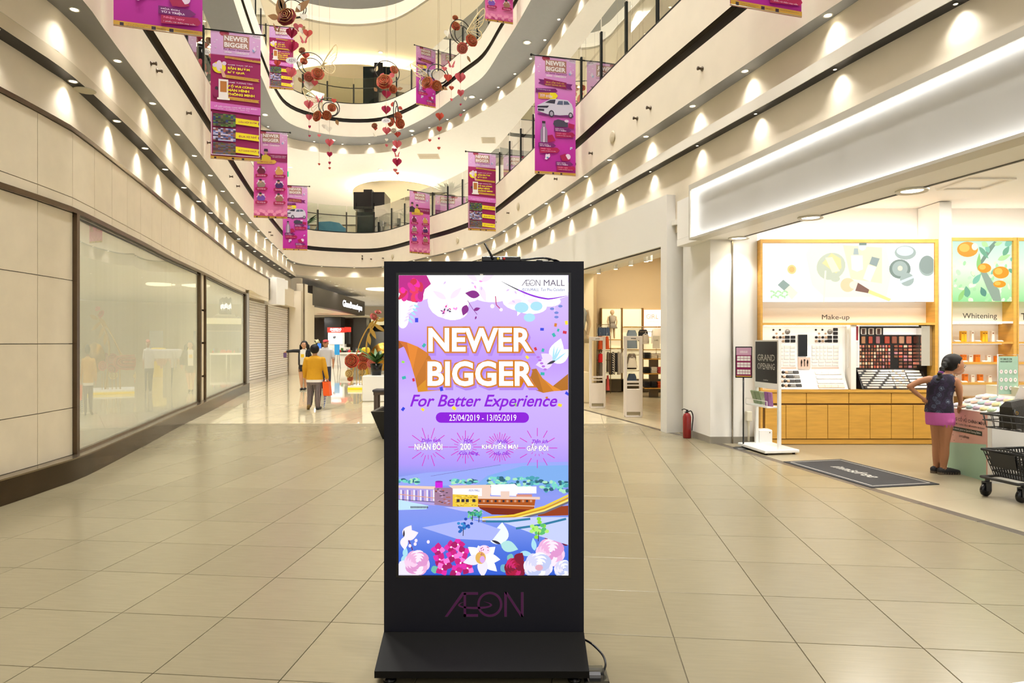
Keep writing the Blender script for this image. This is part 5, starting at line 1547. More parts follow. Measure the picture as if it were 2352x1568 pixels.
EP(2180, 400, 108, 126, g2); EP(2180, 380, 100, 118, LB('comp3', (150, 166, 158))); EP(1345, 150, 50, 46, g3); PP([(1305, 100), (1400, 100), (1400, 130), (1305, 130)], g1)
a.b.v = [(min(p[0], wx(2147) - x0), p[1], p[2]) for p in a.b.v]
a.build('picture', lb)
# back boards of the display
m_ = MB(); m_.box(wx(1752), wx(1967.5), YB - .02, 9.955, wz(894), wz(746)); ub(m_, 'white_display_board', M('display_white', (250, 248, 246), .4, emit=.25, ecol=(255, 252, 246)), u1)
m_ = MB(); m_.box(wx(1968), x1 - .045, YB - .02, 9.955, wz(894), wz(746)); ub(m_, 'black_display_board', M('display_black', (24, 22, 22), .35), u1)
m_ = MB(); m_.box(wx(1956), wx(1968), YF + .02, YB, wz(894), wz(746)); ub(m_, 'divider', WHITEP, u1)
m_ = MB(); m_.box(wx(2122), wx(2147), YF + .06, YB - .02, wz(840), wz(748)); ub(m_, 'side_mirror', M('mirror', (230, 228, 220), .05, .9), u1)
LED2 = M('shelf_led', (255, 246, 226), emit=5.0)
m_ = MB(); m_.box(wx(1760), wx(1960), YF + .05, YF + .09, wz(748.5), wz(747)); ub(m_, 'shelf_light', LED2, u1)
m_ = MB(); m_.box(wx(1975), wx(2115), YF + .05, YF + .08, wz(748.5), wz(747)); ub(m_, 'shelf_light', M('shelf_led_dim', (255, 246, 226), emit=2.0), u1)
# small goods of the display, in crop pixels (scale 5.226, offset 1740,730)
c4x = lambda x: (1740 + x / 5.226 - CX) / FPX * (YB - .03)
c4z = lambda y: EYE - (730 + y / 5.226 - CY) / FPX * (YB - .03)
PYB = YB - .02
def good(name, x, y, w, h, mat, label, cat, group, depth=.012, shape='box', tilt=0.0):
 X, Z = c4x(x + w / 2), c4z(y + h / 2)
 ww, hh = abs(c4x(x + w) - c4x(x)), abs(c4z(y + h) - c4z(y))
 key = (name, round(ww, 3), round(hh, 3), mat.name, shape, tilt)
 if key not in GOOD:
  m_ = MB()
  if shape == 'box':
   m_.bbox(-ww / 2, ww / 2, -depth, 0, -hh / 2, hh / 2, min(ww, hh) * .12)
  else:
   m_.lathe([(ww / 2, 0), (ww / 2, depth * .7), (ww * .42, depth), (0, depth)], 14); m_.xf(Matrix.Rotation(math.radians(90), 4, 'X'))
  GOOD[key] = m_.mesh(name, mat)
 o = inst(name, GOOD[key], None, (X, PYB - (.0 if not tilt else 0), Z), (tilt, 0, 0))
 tag(o, label, cat, group)
 return o
GOOD = {}
BLKG, WHG, GRG, BEI, PEA = M('good_black', (30, 26, 26), .3), M('good_white', (246, 242, 238), .4), M('good_grey', (150, 148, 146), .2, .6), M('good_beige', (206, 176, 150), .5), M('good_peach', (236, 206, 190), .5)
def line_good(x, y, w, h):  # mascara lids: black box with a white band
 good('mascara_case', x, y, w, h, BLKG, 'black and white powder case on the white make-up board', 'cosmetic', 'cases on the white make-up board')
for gx, gy, cols, rows in ((180, 215, 4, 1), (255, 262, 2, 1), (690, 215, 4, 2)):
 for i in range(cols):
  for j in range(rows):
   good('round_compact', gx + i * 39, gy + j * 46, 32, 34, BEI if (i + j) % 2 else BLKG, 'small round compact in the rows of the white make-up board', 'cosmetic', 'round compacts on the white make-up board', .02, 'disc')
for gx in (180, 690):
 for i in range(4):
  good('round_compact', gx + i * 39, 128 + (i % 2) * 44, 24, 28, BEI if i % 2 else BLKG, 'small round compact in the rows of the white make-up board', 'cosmetic', 'round compacts on the white make-up board', .015, 'disc')
for gx, gy in ((330, 135), (840, 135)):
 good('round_mirror_compact', gx, gy, 62, 60, GRG, 'round grey mirror compact at the top of the white make-up board', 'cosmetic', 'mirror compacts on the white make-up board', .015, 'disc')
for gx in (330, 398, 838, 908):
 for gy in (213, 258): line_good(gx, gy, 58, 36)
for gy in (120, 166): line_good(908, gy, 58, 36)
for gx, ws in ((240, (32, 32, 64, 64)), (652, (42, 38, 38, 38, 66, 66))):
 xx = gx
 for w in ws:
  for j in range(4):
   good('white_product_box', xx, 328 + j * 44, w, 38, WHG, 'white product box in the grid of the white make-up board', 'cosmetic', 'white boxes on the make-up board')
  xx += w + 7
for gx, ws in ((240, (56, 74, 74)), (650, (74, 74, 74, 74))):
 xx = gx
 for w in ws:
  for j in range(2):
   good('white_product_box', xx, 505 + j * 40, w, 30, WHG, 'white product box in the grid of the white make-up board', 'cosmetic', 'white boxes on the make-up board')
  xx += w + 8
 m_ = MB(); m_.box(c4x(gx), c4x(xx), PYB - .006, PYB, c4z(608), c4z(590)); ub(m_, 'shade_strip', PEA, u1)
m_ = MB(); m_.box(c4x(487), c4x(590), PYB - .03, PYB, c4z(460), c4z(200)); ub(m_, 'dark_screen', BLK2, u1)
m_ = MB(); m_.box(c4x(487), c4x(632), PYB - .02, PYB, c4z(608), c4z(472)); ub(m_, 'brush_card', PEA, u1)
for i in range(3):
 m_ = MB(); m_.box(c4x(520 + i * 36), c4x(526 + i * 36), PYB - .03, PYB - .02, c4z(580), c4z(500)); m_.box(c4x(516 + i * 36), c4x(530 + i * 36), PYB - .03, PYB - .02, c4z(545 - 30 * (i % 2)), c4z(515 - 20 * (i % 2))); ub(m_, 'brush', BLKG, u1)
# mirror in its frame in the middle
m_ = MB(); m_.box(c4x(1038), c4x(1180), YF + .08, YF + .12, c4z(592), c4z(82)); ub(m_, 'mirror_frame', WHITEP, u1)
m_ = MB(); m_.box(c4x(1056), c4x(1164), YF + .078, YF + .08, c4z(576), c4z(285)); ub(m_, 'mirror', M('mirror', (230, 228, 220), .05, .9), u1)
m_ = MB(); m_.box(c4x(1056), c4x(1164), YF + .078, YF + .08, c4z(268), c4z(100)); ub(m_, 'red_picture', M('red_poster', (150, 30, 50), .5), u1)
# lower sloping trays
def tray(x0_, x1_, mat, nm):
 m_ = MB()
 A_, B_ = c4x(x0_), c4x(x1_)
 m_.add([(A_, YF + .04, wz(894)), (B_, YF + .04, wz(894)), (B_, YB - .02, wz(849)), (A_, YB - .02, wz(849)), (A_, YB - .02, wz(894)), (B_, YB - .02, wz(894))], [(0, 1, 2, 3), (0, 3, 4), (1, 5, 2), (3, 2, 5, 4), (0, 4, 5, 1)])
 return ub(m_, nm, mat, u1)
tray(230, 1030, M('tray_white', (250, 248, 244), .4), 'white_tray')
tray(1195, 1985, BLKG, 'black_tray')
TA0, TB0 = Vector((0, YF + .04, wz(894))), Vector((0, YB - .02, wz(849)))
def on_tray(name, fx, fv, w, h, mat, label, cat, group, shape='box'):
 d = (TB0 - TA0); an = math.atan2(d.z, d.y)
 p = TA0 + d * fv
 ww, hh = w, h
 key = (name, round(ww, 3), mat.name, 'tray', round(hh, 3))
 if key not in GOOD:
  m_ = MB()
  if shape == 'box': m_.bbox(-ww / 2, ww / 2, -hh / 2, hh / 2, 0, .012, .002)
  else: m_.lathe([(ww / 2, 0), (ww / 2, .018), (ww * .4, .024), (0, .024)], 14)
  GOOD[key] = m_.mesh(name, mat)
 tag(inst(name, GOOD[key], None, (fx, p.y, p.z), (an, 0, 0)), label, cat, group)
SIL = M('good_silver', (206, 204, 198), .2, .6)
PAN = [M('pan%d' % i, c, .5) for i, c in enumerate(((206, 150, 110), (176, 110, 90), (226, 180, 150), (150, 90, 70), (206, 90, 70), (226, 140, 120), (120, 80, 60), (190, 130, 140), (236, 206, 180), (110, 60, 50)))]
for i in range(11):
 for j in range(8):
  on_tray('tester_pan', c4x(1215 + i * 34 + j * -1 + (8 - j) * 3), .08 + j * .118, .046, .028, SIL if (i * 7 + j * 3) % 5 else BLKG, 'small silver tester pan in the sloping black tray', 'cosmetic', 'tester pans of the black tray')
for i in range(6):
 for j in range(8):
  on_tray('tester_pan', c4x(1585 + i * 29 + (8 - j) * 4), .08 + j * .118, .04, .028, SIL if (i + j) % 4 else BEI, 'small silver tester pan in the sloping black tray', 'cosmetic', 'tester pans of the black tray')
for i in range(2):
 for j in range(6):
  on_tray('white_palette', c4x(1800 + i * 82 + (6 - j) * 8), .1 + j * .155, .115, .034, WHG, 'white palette in the sloping black tray', 'cosmetic', 'white palettes of the black tray')
for i in range(11):
 for j in range(7):
  good('eyeshadow_pan', 1224 + i * 34.5, 326 + j * 41, 24, 30, PAN[R.randrange(10)], 'small square eyeshadow in the grid of the black make-up board', 'cosmetic', 'eyeshadows of the black board')
for i in range(5):
 for j in range(7):
  if i == 0 and j > 3: continue
  good('blush_palette', 1640 + i * 57, 326 + j * 41, 44, 28, PAN[(3 + R.randrange(7)) % 10], 'small red or brown palette in the black make-up board', 'cosmetic', 'palettes of the black board')
for i in range(8):
 good('palette_card', 1246 + i * 87 + (18 if i > 2 else 0), 220, 62 if i > 2 else 50, 86, PAN[[0, 4, 7, 4, 1, 2, 5, 9][i]], 'tall eyeshadow palette in the top row of the black make-up board', 'cosmetic', 'top row palettes of the black board')
for i in range(3):
 good('portrait_card', 1238 + i * 91, 122, 70, 78, WHG, 'white portrait card above the eyeshadow palettes', 'card', 'portrait cards of the black board', .004)
 m_ = MB(); m_.box(c4x(1256 + i * 91), c4x(1292 + i * 91), PYB - .006, PYB - .0045, c4z(196), c4z(130)); ub(m_, 'portrait_print', M('portrait_dark', (90, 66, 60), .5), u1)
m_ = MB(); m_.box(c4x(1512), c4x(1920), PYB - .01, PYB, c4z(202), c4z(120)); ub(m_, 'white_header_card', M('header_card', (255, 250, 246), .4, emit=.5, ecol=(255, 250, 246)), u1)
for i in range(3):
 for j in range(4):
  on_tray('round_compact', c4x(262 + i * 38), .18 + j * .22, .045, .045, BEI if (i + j) % 2 else BLKG, 'small round compact in the sloping white tray', 'cosmetic', 'compacts of the white tray', 'disc')
for i in range(2):
 for j in range(4):
  on_tray('powder_case', c4x(385 + i * 70), .18 + j * .22, .08, .045, BLKG if (i + j) % 3 else GRG, 'black powder case in the sloping white tray', 'cosmetic', 'cases of the white tray')
for i in range(4):
 for j in range(4):
  on_tray('white_case', c4x(720 + i * 78), .14 + j * .22, .095, .05, WHG if j else PEA, 'white case in the sloping white tray beside the mirror', 'cosmetic', 'white cases of the white tray')
m_ = MB(); m_.box(wx(2155) + .004, wx(2184) - .004, YF - .02, 9.95, 0, 3.54); struct(m_.build('pillar', WHITEW), 'white pilaster between the two oak units')
for a_, c_ in ((1750, 2150), (2190, 2460)):
 m_ = MB(); m_.box(wx(a_), wx(c_), 9.80, 9.86, wz(545) + .003, wz(545) + .02); tag(m_.build('led_uplight', M('uplight_led', (255, 250, 240), emit=9.0)), ['light strip on top of the make-up wall unit washing the white wall', 'light strip on top of the oak shelf bays washing the white wall'][a_ > 2000], 'light strip')
# ---- whitening bay and the next one
def bay(px0, px1, title, tx0, tx1, label, seed, ttop=719):
 x0, x1 = wx(px0), wx(px1)
 u = unit('shelf_bay', label, x0, x1, 3)
 zt = wz(545)
 for xx in (x0, x1 - .05):
  m_ = MB(); m_.box(xx, xx + (.022 if xx == x0 else .05), YF, 9.955, 0, zt); ub(m_, 'side_panel', WOODG, u)
 m_ = MB(); m_.box(x0 + .0225, x1 - .0505, YF + .001, 9.954, zt - .05, zt - .001); ub(m_, 'top_panel', WOODG, u)
 m_ = MB(); m_.box(x0 + .022, x1 - .05, YF + .22, YF + .26, wz(738), wz(690)); ub(m_, 'header_panel', CREAMP, u)
 m_ = MB(); m_.box(x0 + .022, x1 - .05, YF + .30, YF + .32, .1, wz(738)); ub(m_, 'back_panel', WHITEW, u)
 for py, mt in ((740, WHITEP), (787, WOODG), (834, WOODG), (881, WOODG), (960, WOODG)):
  m_ = MB(); m_.box(x0 + .022, x1 - .05, YF + .01, YF + .30, wz(py + 2.4), wz(py - 2.4)); ub(m_, 'shelf', mt, u)
  m_ = MB(); m_.box(x0 + .04, x1 - .07, YF + .20, YF + .23, wz(py + 2.8), wz(py + 2.4)); ub(m_, 'shelf_light', LED2, u)
 a = PA(sfn_wall(YF + .219, x0, YF), .0004)
 a.T(title, tx0, ttop, tx1, ttop + 16, TXT, bold=0, res=4); a.build('lettering', u)
 m_ = MB(); m_.box(x0 + .022, x1 - .055, YF + .03, YF + .06, wz(692), wz(553)); lb = ub(m_, 'light_box', gen_grad('orchard_%d' % seed, [(0, (150, 226, 150)), (.3, (206, 246, 190)), (.55, (236, 254, 226)), (1, (196, 244, 214))], True, .5, 1.05), u)
 return u, lb, x0, x1
u2, lb2, x0, x1 = bay(2184, 2336, 'Whitening', 2211, 2290, 'golden oak shelf bay under the picture of oranges', 1)
a = PA(sfn_wall(YF + .0295, x0, YF), .00008)
c6 = lambda x, y: (2140 + x / 4.9, 540 + y / 4.9)
def EP2(x, y, rx, ry, m, an=0): p = c6(x, y); a.EL(p[0], p[1], rx / 4.9, ry / 4.9, m, an, 20)
q = random.Random(5)
for i in range(60):
 EP2(q.uniform(240, 900), q.uniform(300, 740), q.uniform(14, 40), q.uniform(10, 26), LB('bok%d' % (i % 4), [(206, 246, 196), (236, 255, 220), (176, 232, 170), (246, 252, 206)][i % 4]), q.uniform(0, 3))
a.P([c6(*p) for p in ((548, 420), (610, 410), (680, 520), (760, 620), (780, 740), (690, 740), (620, 600))], LB('bark', (150, 170, 150)))
a.P([c6(*p) for p in ((640, 130), (700, 70), (740, 80), (560, 330), (520, 330))], LB('bark2', (120, 150, 130)))
lf = [LB('lf%d' % i, c) for i, c in enumerate(((110, 176, 140), (150, 210, 120), (90, 150, 130), (186, 230, 160), (130, 200, 170)))]
for (x, y, L, w, an) in ((460, 550, 150, 32, -.9), (520, 400, 200, 24, -1.5), (530, 130, 170, 26, .9), (400, 700, 130, 40, -1.7), (600, 690, 120, 34, -2.0), (660, 440, 140, 26, -.7), (740, 280, 160, 30, -.4), (800, 230, 130, 30, -1.0), (640, 200, 110, 26, -1.9), (300, 740, 150, 26, -1.1), (860, 380, 90, 22, .6), (700, 110, 100, 22, -.3), (560, 80, 90, 30, .6), (820, 120, 110, 34, -.6), (880, 260, 60, 24, .5)):
 p = c6(x, y); a.PT(p[0], p[1], L / 4.9, w / 4.9, an, lf[q.randrange(5)])
og, og2 = LB('orange', (250, 156, 20)), LB('orange2', (255, 196, 80))
for (x, y, rx, ry) in ((400, 160, 118, 86), (590, 370, 76, 54), (775, 420, 92, 68), (760, 550, 72, 40)):
 EP2(x, y, rx, ry, og); EP2(x - rx * .3, y - ry * .2, rx * .5, ry * .55, og2)
EP2(480, 130, 34, 40, LB('shine', (255, 250, 220)))
lim0, lim1 = .022, wx(2336) - .055 - x0
a.b.v = [(min(max(p[0], lim0 + .001), lim1 - .001), p[1], min(max(p[2], wz(692) + .002), wz(553) - .002)) for p in a.b.v]
a.build('picture', lb2)
u3, lb3, x03, x13 = bay(2337, 2500, 'Toner', 2345, 2405, 'golden oak shelf bay cut by the picture edge', 2)
# goods on the shelves
YEL_, ORB, CLEARW = M('yellow_carton', (246, 186, 30), .45), M('orange_carton', (240, 130, 20), .45), M('white_carton', (250, 246, 240), .45)
def shelf_box(px, pyb, w, h, mat, label, name='product_box', dep=.05):
 x, z = wx(px), wz(pyb)
 ww, hh = w / FPX * YF, h / FPX * YF
 r = thing(name, label, 'product', (x + ww / 2, YF + .15, z), 0, 'products on the oak shelves')
 m_ = MB(); m_.bbox(-ww / 2, ww / 2, -dep / 2, dep / 2, 0, hh, .002); m_.build('carton', mat, r)
 m_ = MB(); m_.box(-ww * .3, ww * .3, -dep / 2 - .0006, -dep / 2, hh * .74, hh * .84); m_.build('print', M('carton_print', (150, 84, 20), .5), r)
row_names = {0: 'top', 1: 'second', 2: 'third'}
for row, (pyb, items) in enumerate(((784.6, ((2193, 5, 26, 'c'), (2222, 6, 25, 'y'), (2228.5, 6, 25, 'y'), (2246, 5, 26, 'c'), (2271, 6, 25, 'y'), (2277.5, 6, 25, 'y'), (2293, 6, 25, 'c'))), (831.6, ((2189, 9, 22, 'o'), (2196, 6, 22, 'o'), (2224, 5, 17, 'o'), (2229.5, 5, 17, 'o'), (2240, 8, 16, 'c'), (2255, 6, 17, 'o'), (2261, 5, 17, 'o'), (2282, 9, 16, 'c'), (2302, 6, 14, 'o'))), (878.6, ((2190, 9, 22, 'o'), (2208, 6, 20, 'c'), (2228, 10, 19, 'o'), (2245, 8, 17, 'c'), (2263, 10, 18, 'o'), (2285, 8, 16, 'c'))))):
 for k, (px, w, h, t) in enumerate(items):
  shelf_box(px, pyb, w, h, {'y': YEL_, 'o': ORB, 'c': CLEARW}[t], '%s carton number %s from the white pilaster on the %s oak shelf' % ({'y': 'yellow', 'o': 'orange', 'c': 'white'}[t], ['one', 'two', 'three', 'four', 'five', 'six', 'seven', 'eight', 'nine'][k], row_names[row]))
for k, (px, pyb) in enumerate(((2198, 784.6), (2245, 784.6), (2296, 784.6), (2214, 831.6), (2262, 831.6), (2214, 878.6), (2252, 878.6))):
 m_ = MB(); m_.obox((0, 0, .008), (.085, .04, .012), 0, 0, .002, math.radians(18))
 o = m_.build('price_card', WHITEP, None, (wx(px) + .04, YF + .05, wz(pyb) + .004)); tag(o, 'small white price card in front of the cartons on the oak shelves', 'price card', 'price cards on the oak shelves')
for k, (px, pyb) in enumerate(((2340, 784.6), (2346, 784.6), (2340, 831.6), (2347, 831.6))):
 shelf_box(px, pyb, 5, 14 + 4 * (k % 2), [BLKG, CLEARW, M('teal_carton', (90, 190, 190), .5), BLKG][k], ['black bottle box', 'white bottle box', 'teal carton', 'black patterned carton'][k] + ' on the bay cut by the picture edge')
# ------------------------------------------------------------------ clothes shop
BEIGEW = M('clothes_shop_beige', (206, 184, 146), .6)
HFL = grid_mat('clothes_floor_tile', (176, 162, 132), (150, 136, 108), .22, .6, math.radians(16), 2.6, 10.7, .004)
H0, H1 = Vector((2.58, 10.70, 0)), Vector((0.48, 17.9, 0))
HD = (H1 - H0).normalized(); HN = Vector((-HD.y, HD.x, 0))
if HN.x > 0: HN = -HN                                    # into the mall
def hbox(m_, a, c, d0, d1, z0, z1, m=0):
 P = lambda s_, d_: H0 + HD * s_ - HN * d_
 q = [P(a, d0), P(c, d0), P(c, d1), P(a, d1)]
 m_.add([(p.x, p.y, z) for z in (z0, z1) for p in q], [(0, 1, 2, 3), (7, 6, 5, 4), (0, 4, 5, 1), (1, 5, 6, 2), (2, 6, 7, 3), (3, 7, 4, 0)], m)
FAC = M('clothes_shop_facade', (232, 230, 224), .45)
m_ = MB(); hbox(m_, 0, 8.2, -.03, .35, 3.10, 3.93); hbox(m_, 0, .20, -.03, .45, 0, 3.10)
struct(m_.build('wall_facade', FAC), 'white portal of the clothes shop')
m_ = MB(); hbox(m_, 0.2, 8.2, .02, .06, 3.085, 3.10); struct(m_.build('trim_5', GROOVE), 'dark shadow line under the clothes shop portal')
m_ = MB(); m_.prism([(2.63, 10.74), (0.2, 19.0), (0.0, 26), (5.6, 26), (5.6, 10.74)], -.09, .0012)
struct(m_.build('floor_clothes_shop', HFL), 'beige floor of the clothes shop')
m_ = MB(); hbox(m_, -.1, 8.5, .06, 1.9, 3.42, 3.5); struct(m_.build('ceiling_clothes_shop', CEILW), 'white front ceiling of the clothes shop')
m_ = MB(); m_.prism([(2.95, 10.9), (0.35, 19.9), (5.6, 19.9), (5.6, 10.9)], 4.2, 4.3); struct(m_.build('ceiling_clothes_shop_high', CEILW), 'high ceiling of the clothes shop')
m_ = MB(); m_.box(0.3, 5.6, 19.62, 19.8, 0, 4.3); struct(m_.build('wall_clothes_back', BEIGEW), 'beige back wall of the clothes shop')
m_ = MB(); m_.box(5.2, 5.4, 10.8, 19.7, 0, 4.3); struct(m_.build('wall_clothes_side', BEIGEW), 'beige side wall of the clothes shop')
m_ = MB(); m_.box(2.30, 2.42, 18.6, 19.62, 0, 3.4); m_.box(1.55, 2.30, 18.3, 18.6, 0, 3.6, 1); struct(m_.build('pillar', [M('dark_beige_panel', (176, 156, 120), .5), M('cream_lit_panel', (244, 230, 196), .5)]), 'cream and dark beige pier in the clothes shop')
for (x, y, w) in ((2.6, 14.2, 34), (3.9, 14.5, 34), (3.2, 17.4, 46), (4.3, 17.6, 40), (2.0, 17.0, 34), (3.3, 12.4, 26)):
 area((x, y, 3.38 if y < 14 else 4.15), w, .4, .4, (1, .88, .68))  # warm area lamp added to light the shop from inside
 m_ = MB(); m_.box(-.24, .24, -.24, -.2, -.02, .0); m_.box(-.24, .24, .2, .24, -.02, 0); m_.box(-.24, -.2, -.2, .2, -.02, 0); m_.box(.2, .24, -.2, .2, -.02, 0)
 tag(m_.build('added_panel_light', TRIMW, None, (x, y, 3.4 if y < 14 else 4.17)), 'square ceiling light added to brighten the clothes shop', 'ceiling light', 'added clothes shop ceiling lights')
# track lights
tr = thing('track_light_rail', 'white ceiling track with spotlights behind the clothes shop portal', 'track light', H0)
m_ = MB(); n0 = len(m_.v); hbox(m_, 0.3, 7.5, .62, .66, 3.36, 3.41); m_.v = [(p[0] - H0.x, p[1] - H0.y, p[2]) for p in m_.v]; m_.build('rail', WHITEP, tr)
for px in (1373, 1412, 1447, 1482, 1491):
 k = (px - CX) / FPX
 # intersect the sight line with the track line
 o = H0 - HN * .64
 s_ = (k * o.y - o.x) / (HD.x - k * HD.y)
 p = o + HD * s_ - H0
 m_ = MB(); m_.obox((p.x, p.y, 3.30), (.07, .07, .12), .2); m_.lathe([(.05, 0), (.05, .16), (.03, .18)], 12, (p.x + .03, p.y + .06, 3.09))
 h = m_.build('spotlight_head', WHITEP, tr)
 m_ = MB(); m_.lathe([(0, 0), (.042, .001)], 12, (p.x + .03, p.y + .06, 3.088)); m_.build('lens', LAMPM, h)
# wall display
YD = 19.40
dxp = lambda px: (px - CX) / FPX * YD
dzp = lambda py: EYE - (py - CY) / FPX * YD
wd = thing('clothes_wall_display', 'cream lit wall display with three picture panels in the clothes shop', 'wall display', (dxp(1381), YD, 0))
def db(m_, nm, mat, root=wd):
 m_.v = [(p[0] - root.location.x, p[1] - root.location.y, p[2] - root.location.z) for p in m_.v]
 return m_.build(nm, mat, root)
LITC = M('lit_cream_panel', (255, 244, 206), .5, emit=.6, ecol=(255, 240, 190))  # glow put into the panel material stands in for the display lighting
for a_, c_ in ((1383, 1428), (1430, 1475), (1478, 1522)):
 m_ = MB(); m_.box(dxp(a_), dxp(c_), YD + .12, YD + .16, dzp(870), dzp(709)); db(m_, 'back_panel', LITC)
for px in (1381.5, 1429, 1476.5, 1523.5):
 m_ = MB(); m_.box(dxp(px) - .02, dxp(px) + .02, YD, YD + .2, 0, dzp(707)); db(m_, 'upright', WOODD)
for py, a_, c_ in ((780, 1383, 1429), (800, 1383, 1429), (751, 1430, 1523), (803, 1430, 1523)):
 m_ = MB(); m_.box(dxp(a_), dxp(c_), YD, YD + .12, dzp(py + 1), dzp(py - 1)); db(m_, 'shelf', WOODG)
m_ = MB(); m_.box(dxp(1381), dxp(1524), YD, YD + .2, .02, dzp(871)); db(m_, 'base_cabinet', M('olive_base', (84, 74, 52), .5))
a = PA(lambda x, y, d: Vector(((x - CX) / FPX * YD, YD + .115 - d, EYE - (-y - CY) / FPX * YD)) - wd.location, .0005)
a.rect(1479, -775, 1521, -709, M('girl_border', (246, 170, 120), .5, emit=.6, ecol=(246, 150, 110)))
a.rect(1481, -773, 1519.5, -711, M('girl_white', (255, 250, 240), .5, emit=.8, ecol=(255, 250, 240)))
a.T('GIRL', 1486, 721, 1514, 732, M('girl_text', (206, 170, 120), .5)); a.T('9-36 MONTHS', 1484.5, 736, 1515, 741, M('girl_text2', (240, 220, 180), .5)); a.build('girl_panel', wd)
def garment(px, py, w, h, mat, label, Y=19.25, kind='top', grp='garments on the clothes shop wall', nm='garment'):
 X, Z = (px + w / 2 - CX) / FPX * Y, EYE - (py - CY) / FPX * Y
 W, Hh = w / FPX * Y, h / FPX * Y
 r = thing(nm, label, 'garment', (X, Y, Z), 0, grp)
 m_ = MB()
 n, rows = 12, 6
 vs_ = []
 for j in range(rows):
  t = j / (rows - 1)
  if kind == 'top': hw = W / 2 * (.62 + .38 * min(1, t * 3)) if t < .34 else W / 2 * (.82 + .1 * t)
  elif kind == 'skirt': hw = W / 2 * (.55 + .45 * t)
  else: hw = W / 2 * (.9 + .1 * t)
  for i in range(n):
   an = 2 * math.pi * i / n
   rp = 1 + .12 * math.sin(5 * an + j)
   vs_.append((hw * math.cos(an) * (1 if kind != 'skirt' else rp), (.05 + .02 * t) * math.sin(an) * rp, -Hh * t))
 fs = [(j * n + i, j * n + (i + 1) % n, (j + 1) * n + (i + 1) % n, (j + 1) * n + i) for j in range(rows - 1) for i in range(n)]
 m_.add(vs_, fs, 0, True); m_.build('cloth', mat, r)
 m_ = MB(); m_.tube([(-W * .3, 0, -.01), (0, 0, .04), (W * .3, 0, -.01)], .006, 6); m_.tube([(0, 0, .04), (0, 0, .08), (.015, 0, .1)], .004, 6); m_.build('hanger', WHITEP, r)
def stripes(name, c1, c2, sc=30, ax='X', rough=.7):
 m = bpy.data.materials.new(name); m.use_nodes = True
 nt = m.node_tree; bs = nt.nodes['Principled BSDF']; bs.inputs['Roughness'].default_value = rough
 tc = nt.nodes.new('ShaderNodeTexCoord'); wv = nt.nodes.new('ShaderNodeTexWave'); wv.bands_direction = ax
 wv.inputs['Scale'].default_value = sc; wv.inputs['Distortion'].default_value = 1.2
 rp = nt.nodes.new('ShaderNodeValToRGB'); rp.color_ramp.interpolation = 'CONSTANT'
 rp.color_ramp.elements[0].color = lin(c1); rp.color_ramp.elements[1].color = lin(c2); rp.color_ramp.elements[1].position = .5
 nt.links.new(tc.outputs['Object'], wv.inputs['Vector']); nt.links.new(wv.outputs['Fac'], rp.inputs['Fac']); nt.links.new(rp.outputs['Color'], bs.inputs['Base Color'])
 MATS[name] = m
 return m
DEN, DEN2, ORG, RED, BLKC, WHC, GRC, PNK, COR = M('denim', (66, 84, 110), .8), M('denim_light', (124, 140, 156), .8), M('orange_cloth', (206, 84, 34), .8), M('red_cloth', (206, 20, 30), .8), M('black_cloth', (30, 28, 32), .8), M('white_cloth', (240, 234, 222), .8), M('grey_cloth', (120, 110, 100), .8), M('pink_cloth', (206, 30, 90), .8), M('coral_cloth', (220, 90, 90), .8)
ZEB, PATT = stripes('zebra_cloth', (30, 28, 30), (236, 230, 216), 9, 'DIAGONAL'), stripes('speckled_cloth', (120, 110, 100), (230, 222, 206), 40, 'DIAGONAL')
for i in range(5):
 garment(1372 + i * 5, 752, 9, 19, DEN, 'dark denim top on the side rail, one of five in a row', 18.9, grp='denim tops on the side rail')
for i in range(3):
 garment(1373 + i * 8, 772, 11, 30, ORG, 'orange skirt on the side rail under the denim tops', 18.85, 'skirt', 'orange skirts on the side rail')
garment(1373, 812, 13, 20, RED, 'bright red top seen through the nearer shop gate', 18.8)
garment(1374, 833, 12, 30, GRC, 'grey and coral top below the red one', 18.8)
for i in range(6):
 garment(1392 + i * 6.2, 808 + (i % 2) * 2, 9, [46, 50, 52, 44, 52, 46][i], [GRC, BLKC, ZEB, BLKC, PATT, PATT][i], ['grey', 'black', 'zebra striped', 'slim black', 'speckled', 'long speckled'][i] + ' garment on the middle rail of the clothes shop', 19.2)
garment(1437, 758, 28, 42, DEN2, 'light denim jacket over dark skirt on the clothes wall', 19.2)
garment(1439, 812, 24, 36, GRC, 'grey top behind the white shorts on the clothes wall', 19.25)
garment(1439, 822, 26, 22, WHC, 'white shorts hanging through the far shop gate', 19.15, 'skirt')
garment(1464, 757, 26, 26, BLKC, 'black top beside the denim jacket on the clothes wall', 19.25)
garment(1473, 768, 19, 22, PATT, 'speckled blouse hanging under the black top', 19.1)
garment(1494, 755, 32, 34, WHC, 'white printed tee shirt under the lit panel', 19.1)
garment(1438, 858, 26, 18, DEN, 'denim shorts low on the clothes wall', 19.15, 'skirt')
garment(1392, 862, 8, 34, COR, 'coral dress low behind the nearer shop gate', 18.7, 'skirt')
cr = thing('clothes_rail', 'slim steel clothes rail with denim and orange garments', 'clothes rail', ((1371 - CX) / FPX * 18.9, 18.88, 0))
Lr = (1402 - 1371) / FPX * 18.9
for q_ in (0, Lr):
 m_ = MB(); m_.tube([(q_, 0, 0), (q_, 0, 2.05)], .012, 8); m_.build('post', STEELT, cr)
for py in (744, 764, 804, 826, 855):
 m_ = MB(); m_.tube([(0, 0, EYE - (py - CY) / FPX * 18.85 - .012), (Lr, 0, EYE - (py - CY) / FPX * 18.85 - .012)], .009, 8); m_.build('rail', STEELT, cr)
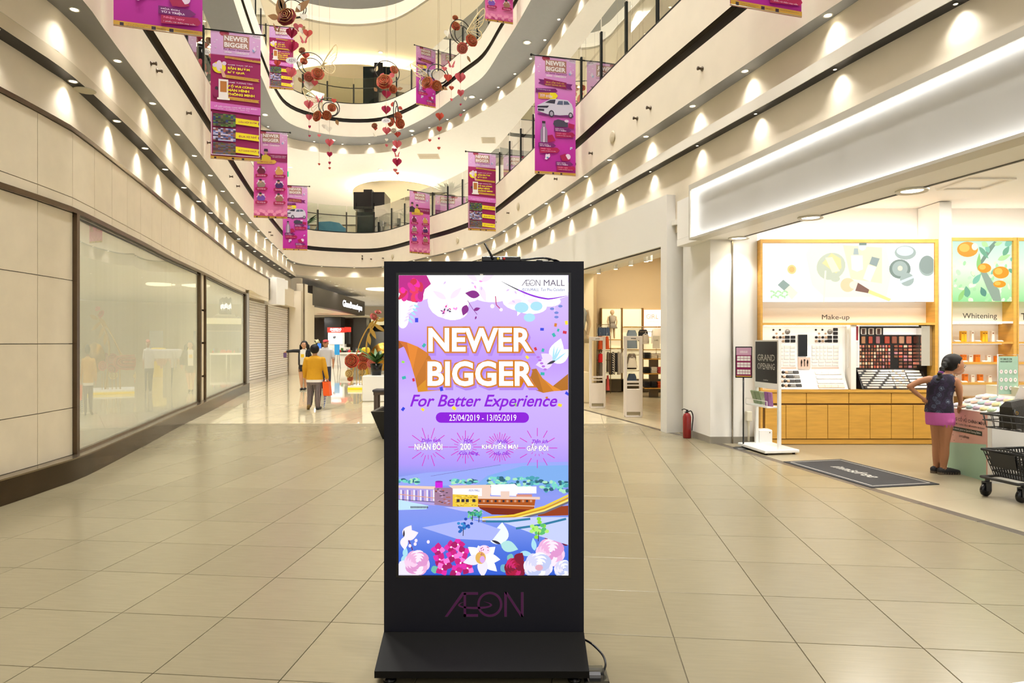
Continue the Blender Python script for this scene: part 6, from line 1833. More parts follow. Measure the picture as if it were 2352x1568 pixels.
for py, a_, c_, yy in ((801, 1388, 1432, 19.2), (750, 1430, 1523, 19.2), (806, 1432, 1470, 19.22), (815, 1432, 1470, 19.15), (851, 1432, 1470, 19.15), (762, 1465, 1523, 19.1)):
 m_ = MB(); z_ = EYE - (py - CY) / FPX * 19.2
 m_.tube([(dxp(a_), yy, z_), (dxp(c_), yy, z_)], .008, 6); m_.tube([(dxp(a_) + .03, yy, z_), (dxp(a_) + .03, YD + .13, z_)], .006, 6); m_.tube([(dxp(c_) - .03, yy, z_), (dxp(c_) - .03, YD + .13, z_)], .006, 6); db(m_, 'hanging_rail', STEELT)
# free standing table rack with folded clothes
YT = 17.7
tx = lambda px: (px - CX) / FPX * YT
tz = lambda py: EYE - (py - CY) / FPX * YT
rk = thing('shelf_table', 'three tier display table of folded clothes in the clothes shop', 'display table', (tx(1476), YT, 0))
for py in (823, 856, 889):
 m_ = MB(); m_.box(tx(1476), tx(1560), YT - .3, YT + .3, tz(py + 2), tz(py)); db(m_, 'shelf', WOODG, rk)
for px in (1501, 1545):
 m_ = MB(); m_.box(tx(px) - .12, tx(px) + .12, YT - .05, YT + .05, .0, tz(823)); db(m_, 'upright', M('rack_grey', (110, 100, 84), .5), rk)
for py0, cols in ((823, (BLKC, WHC, WHC, PNK)), (856, (BLKC, WHC, COR, BLKC)), (889, (BLKC, BLKC, ORG, PNK))):
 for i, mt in enumerate(cols):
  X, Z = tx(1482 + i * 15), tz(py0)
  r = thing('folded_clothes', '%s stack of folded clothes on the %s tier of the display table' % ({BLKC: 'black', WHC: 'white', PNK: 'pink', COR: 'coral', ORG: 'orange'}[mt] + [' first', ' second', ' third', ' last'][i], {823: 'top', 856: 'middle', 889: 'lowest'}[py0]), 'clothes', (X + .02, YT - .1, Z), 0, 'folded clothes on the display table')
  for k in range(4):
   m_ = MB(); m_.obox((R.uniform(-.008, .008), 0, .02 + k * .042), (.165, .26, .038), R.uniform(-.04, .04), 0, .012); m_.build('folded_piece', mt, r)
m_ = MB(); m_.box(-.1, .1, -.005, .005, 0, .34); m_.box(-.006, .006, -.004, .004, -.15, 0, 1)
o = m_.build('price_sign', [WHITEP, STEELT], None, (tx(1502), YT - .28, tz(800))); tag(o, 'white price sign standing on the clothes table', 'sign')
a = PA(lambda x, y, d: Vector((x, -.0055 - d, y)), .0003); a.text('149', -.05, .2, .05, .24, TXT); a.build('lettering', o)
# child mannequin and tall mannequin
def mannequin(loc, s, label, cloth, cloth2, hair=False):
 r = thing('mannequin', label, 'mannequin', loc)
 SK = M('mannequin_skin', (232, 206, 170), .4)
 m_ = MB()
 m_.ball((0, 0, .92 * s), .075 * s, 12, 10, 0, (1, 1.1, 1.25)); m_.tube([(0, 0, .80 * s), (0, 0, .88 * s)], .03 * s, 10)
 for q in (-1, 1):
  m_.tube([(q * .055 * s, 0, .42 * s), (q * .06 * s, -.01, .22 * s), (q * .07 * s, 0, .03 * s)], [.05 * s, .036 * s, .024 * s], 10)
  m_.ball((q * .07 * s, -.03 * s, .02 * s), .03 * s, 8, 6, 0, (1, 1.8, .6))
  m_.tube([(q * .12 * s, 0, .77 * s), (q * .16 * s, -.01, .6 * s), (q * .13 * s, -.05 * s, .46 * s)], [.035 * s, .026 * s, .018 * s], 10)
  m_.ball((q * .125 * s, -.06 * s, .43 * s), .022 * s, 8, 6, 0, (1, 1, 1.5))
 m_.build('figure', SK, r)
 m_ = MB(); m_.lathe([(.10 * s, .52 * s), (.115 * s, .62 * s), (.14 * s, .74 * s), (.10 * s, .80 * s), (.03 * s, .82 * s)], 16, sy=.7); m_.build('top', cloth, r)
 m_ = MB(); m_.lathe([(.19 * s, .36 * s), (.15 * s, .46 * s), (.10 * s, .54 * s)], 16, sy=.8); m_.build('skirt', cloth2, r)
 return r
mannequin((dxp(1405), 19.3, dzp(778)), .86, 'child mannequin in a speckled dress on the lit clothes wall', PATT, stripes('floral_dark', (70, 66, 66), (220, 214, 200), 30, 'DIAGONAL'))
m_ = MB(); m_.bbox(-.3, .3, -.3, .3, 0, .75, .01); o = m_.build('mannequin_plinth', M('cream_lit_panel', (244, 230, 196), .5), None, (1.60, 16.3, 0.001)); tag(o, 'cream plinth under the tall mannequin beside the kiosk edge', 'plinth')
mannequin((1.62, 16.3, .751), 2.0, 'tall mannequin in a pale striped shirt showing past the kiosk edge', stripes('pale_stripe', (226, 230, 230), (150, 166, 180), 16, 'X'), M('sand_cloth', (196, 182, 150), .8))
# security gates
GATE = M('gate_white', (224, 214, 204), .4); GATEC = glass_mat('gate_clear', (240, 240, 236), 1.2)
def gate(px, pyb, rz, label):
 x, y = fl(px, pyb)
 g = thing('security_gate', label, 'security gate', (x, y, 0), rz, 'shop security gates')
 W, Hh = .37, 1.62
 m_ = MB()
 m_.bbox(-W / 2, -W / 2 + .06, -.05, .05, .02, Hh, .01); m_.bbox(W / 2 - .06, W / 2, -.05, .05, .02, Hh, .01); m_.bbox(-W / 2 + .052, W / 2 - .052, -.047, .047, Hh - .09, Hh - .003, .006)
 m_.bbox(-W / 2 + .05, W / 2 - .05, -.03, .03, .68, .72, .004); m_.bbox(-W / 2 + .05, W / 2 - .05, -.03, .03, .62, .645, .004)
 m_.build('frame', GATE, g)
 m_ = MB(); m_.bbox(-W / 2 + .045, W / 2 - .045, -.055, .05, .10, .56, .008); m_.build('lower_panel', GATE, g)
 m_ = MB(); m_.box(-W / 2 + .05, W / 2 - .05, -.052, .05, .045, .10); m_.build('vent', M('gate_vent', (140, 128, 100), .5), g)
 m_ = MB(); m_.bbox(-W / 2 + .02, W / 2 - .02, -.09, .09, 0.001, .025, .005); m_.build('foot', GATE, g)
 m_ = MB(); m_.box(-.05, .05, -.0515, -.05, Hh - .055, Hh - .045); m_.build('slot', BLK2, g)
gate(1372, 936, .0, 'white security gate of the clothes shop nearest the kiosk')
gate(1454, 957, .0, 'white security gate standing alone in the middle of the shop entrance')
# ------------------------------------------------------------------ fire extinguisher
ex = thing('fire_extinguisher', 'red fire extinguisher in the corner between the two shops', 'fire extinguisher', (2.735, 10.14, 0))
REDX = M('extinguisher_red', (140, 12, 14), .25, coat=.5)
m_ = MB(); m_.lathe([(.06, 0), (.065, .01), (.065, .33), (.05, .375), (.022, .395)], 20); m_.build('cylinder', REDX, ex)
m_ = MB(); m_.lathe([(.02, .39), (.02, .43)], 10); m_.tube([(.02, 0, .43), (-.05, -.02, .455), (-.09, -.03, .44)], .008, 6); m_.tube([(.02, 0, .41), (-.04, -.02, .405)], .008, 6); m_.build('valve_handle', BLK2, ex)
m_ = MB(); m_.tube(catmull([(.02, 0, .41), (.06, -.02, .42), (.085, -.03, .34), (.075, -.03, .2), (.07, -.03, .12)], 6), .009, 8); m_.build('hose', BLK2, ex)
# ------------------------------------------------------------------ signs and mat at the cosmetics shop
ps = thing('poster_stand', 'slim black poster stand with a purple notice on a round base', 'sign stand', (3.26, 9.14, 0))
m_ = MB(); m_.lathe([(.14, 0), (.14, .006), (.03, .014), (.012, .02)], 28); m_.build('round_base', M('stand_grey', (70, 70, 68), .35, .6), ps)
m_ = MB(); m_.tube([(0, 0, .015), (0, 0, 1.02)], .011, 8); m_.build('pole', BLK2, ps)
rz = math.radians(-20)
fr = empty('notice_frame', (0, -.015, 1.215), rz, ps)
m_ = MB(); m_.bbox(-.112, .112, 0, .012, -.22, .22, .003); m_.v = m_.v; fo = m_.build('frame', BLK2, ps); fo.location = (0, -.015, 1.215); fo.rotation_euler = (0, 0, rz)
bpy.data.objects.remove(fr)
a = Art(lambda x, y, d: Vector((x, -.0006 - d, y)), .0002)
a.rect(-.1, -.205, .1, .205, pr('maroon', (140, 8, 84))); a.rect(-.1, .1, .1, .205, pr('mauve2', (206, 160, 190))); a.text('NEWER BIGGER', -.05, .13, .05, .16, pr('white', (245, 240, 240)), .02)
for (yy, nr, nc) in ((.05, 2, 4), (-.04, 2, 4), (-.14, 2, 5)):
 for j in range(nr):
  for i in range(nc):
   w = .18 / nc
   a.rect(-.09 + i * w + .002, yy + j * .036 - .03, -.09 + (i + 1) * w - .002, yy + j * .036, pr('white', (245, 240, 240)), up=(i + j == 0))
a.rect(-.1, -.205, .1, -.19, pr('gold', (206, 160, 60))); a.build('print', fo)
gs = thing('brochure_stand', 'white grand opening stand with a black board and brochure tray', 'sign stand', (3.53, 8.96, 0), math.radians(-90 + 9))
# local x runs from the far upright to the near one, local -y faces the mall
WH = M('stand_white', (240, 240, 238), .35)
m_ = MB(); m_.bbox(-.36, .36, -.25, .25, .025, .065, .006); m_.build('base', WH, gs)
for q in (-.3, .3):
 for w in (-.2, .2):
  m_ = MB(); m_.lathe([(.02, 0.0), (.02, .026)], 10, (q, w, 0)); m_.build('foot', BLK2, gs)
for q in (-.285, .285):
 m_ = MB(); m_.box(q - .018, q + .018, -.02, .02, .06, 1.52); m_.build('upright', WH, gs)
m_ = MB(); m_.box(-.3, .3, -.024, .018, .86, 1.525); bd = m_.build('board', WH, gs)
a = Art(lambda x, y, d: Vector((x, -.0245 - d, y)), .0003)
a.rect(-.275, .94, .275, 1.505, M('board_black', (20, 20, 22), .45)); CH = M('chalk_text', (206, 206, 200), .6)
a.text('GRAND', -.22, 1.235, .22, 1.33, CH, .012); a.text('OPENING', -.22, 1.12, .22, 1.205, CH, .012)
for k in range(8):
 yy = 1.12 + .014 + k * .027
 a.line([(-.23, yy), (.23, yy + .006)], .004, M('board_black', (20, 20, 22), .45))
a.text('innisfree', -.06, .965, .06, .985, CH, .0); a.build('chalk_lettering', bd)
m_ = MB(); m_.box(-.28, .28, -.17, .02, .615, .63); m_.box(-.28, .28, -.175, -.168, .70, .708); m_.box(-.28, -.272, -.17, .02, .70, .708); m_.box(-.28, -.272, -.175, -.168, .62, .705); m_.box(.272, .28, -.175, -.168, .62, .705); m_.build('brochure_tray', WH, gs)
for k, (q, c) in enumerate(((-.2, (150, 166, 130)), (-.09, (140, 160, 124)), (.03, (176, 190, 160)), (.13, (150, 90, 156)), (.2, (166, 110, 170)))):
 m_ = MB(); m_.obox((0, 0, .095), (.1, .022, .19), 0, 0, .002, math.radians(18 if k < 3 else 5)); o = m_.build('brochure', M('brochure%d' % k, c, .5, noise=.15, nscale=30)); mt = gs.matrix_basis
 p = Matrix.Translation(gs.location) @ Matrix.Rotation(gs.rotation_euler.z, 4, 'Z') @ Vector((q, -.08, .632))
 o.location = p; o.rotation_euler = (0, 0, gs.rotation_euler.z); tag(o, ['pale green brochure farthest in the tray', 'sage brochure second in the tray', 'light green brochure in the middle of the tray', 'purple brochure in the tray', 'mauve brochure nearest in the tray'][k] + ' of the grand opening stand', 'brochure', 'brochures in the tray')
bn = thing('waste_bin', 'small white bin behind the grand opening stand', 'bin', (3.64, 9.40, 0))
m_ = MB(); m_.bbox(-.1, .1, -.09, .09, 0, .24, .012); m_.build('bin_body', WH, bn)
m_ = MB(); m_.lathe([(.008, 0), (.008, .004)], 10); m_.xf(Matrix.Translation((.06, -.09, .2)) @ Matrix.Rotation(math.radians(90), 4, 'X')); m_.build('button', STEELT, bn)
m_ = MB(); m_.bbox(-.05, .03, -.04, .04, 0, .14, .006); m_.box(-.02, .0, -.02, .02, -.3, 0); tag(m_.build('wall_dispenser', M('dispenser_cream', (226, 220, 200), .5), None, (3.49, 9.54, .34)), 'small cream box on a bracket by the white pier', 'dispenser')
mat_c = [Vector((x, y, 0)) for x, y in ((3.38, 8.07), (4.19, 8.28), (4.49, 6.83), (3.70, 6.65))]
MU = (mat_c[2] - mat_c[1]).normalized(); MV = Vector((-MU.y, MU.x, 0)); MC = sum(mat_c, Vector()) / 4
MATM = M('mat_charcoal', (52, 52, 54), .9, bump=.4, bscale=300)
m_ = MB(); hw, hh = .74, .41
m_.plate([(-hw, -hh), (hw, -hh), (hw, hh), (-hw, hh)], .008, (0, 0, .001), MU, MV)
mt_ = m_.build('door_mat', MATM, None, MC); tag(mt_, 'charcoal door mat with a cursive shop name', 'mat')
a = Art(plane_fn((0, 0, .0095), MU, MV, (0, 0, 1)), .0003)
LTX = M('mat_print', (196, 194, 186), .8)
a.line([(-hw + .06, -hh + .06), (hw - .06, -hh + .06), (hw - .06, hh - .06), (-hw + .06, hh - .06), (-hw + .06, -hh + .06)], .014, LTX); a.text('innisfree', -.33, -.07, .33, .09, LTX, .008, .3, 4); a.build('print', mt_)
# ------------------------------------------------------------------ display island and poster
isl = thing('display_island', 'pink and mint printed display counter beside the girl', 'counter', (5.09, 6.88, 0))
m_ = MB(); m_.box(0, .6, 0, .70, 0, .74); m_.build('body', WH, isl)
a = Art(lambda x, y, d: Vector((-.001 - d, .70 - x, y)), .0004)   # x runs towards the viewer
PKP, MNT = M('print_pink', (226, 176, 164), .5), M('print_mint', (170, 206, 186), .5)
a.rect(0, 0, .70, .74, PKP); a.poly([(0, 0), (.62, 0), (.62, .40), (0, .33)], MNT); a.rect(.64, 0, .70, .74, WH)
DKT = M('print_dark', (40, 40, 40), .5)
a.text('CÙNG CỔ VŨ CHÍNH MÌNH', .03, .60, .62, .655, DKT, .01); a.text('VÀ NGƯỜI THÂN YÊU VỚI HAPPY BUNNY', .03, .555, .6, .58, DKT)
a.rect(0.0, .48, .56, .53, M('print_green', (30, 50, 40), .5)); a.text('No-sebum mineral, green tea Special Cleaning Edition', .02, .49, .54, .52, WH)
a.text('innisfree', .2, .42, .36, .455, DKT, 0, .2)
for (x, y) in ((.12, .69), (.2, .7), (.3, .67), (.1, .43), (.12, .37), (.24, .4)): a.ell(x, y, .006, .004, DKT, 8)
a.build('front_print', isl)
m_ = MB(); m_.add([(0, 0, .74), (.45, 0, .90), (.45, .7, .90), (0, .7, .74), (.45, 0, .74), (.45, .7, .74)], [(0, 1, 2, 3), (0, 4, 1), (3, 2, 5), (1, 4, 5, 2), (0, 3, 5, 4)]); m_.build('sloping_tray', WH, isl)
an = math.atan2(.16, .45)
cc = [(206, 226, 190), (240, 226, 170), (226, 200, 226), (190, 220, 220), (246, 210, 190), (226, 226, 236)]
for j in range(3):
 for i in range(6):
  m_ = MB(); m_.lathe([(.042, 0), (.045, .012), (.038, .024), (0, .026)], 16); m_.lathe([(0, .0262), (.026, .0265), (.026, .026)], 12, m=1)
  x, y = .06 + j * .13, .08 + i * .108
  o = m_.build('cushion_compact', [M('cush%d' % i, cc[(i + j) % 6], .4), M('cushtop%d' % ((i + 2 * j) % 6), cc[(i + j + 3) % 6], .4)], None, (5.09 + x, 6.88 + y, .744 + x * .16 / .45 + .002)); o.rotation_euler = (0, -an, 0)
  tag(o, 'round pastel cushion compact on the sloping tray of the display island', 'compact', 'cushion compacts on the island tray')
m_ = MB(); m_.box(.45, .6, 0, .7, .74, 1.0); m_.build('back_step', M('island_cream', (240, 230, 200), .5), isl)
pd = thing('charm_poster', 'white wire frame holding a mint charm poster on the island', 'poster', (5.39, 7.20, .90))
m_ = MB(); m_.tube([(0, 0, 0), (0, 0, .46), (.24, .02, .46), (.24, .02, 0)], .006, 8); m_.build('frame', WH, pd)
m_ = MB(); m_.box(.012, .225, .0, .004, .02, .44); ps2 = m_.build('sheet', MNT, pd)
a = Art(lambda x, y, d: Vector((x, -.0006 - d, y)), .0003)
a.text('BUY COMBO SET 2 ITEMS', .03, .40, .16, .42, DKT, .01); a.text('RECEIVE RABBIT STRAP', .03, .375, .16, .39, DKT, .01)
for i in range(4):
 for j in range(3):
  a.ell(.04 + i * .05, .27 - j * .09, .019, .024, pr('white', (245, 240, 240))); a.ell(.04 + i * .05, .272 - j * .09, .006, .007, pr('c%d' % ((i + j) % 3), [(206, 150, 170), (150, 170, 110), (176, 150, 200)][(i + j) % 3]), 8)
a.build('print', ps2)
ob = thing('oak_island', 'low oak island counter behind the display island', 'counter', (5.7, 6.9, 0))
m_ = MB(); m_.box(0.02, 1.6, 0, 1.5, 0, .8); m_.build('body', WOODD, ob)
m_ = MB(); m_.obox((.45, .3, 1.12), (.12, .5, .5), .3, 0, 0, .0, -.45); m_.build('angled_mirror_stand', WOODG, ob)
# ------------------------------------------------------------------ shopping trolley with basket and bags
CRT = M('trolley_grey', (70, 70, 72), .35, .5); BSK = M('basket_black', (34, 36, 40), .45)
ct = thing('shopping_trolley', 'small grey two tier shopping trolley cut by the picture edge', 'shopping trolley', (4.98, 6.22, 0), math.radians(12))
for (x, y) in ((-.26, -.12), (-.34, .17), (.34, -.12), (.34, .17)):
 m_ = MB(); m_.lathe([(.055, -.016), (.062, -.01), (.062, .01), (.055, .016)], 18); m_.xf(Matrix.Translation((x, y, .062)) @ Matrix.Rotation(math.radians(90), 4, 'X')); wv = m_.build('wheel', BLK2, ct)
 m_ = MB(); m_.tube([(x + .02, y, .17), (x + .02, y, .135)], .02, 8); m_.box(x - .02, x + .04, y - .028, y - .02, .055, .14); m_.box(x - .02, x + .04, y + .02, y + .028, .055, .14); m_.box(x - .02, x + .04, y - .028, y + .028, .13, .142); m_.build('fork', CRT, wv)
m_ = MB(); m_.tube([(-.36, -.17, .185), (.4, -.17, .185), (.4, .2, .185), (-.36, .2, .185)], .014, 8, closed=True); m_.tube([(-.1, -.17, .185), (-.1, .2, .185)], .008, 6); m_.tube([(.1, -.17, .185), (.1, .2, .185)], .008, 6); m_.build('lower_frame', CRT, ct)
m_ = MB(); m_.tube(catmull([(.4, -.15, .185), (.42, -.15, .4), (.40, -.15, .75), (.45, -.15, .95)], 5), .013, 8); m_.tube(catmull([(.4, .18, .185), (.42, .18, .4), (.40, .18, .75), (.45, .18, .95)], 5), .013, 8); m_.tube([(.45, -.15, .95), (.45, .18, .95)], .016, 8); m_.build('mast', CRT, ct)
m_ = MB()
for z, gx in ((.80, 0), (.74, .01), (.67, .03)):
 m_.tube([(-.34 + gx, -.2 + gx, z), (.42, -.2 + gx, z), (.42, .22 - gx, z), (-.34 + gx, .22 - gx, z)], .006 if z < .8 else .010, 6, closed=True)
for i in range(9):
 x = -.32 + i * .09
 m_.tube([(x, -.2, .80), (x + .01, -.17, .67), (x + .01, .19, .67), (x, .22, .80)], .004, 6)
for i in range(5):
 y = -.17 + i * .09
 m_.tube([(-.34, y, .80), (-.31, y, .67), (.42, y, .67)], .004, 6)
m_.build('wire_basket', CRT, ct)
m_ = MB(); m_.tube(catmull([(-.30, -.2, .82), (-.1, -.23, .835), (.2, -.24, .80), (.45, -.22, .78)], 5), .014, 8); m_.build('handle_bar', BLK2, ct)
# plastic basket with real openings
bk = thing('shopping_basket', 'black plastic shopping basket standing low in the trolley', 'basket', (4.98, 6.22, .2), math.radians(12))
def wallgrid(m_, A, B, C, D_, nx, ny, t=.006, bar=.011):
 # A,B bottom corners, D_,C top corners; a lattice of bars
 A, B, C, D_ = map(Vector, (A, B, C, D_))
 nrm = (B - A).cross(D_ - A).normalized() * t
 P = lambda u, v: (A * (1 - u) + B * u) * (1 - v) + (D_ * (1 - u) + C * u) * v
 L = (B - A).length; Hh = (D_ - A).length
 def bar_(u0, u1, v0, v1):
  q = [P(u0, v0), P(u1, v0), P(u1, v1), P(u0, v1)]
  m_.add([tuple(p) for p in q] + [tuple(p + nrm) for p in q], [(0, 1, 2, 3), (7, 6, 5, 4), (0, 4, 5, 1), (1, 5, 6, 2), (2, 6, 7, 3), (3, 7, 4, 0)])
 for i in range(nx + 1):
  u = i / nx; w = bar / L / 2
  bar_(max(0, u - w), min(1, u + w), 0, 1)
 for v in [i / ny for i in range(ny + 1)]:
  w = bar / Hh / 2
  bar_(0, 1, max(0, v - w), min(1, v + w))
b0 = [(-.25, -.14, 0), (.38, -.14, 0), (.38, .16, 0), (-.25, .16, 0)]; b1 = [(-.33, -.19, .25), (.44, -.19, .25), (.44, .21, .25), (-.33, .21, .25)]
m_ = MB()
for i in range(4):
 j = (i + 1) % 4
 wallgrid(m_, b0[i], b0[j], b1[j], b1[i], 22 if i % 2 == 0 else 12, 5, .005, .012)
m_.box(-.25, .38, -.14, .16, 0, .008); m_.build('lattice_walls', BSK, bk)
m_ = MB(); m_.tube([(-.335, -.195, .25), (.445, -.195, .25), (.445, .215, .25), (-.335, .215, .25)], .013, 8, closed=True); m_.build('rim', BSK, bk)
m_ = MB(); m_.add([(-.345, -.12, .24), (-.345, .14, .24), (-.30, .13, .10), (-.30, -.11, .10)], [(0, 1, 2, 3)]); m_.box(-.22, -.02, -.198, -.19, .10, .22); m_.build('name_plate', BSK, bk)
m_ = MB(); m_.tube(catmull([(-.3, -.2, .255), (-.32, .0, .28), (-.3, .21, .255)], 5), .009, 8); m_.build('handle', BSK, bk)
def W2(x, y, z):   # trolley local to world
 p = rot2(x, y, math.radians(12)); return (4.98 + p[0], 6.22 + p[1], z)
bgk = thing('black_handbag', 'black leather handbag in the wire tier of the trolley', 'handbag', W2(-.17, .02, .68), math.radians(20))
BLKL = M('black_leather', (36, 33, 32), .4, bump=.2, bscale=80); TANL = M('tan_leather', (190, 116, 36), .45, bump=.1, bscale=90)
m_ = MB(); m_.add([(-.10, -.08, 0), (.1, -.08, 0), (.1, .08, 0), (-.1, .08, 0), (-.12, -.05, .2), (.11, -.05, .22), (.11, .06, .22), (-.12, .06, .2), (-.09, -.02, .25), (.09, -.02, .27), (.09, .03, .27), (-.09, .03, .25)], [(3, 2, 1, 0), (0, 1, 5, 4), (1, 2, 6, 5), (2, 3, 7, 6), (3, 0, 4, 7), (4, 5, 9, 8), (5, 6, 10, 9), (6, 7, 11, 10), (7, 4, 8, 11), (8, 9, 10, 11)]); m_.build('bag_body', BLKL, bgk)
m_ = MB(); m_.tube(catmull([(-.1, -.06, .18), (-.13, -.09, .13), (-.02, -.11, .1), (.12, -.1, .07)], 5), .009, 8); m_.build('strap', BLKL, bgk)
m_ = MB(); m_.tube([(.015 * math.cos(i * .6) - .09, -.075, .15 + .015 * math.sin(i * .6)) for i in range(11)], .003, 6, closed=True); m_.build('gold_ring', M('gold', (206, 160, 60), .25, .9), bgk)
bgt = thing('tan_handbag', 'tan leather satchel in the wire tier of the trolley', 'handbag', W2(.12, .05, .68), math.radians(14))
m_ = MB(); m_.add([(-.13, -.06, 0), (.3, -.06, 0), (.3, .07, 0), (-.13, .07, 0), (-.09, -.03, .27), (.28, -.03, .25), (.28, .05, .25), (-.09, .05, .27)], [(3, 2, 1, 0), (0, 1, 5, 4), (1, 2, 6, 5), (2, 3, 7, 6), (3, 0, 4, 7), (4, 5, 6, 7)]); m_.build('bag_body', TANL, bgt)
m_ = MB(); m_.add([(-.06, -.045, .275), (.29, -.045, .255), (.29, -.075, .10), (-.03, -.075, .12), (-.07, .05, .275), (.28, .05, .255)], [(0, 1, 2, 3), (4, 5, 1, 0)]); m_.build('flap', TANL, bgt)
m_ = MB(); m_.tube(catmull([(-.15, -.1, .05), (-.05, -.13, .02), (.06, -.13, .04), (.0, -.11, .07), (-.1, -.11, .08)], 5), .008, 8); m_.build('strap', TANL, bgt)
m_ = MB(); q = random.Random(4)
vs_ = []
for j in range(5):
 for i in range(14):
  an_ = 2 * math.pi * i / 14; rr_ = [.02, .09, .12, .10, .03][j] * q.uniform(.8, 1.25)
  vs_.append((rr_ * math.cos(an_) * 1.5, rr_ * math.sin(an_) * .6, [.0, .02, .09, .15, .17][j] + q.uniform(-.01, .01)))
m_.add(vs_, [(j * 14 + i, j * 14 + (i + 1) % 14, (j + 1) * 14 + (i + 1) % 14, (j + 1) * 14 + i) for j in range(4) for i in range(14)] + [tuple(range(13, -1, -1)), tuple(56 + i for i in range(14))], 0, False)
o = m_.build('plastic_bag', M('white_plastic', (240, 238, 240), .35), None, W2(.22, -.12, .675)); tag(o, 'crumpled white plastic bag in the wire tier of the trolley', 'bag')
m_ = MB(); m_.obox((0, 0, .1), (.14, .006, .18), .2, 0, 0, .0, .5); o = m_.build('paper_leaflet', WHITEP, None, W2(.03, .12, .86)); tag(o, 'white leaflet sticking up behind the tan satchel', 'leaflet')
# ------------------------------------------------------------------ far ground floor: beauty hall
DKF = M('fascia_black', (44, 40, 38), .4, noise=.08, nscale=4)
G0, G1 = Vector((-9.74, 31.7, 0)), Vector((-10.1, 44.5, 0))
m_ = MB(); m_.prism([(-9.74, 31.7), (-10.1, 44.5), (-10.5, 44.5), (-10.14, 31.7)], 3.30, 4.25)
m_.prism([(-10.1, 44.5), (-10.5, 44.9), (-16, 44.9), (-16, 44.5)], 3.30, 4.25)
fas = tag(m_.build('shop_fascia', DKF), 'black shop fascia with a white illuminated name in the far corridor', 'shop sign')
GD = (G1 - G0).normalized()
a = Art(plane_fn(G0 + Vector((.004, 0, 0)), GD, (0, 0, 1), (1, 0, 0)), .002)
WGL = M('white_glow_text', (255, 252, 255), emit=3.0)
a.text('GlamBeautique', 6.3, 3.46, 11.9, 3.98, WGL, .02); a.build('lettering', fas)
b = MB(); b.box(-18, -10.2, 31.8, 60, 3.32, 3.4); struct(b.build('ceiling_beauty_hall', CEILW), 'white ceiling of the beauty hall')
b = MB(); b.box(-20, 4, 58.0, 58.2, 0, 4.7); struct(b.build('wall_far_end', M('far_beige', (206, 190, 160), .6)), 'beige wall at the far end of the ground floor')
b = MB(); b.box(-18, -11.6, 50.0, 50.2, 0, 3.4); b.box(-18.2, -18, 31, 60, 0, 3.4); struct(b.build('wall_beauty_hall', M('taupe_panel', (92, 80, 72), .5, noise=.06)), 'taupe back wall of the beauty hall')
b = MB(); b.box(-18, -10.2, 31.4, 31.6, 0, 4.6); struct(b.build('wall_beauty_side', LINT), 'cream side wall before the beauty hall')
b = MB(); b.box(-13.6, -12.4, 47.0, 48.2, 0, 3.4); struct(b.build('column_dark', M('dark_column', (46, 44, 44), .3)), 'dark square column in the beauty hall')
b = MB(); b.box(-12.0, -11.0, 49.0, 50.0, 0, 3.4); struct(b.build('column_dark', M('grey_column', (84, 82, 82), .3)), 'grey square column in the beauty hall')
b = MB(); b.box(-11.3, -8.8, 52.0, 52.2, 2.35, 2.85); b.box(-11.3, -8.8, 52.0, 52.2, 2.85, 3.3, 1); struct(b.build('trim_6', [GROOVE, LITC]), 'black and cream band at the far end')
b = MB(); b.box(-11.3, -7.5, 51.0, 51.1, 0, 2.3); tag(b.build('hoarding_panel', M('silver_hoarding', (150, 156, 160), .25, .5)), 'shiny silver hoarding panel at the far end', 'panel')
for (px, py) in ((773, 656), (807, 670), (835, 681), (857, 690), (876, 698), (727, 641)):
 Yq = (zF1 - EYE) * FPX / (CY - py)
 downlight((px - CX) / FPX * Yq, Yq, zF1 - .003, 'round downlight in the white ceiling of the far corridor', 'ceiling lights of the far corridor', 520, 130, True, .5, (1, .93, .82), .1)
for (x, y) in ((-6, 35), (-3, 34), (-6.5, 41), (-3, 41), (-6, 48), (-2, 48), (1, 36)):
 downlight(x, y, zF1 - .003, 'round downlight in the white ceiling behind the kiosk', 'ceiling lights behind the kiosk', 520, 130, True, .5, (1, .93, .82), .1)
for i in range(12):
 p = G0 + GD * (1 + i * 1.0)
 downlight(p.x + .35, p.y, zF1 - .003, 'tiny downlight grazing the black shop fascia', 'downlights of the black fascia', 14 if i % 2 == 0 else 0, 90, False, 1.0, (1, .85, .6))
for (x, y) in ((-12, 35), (-14.5, 38), (-12, 41.5), (-14, 45)):
 area((x, y, 3.30), 110, .6, .6, (1, .95, .88))  # area lamp added under the ceiling to brighten the hall
 m_ = MB(); m_.box(-.35, .35, -.35, -.31, -.02, .0); m_.box(-.35, .35, .31, .35, -.02, 0); m_.box(-.35, -.31, -.31, .31, -.02, 0); m_.box(.31, .35, -.31, .31, -.02, 0)
 tag(m_.build('added_panel_light', TRIMW, None, (x, y, 3.32)), 'square ceiling light added to brighten the beauty hall', 'ceiling light', 'added beauty hall lights')
m_ = MB(); m_.lathe([(0, 0), (1.0, .0), (1.05, .01), (1.05, .05)], 32); tag(m_.build('round_cove_lamp', M('cove_lamp', (255, 240, 200), emit=2.2), None, (-7.6, 38.5, zF1 - .06)), 'large round cove lamp in the far corridor ceiling', 'ceiling lamp')
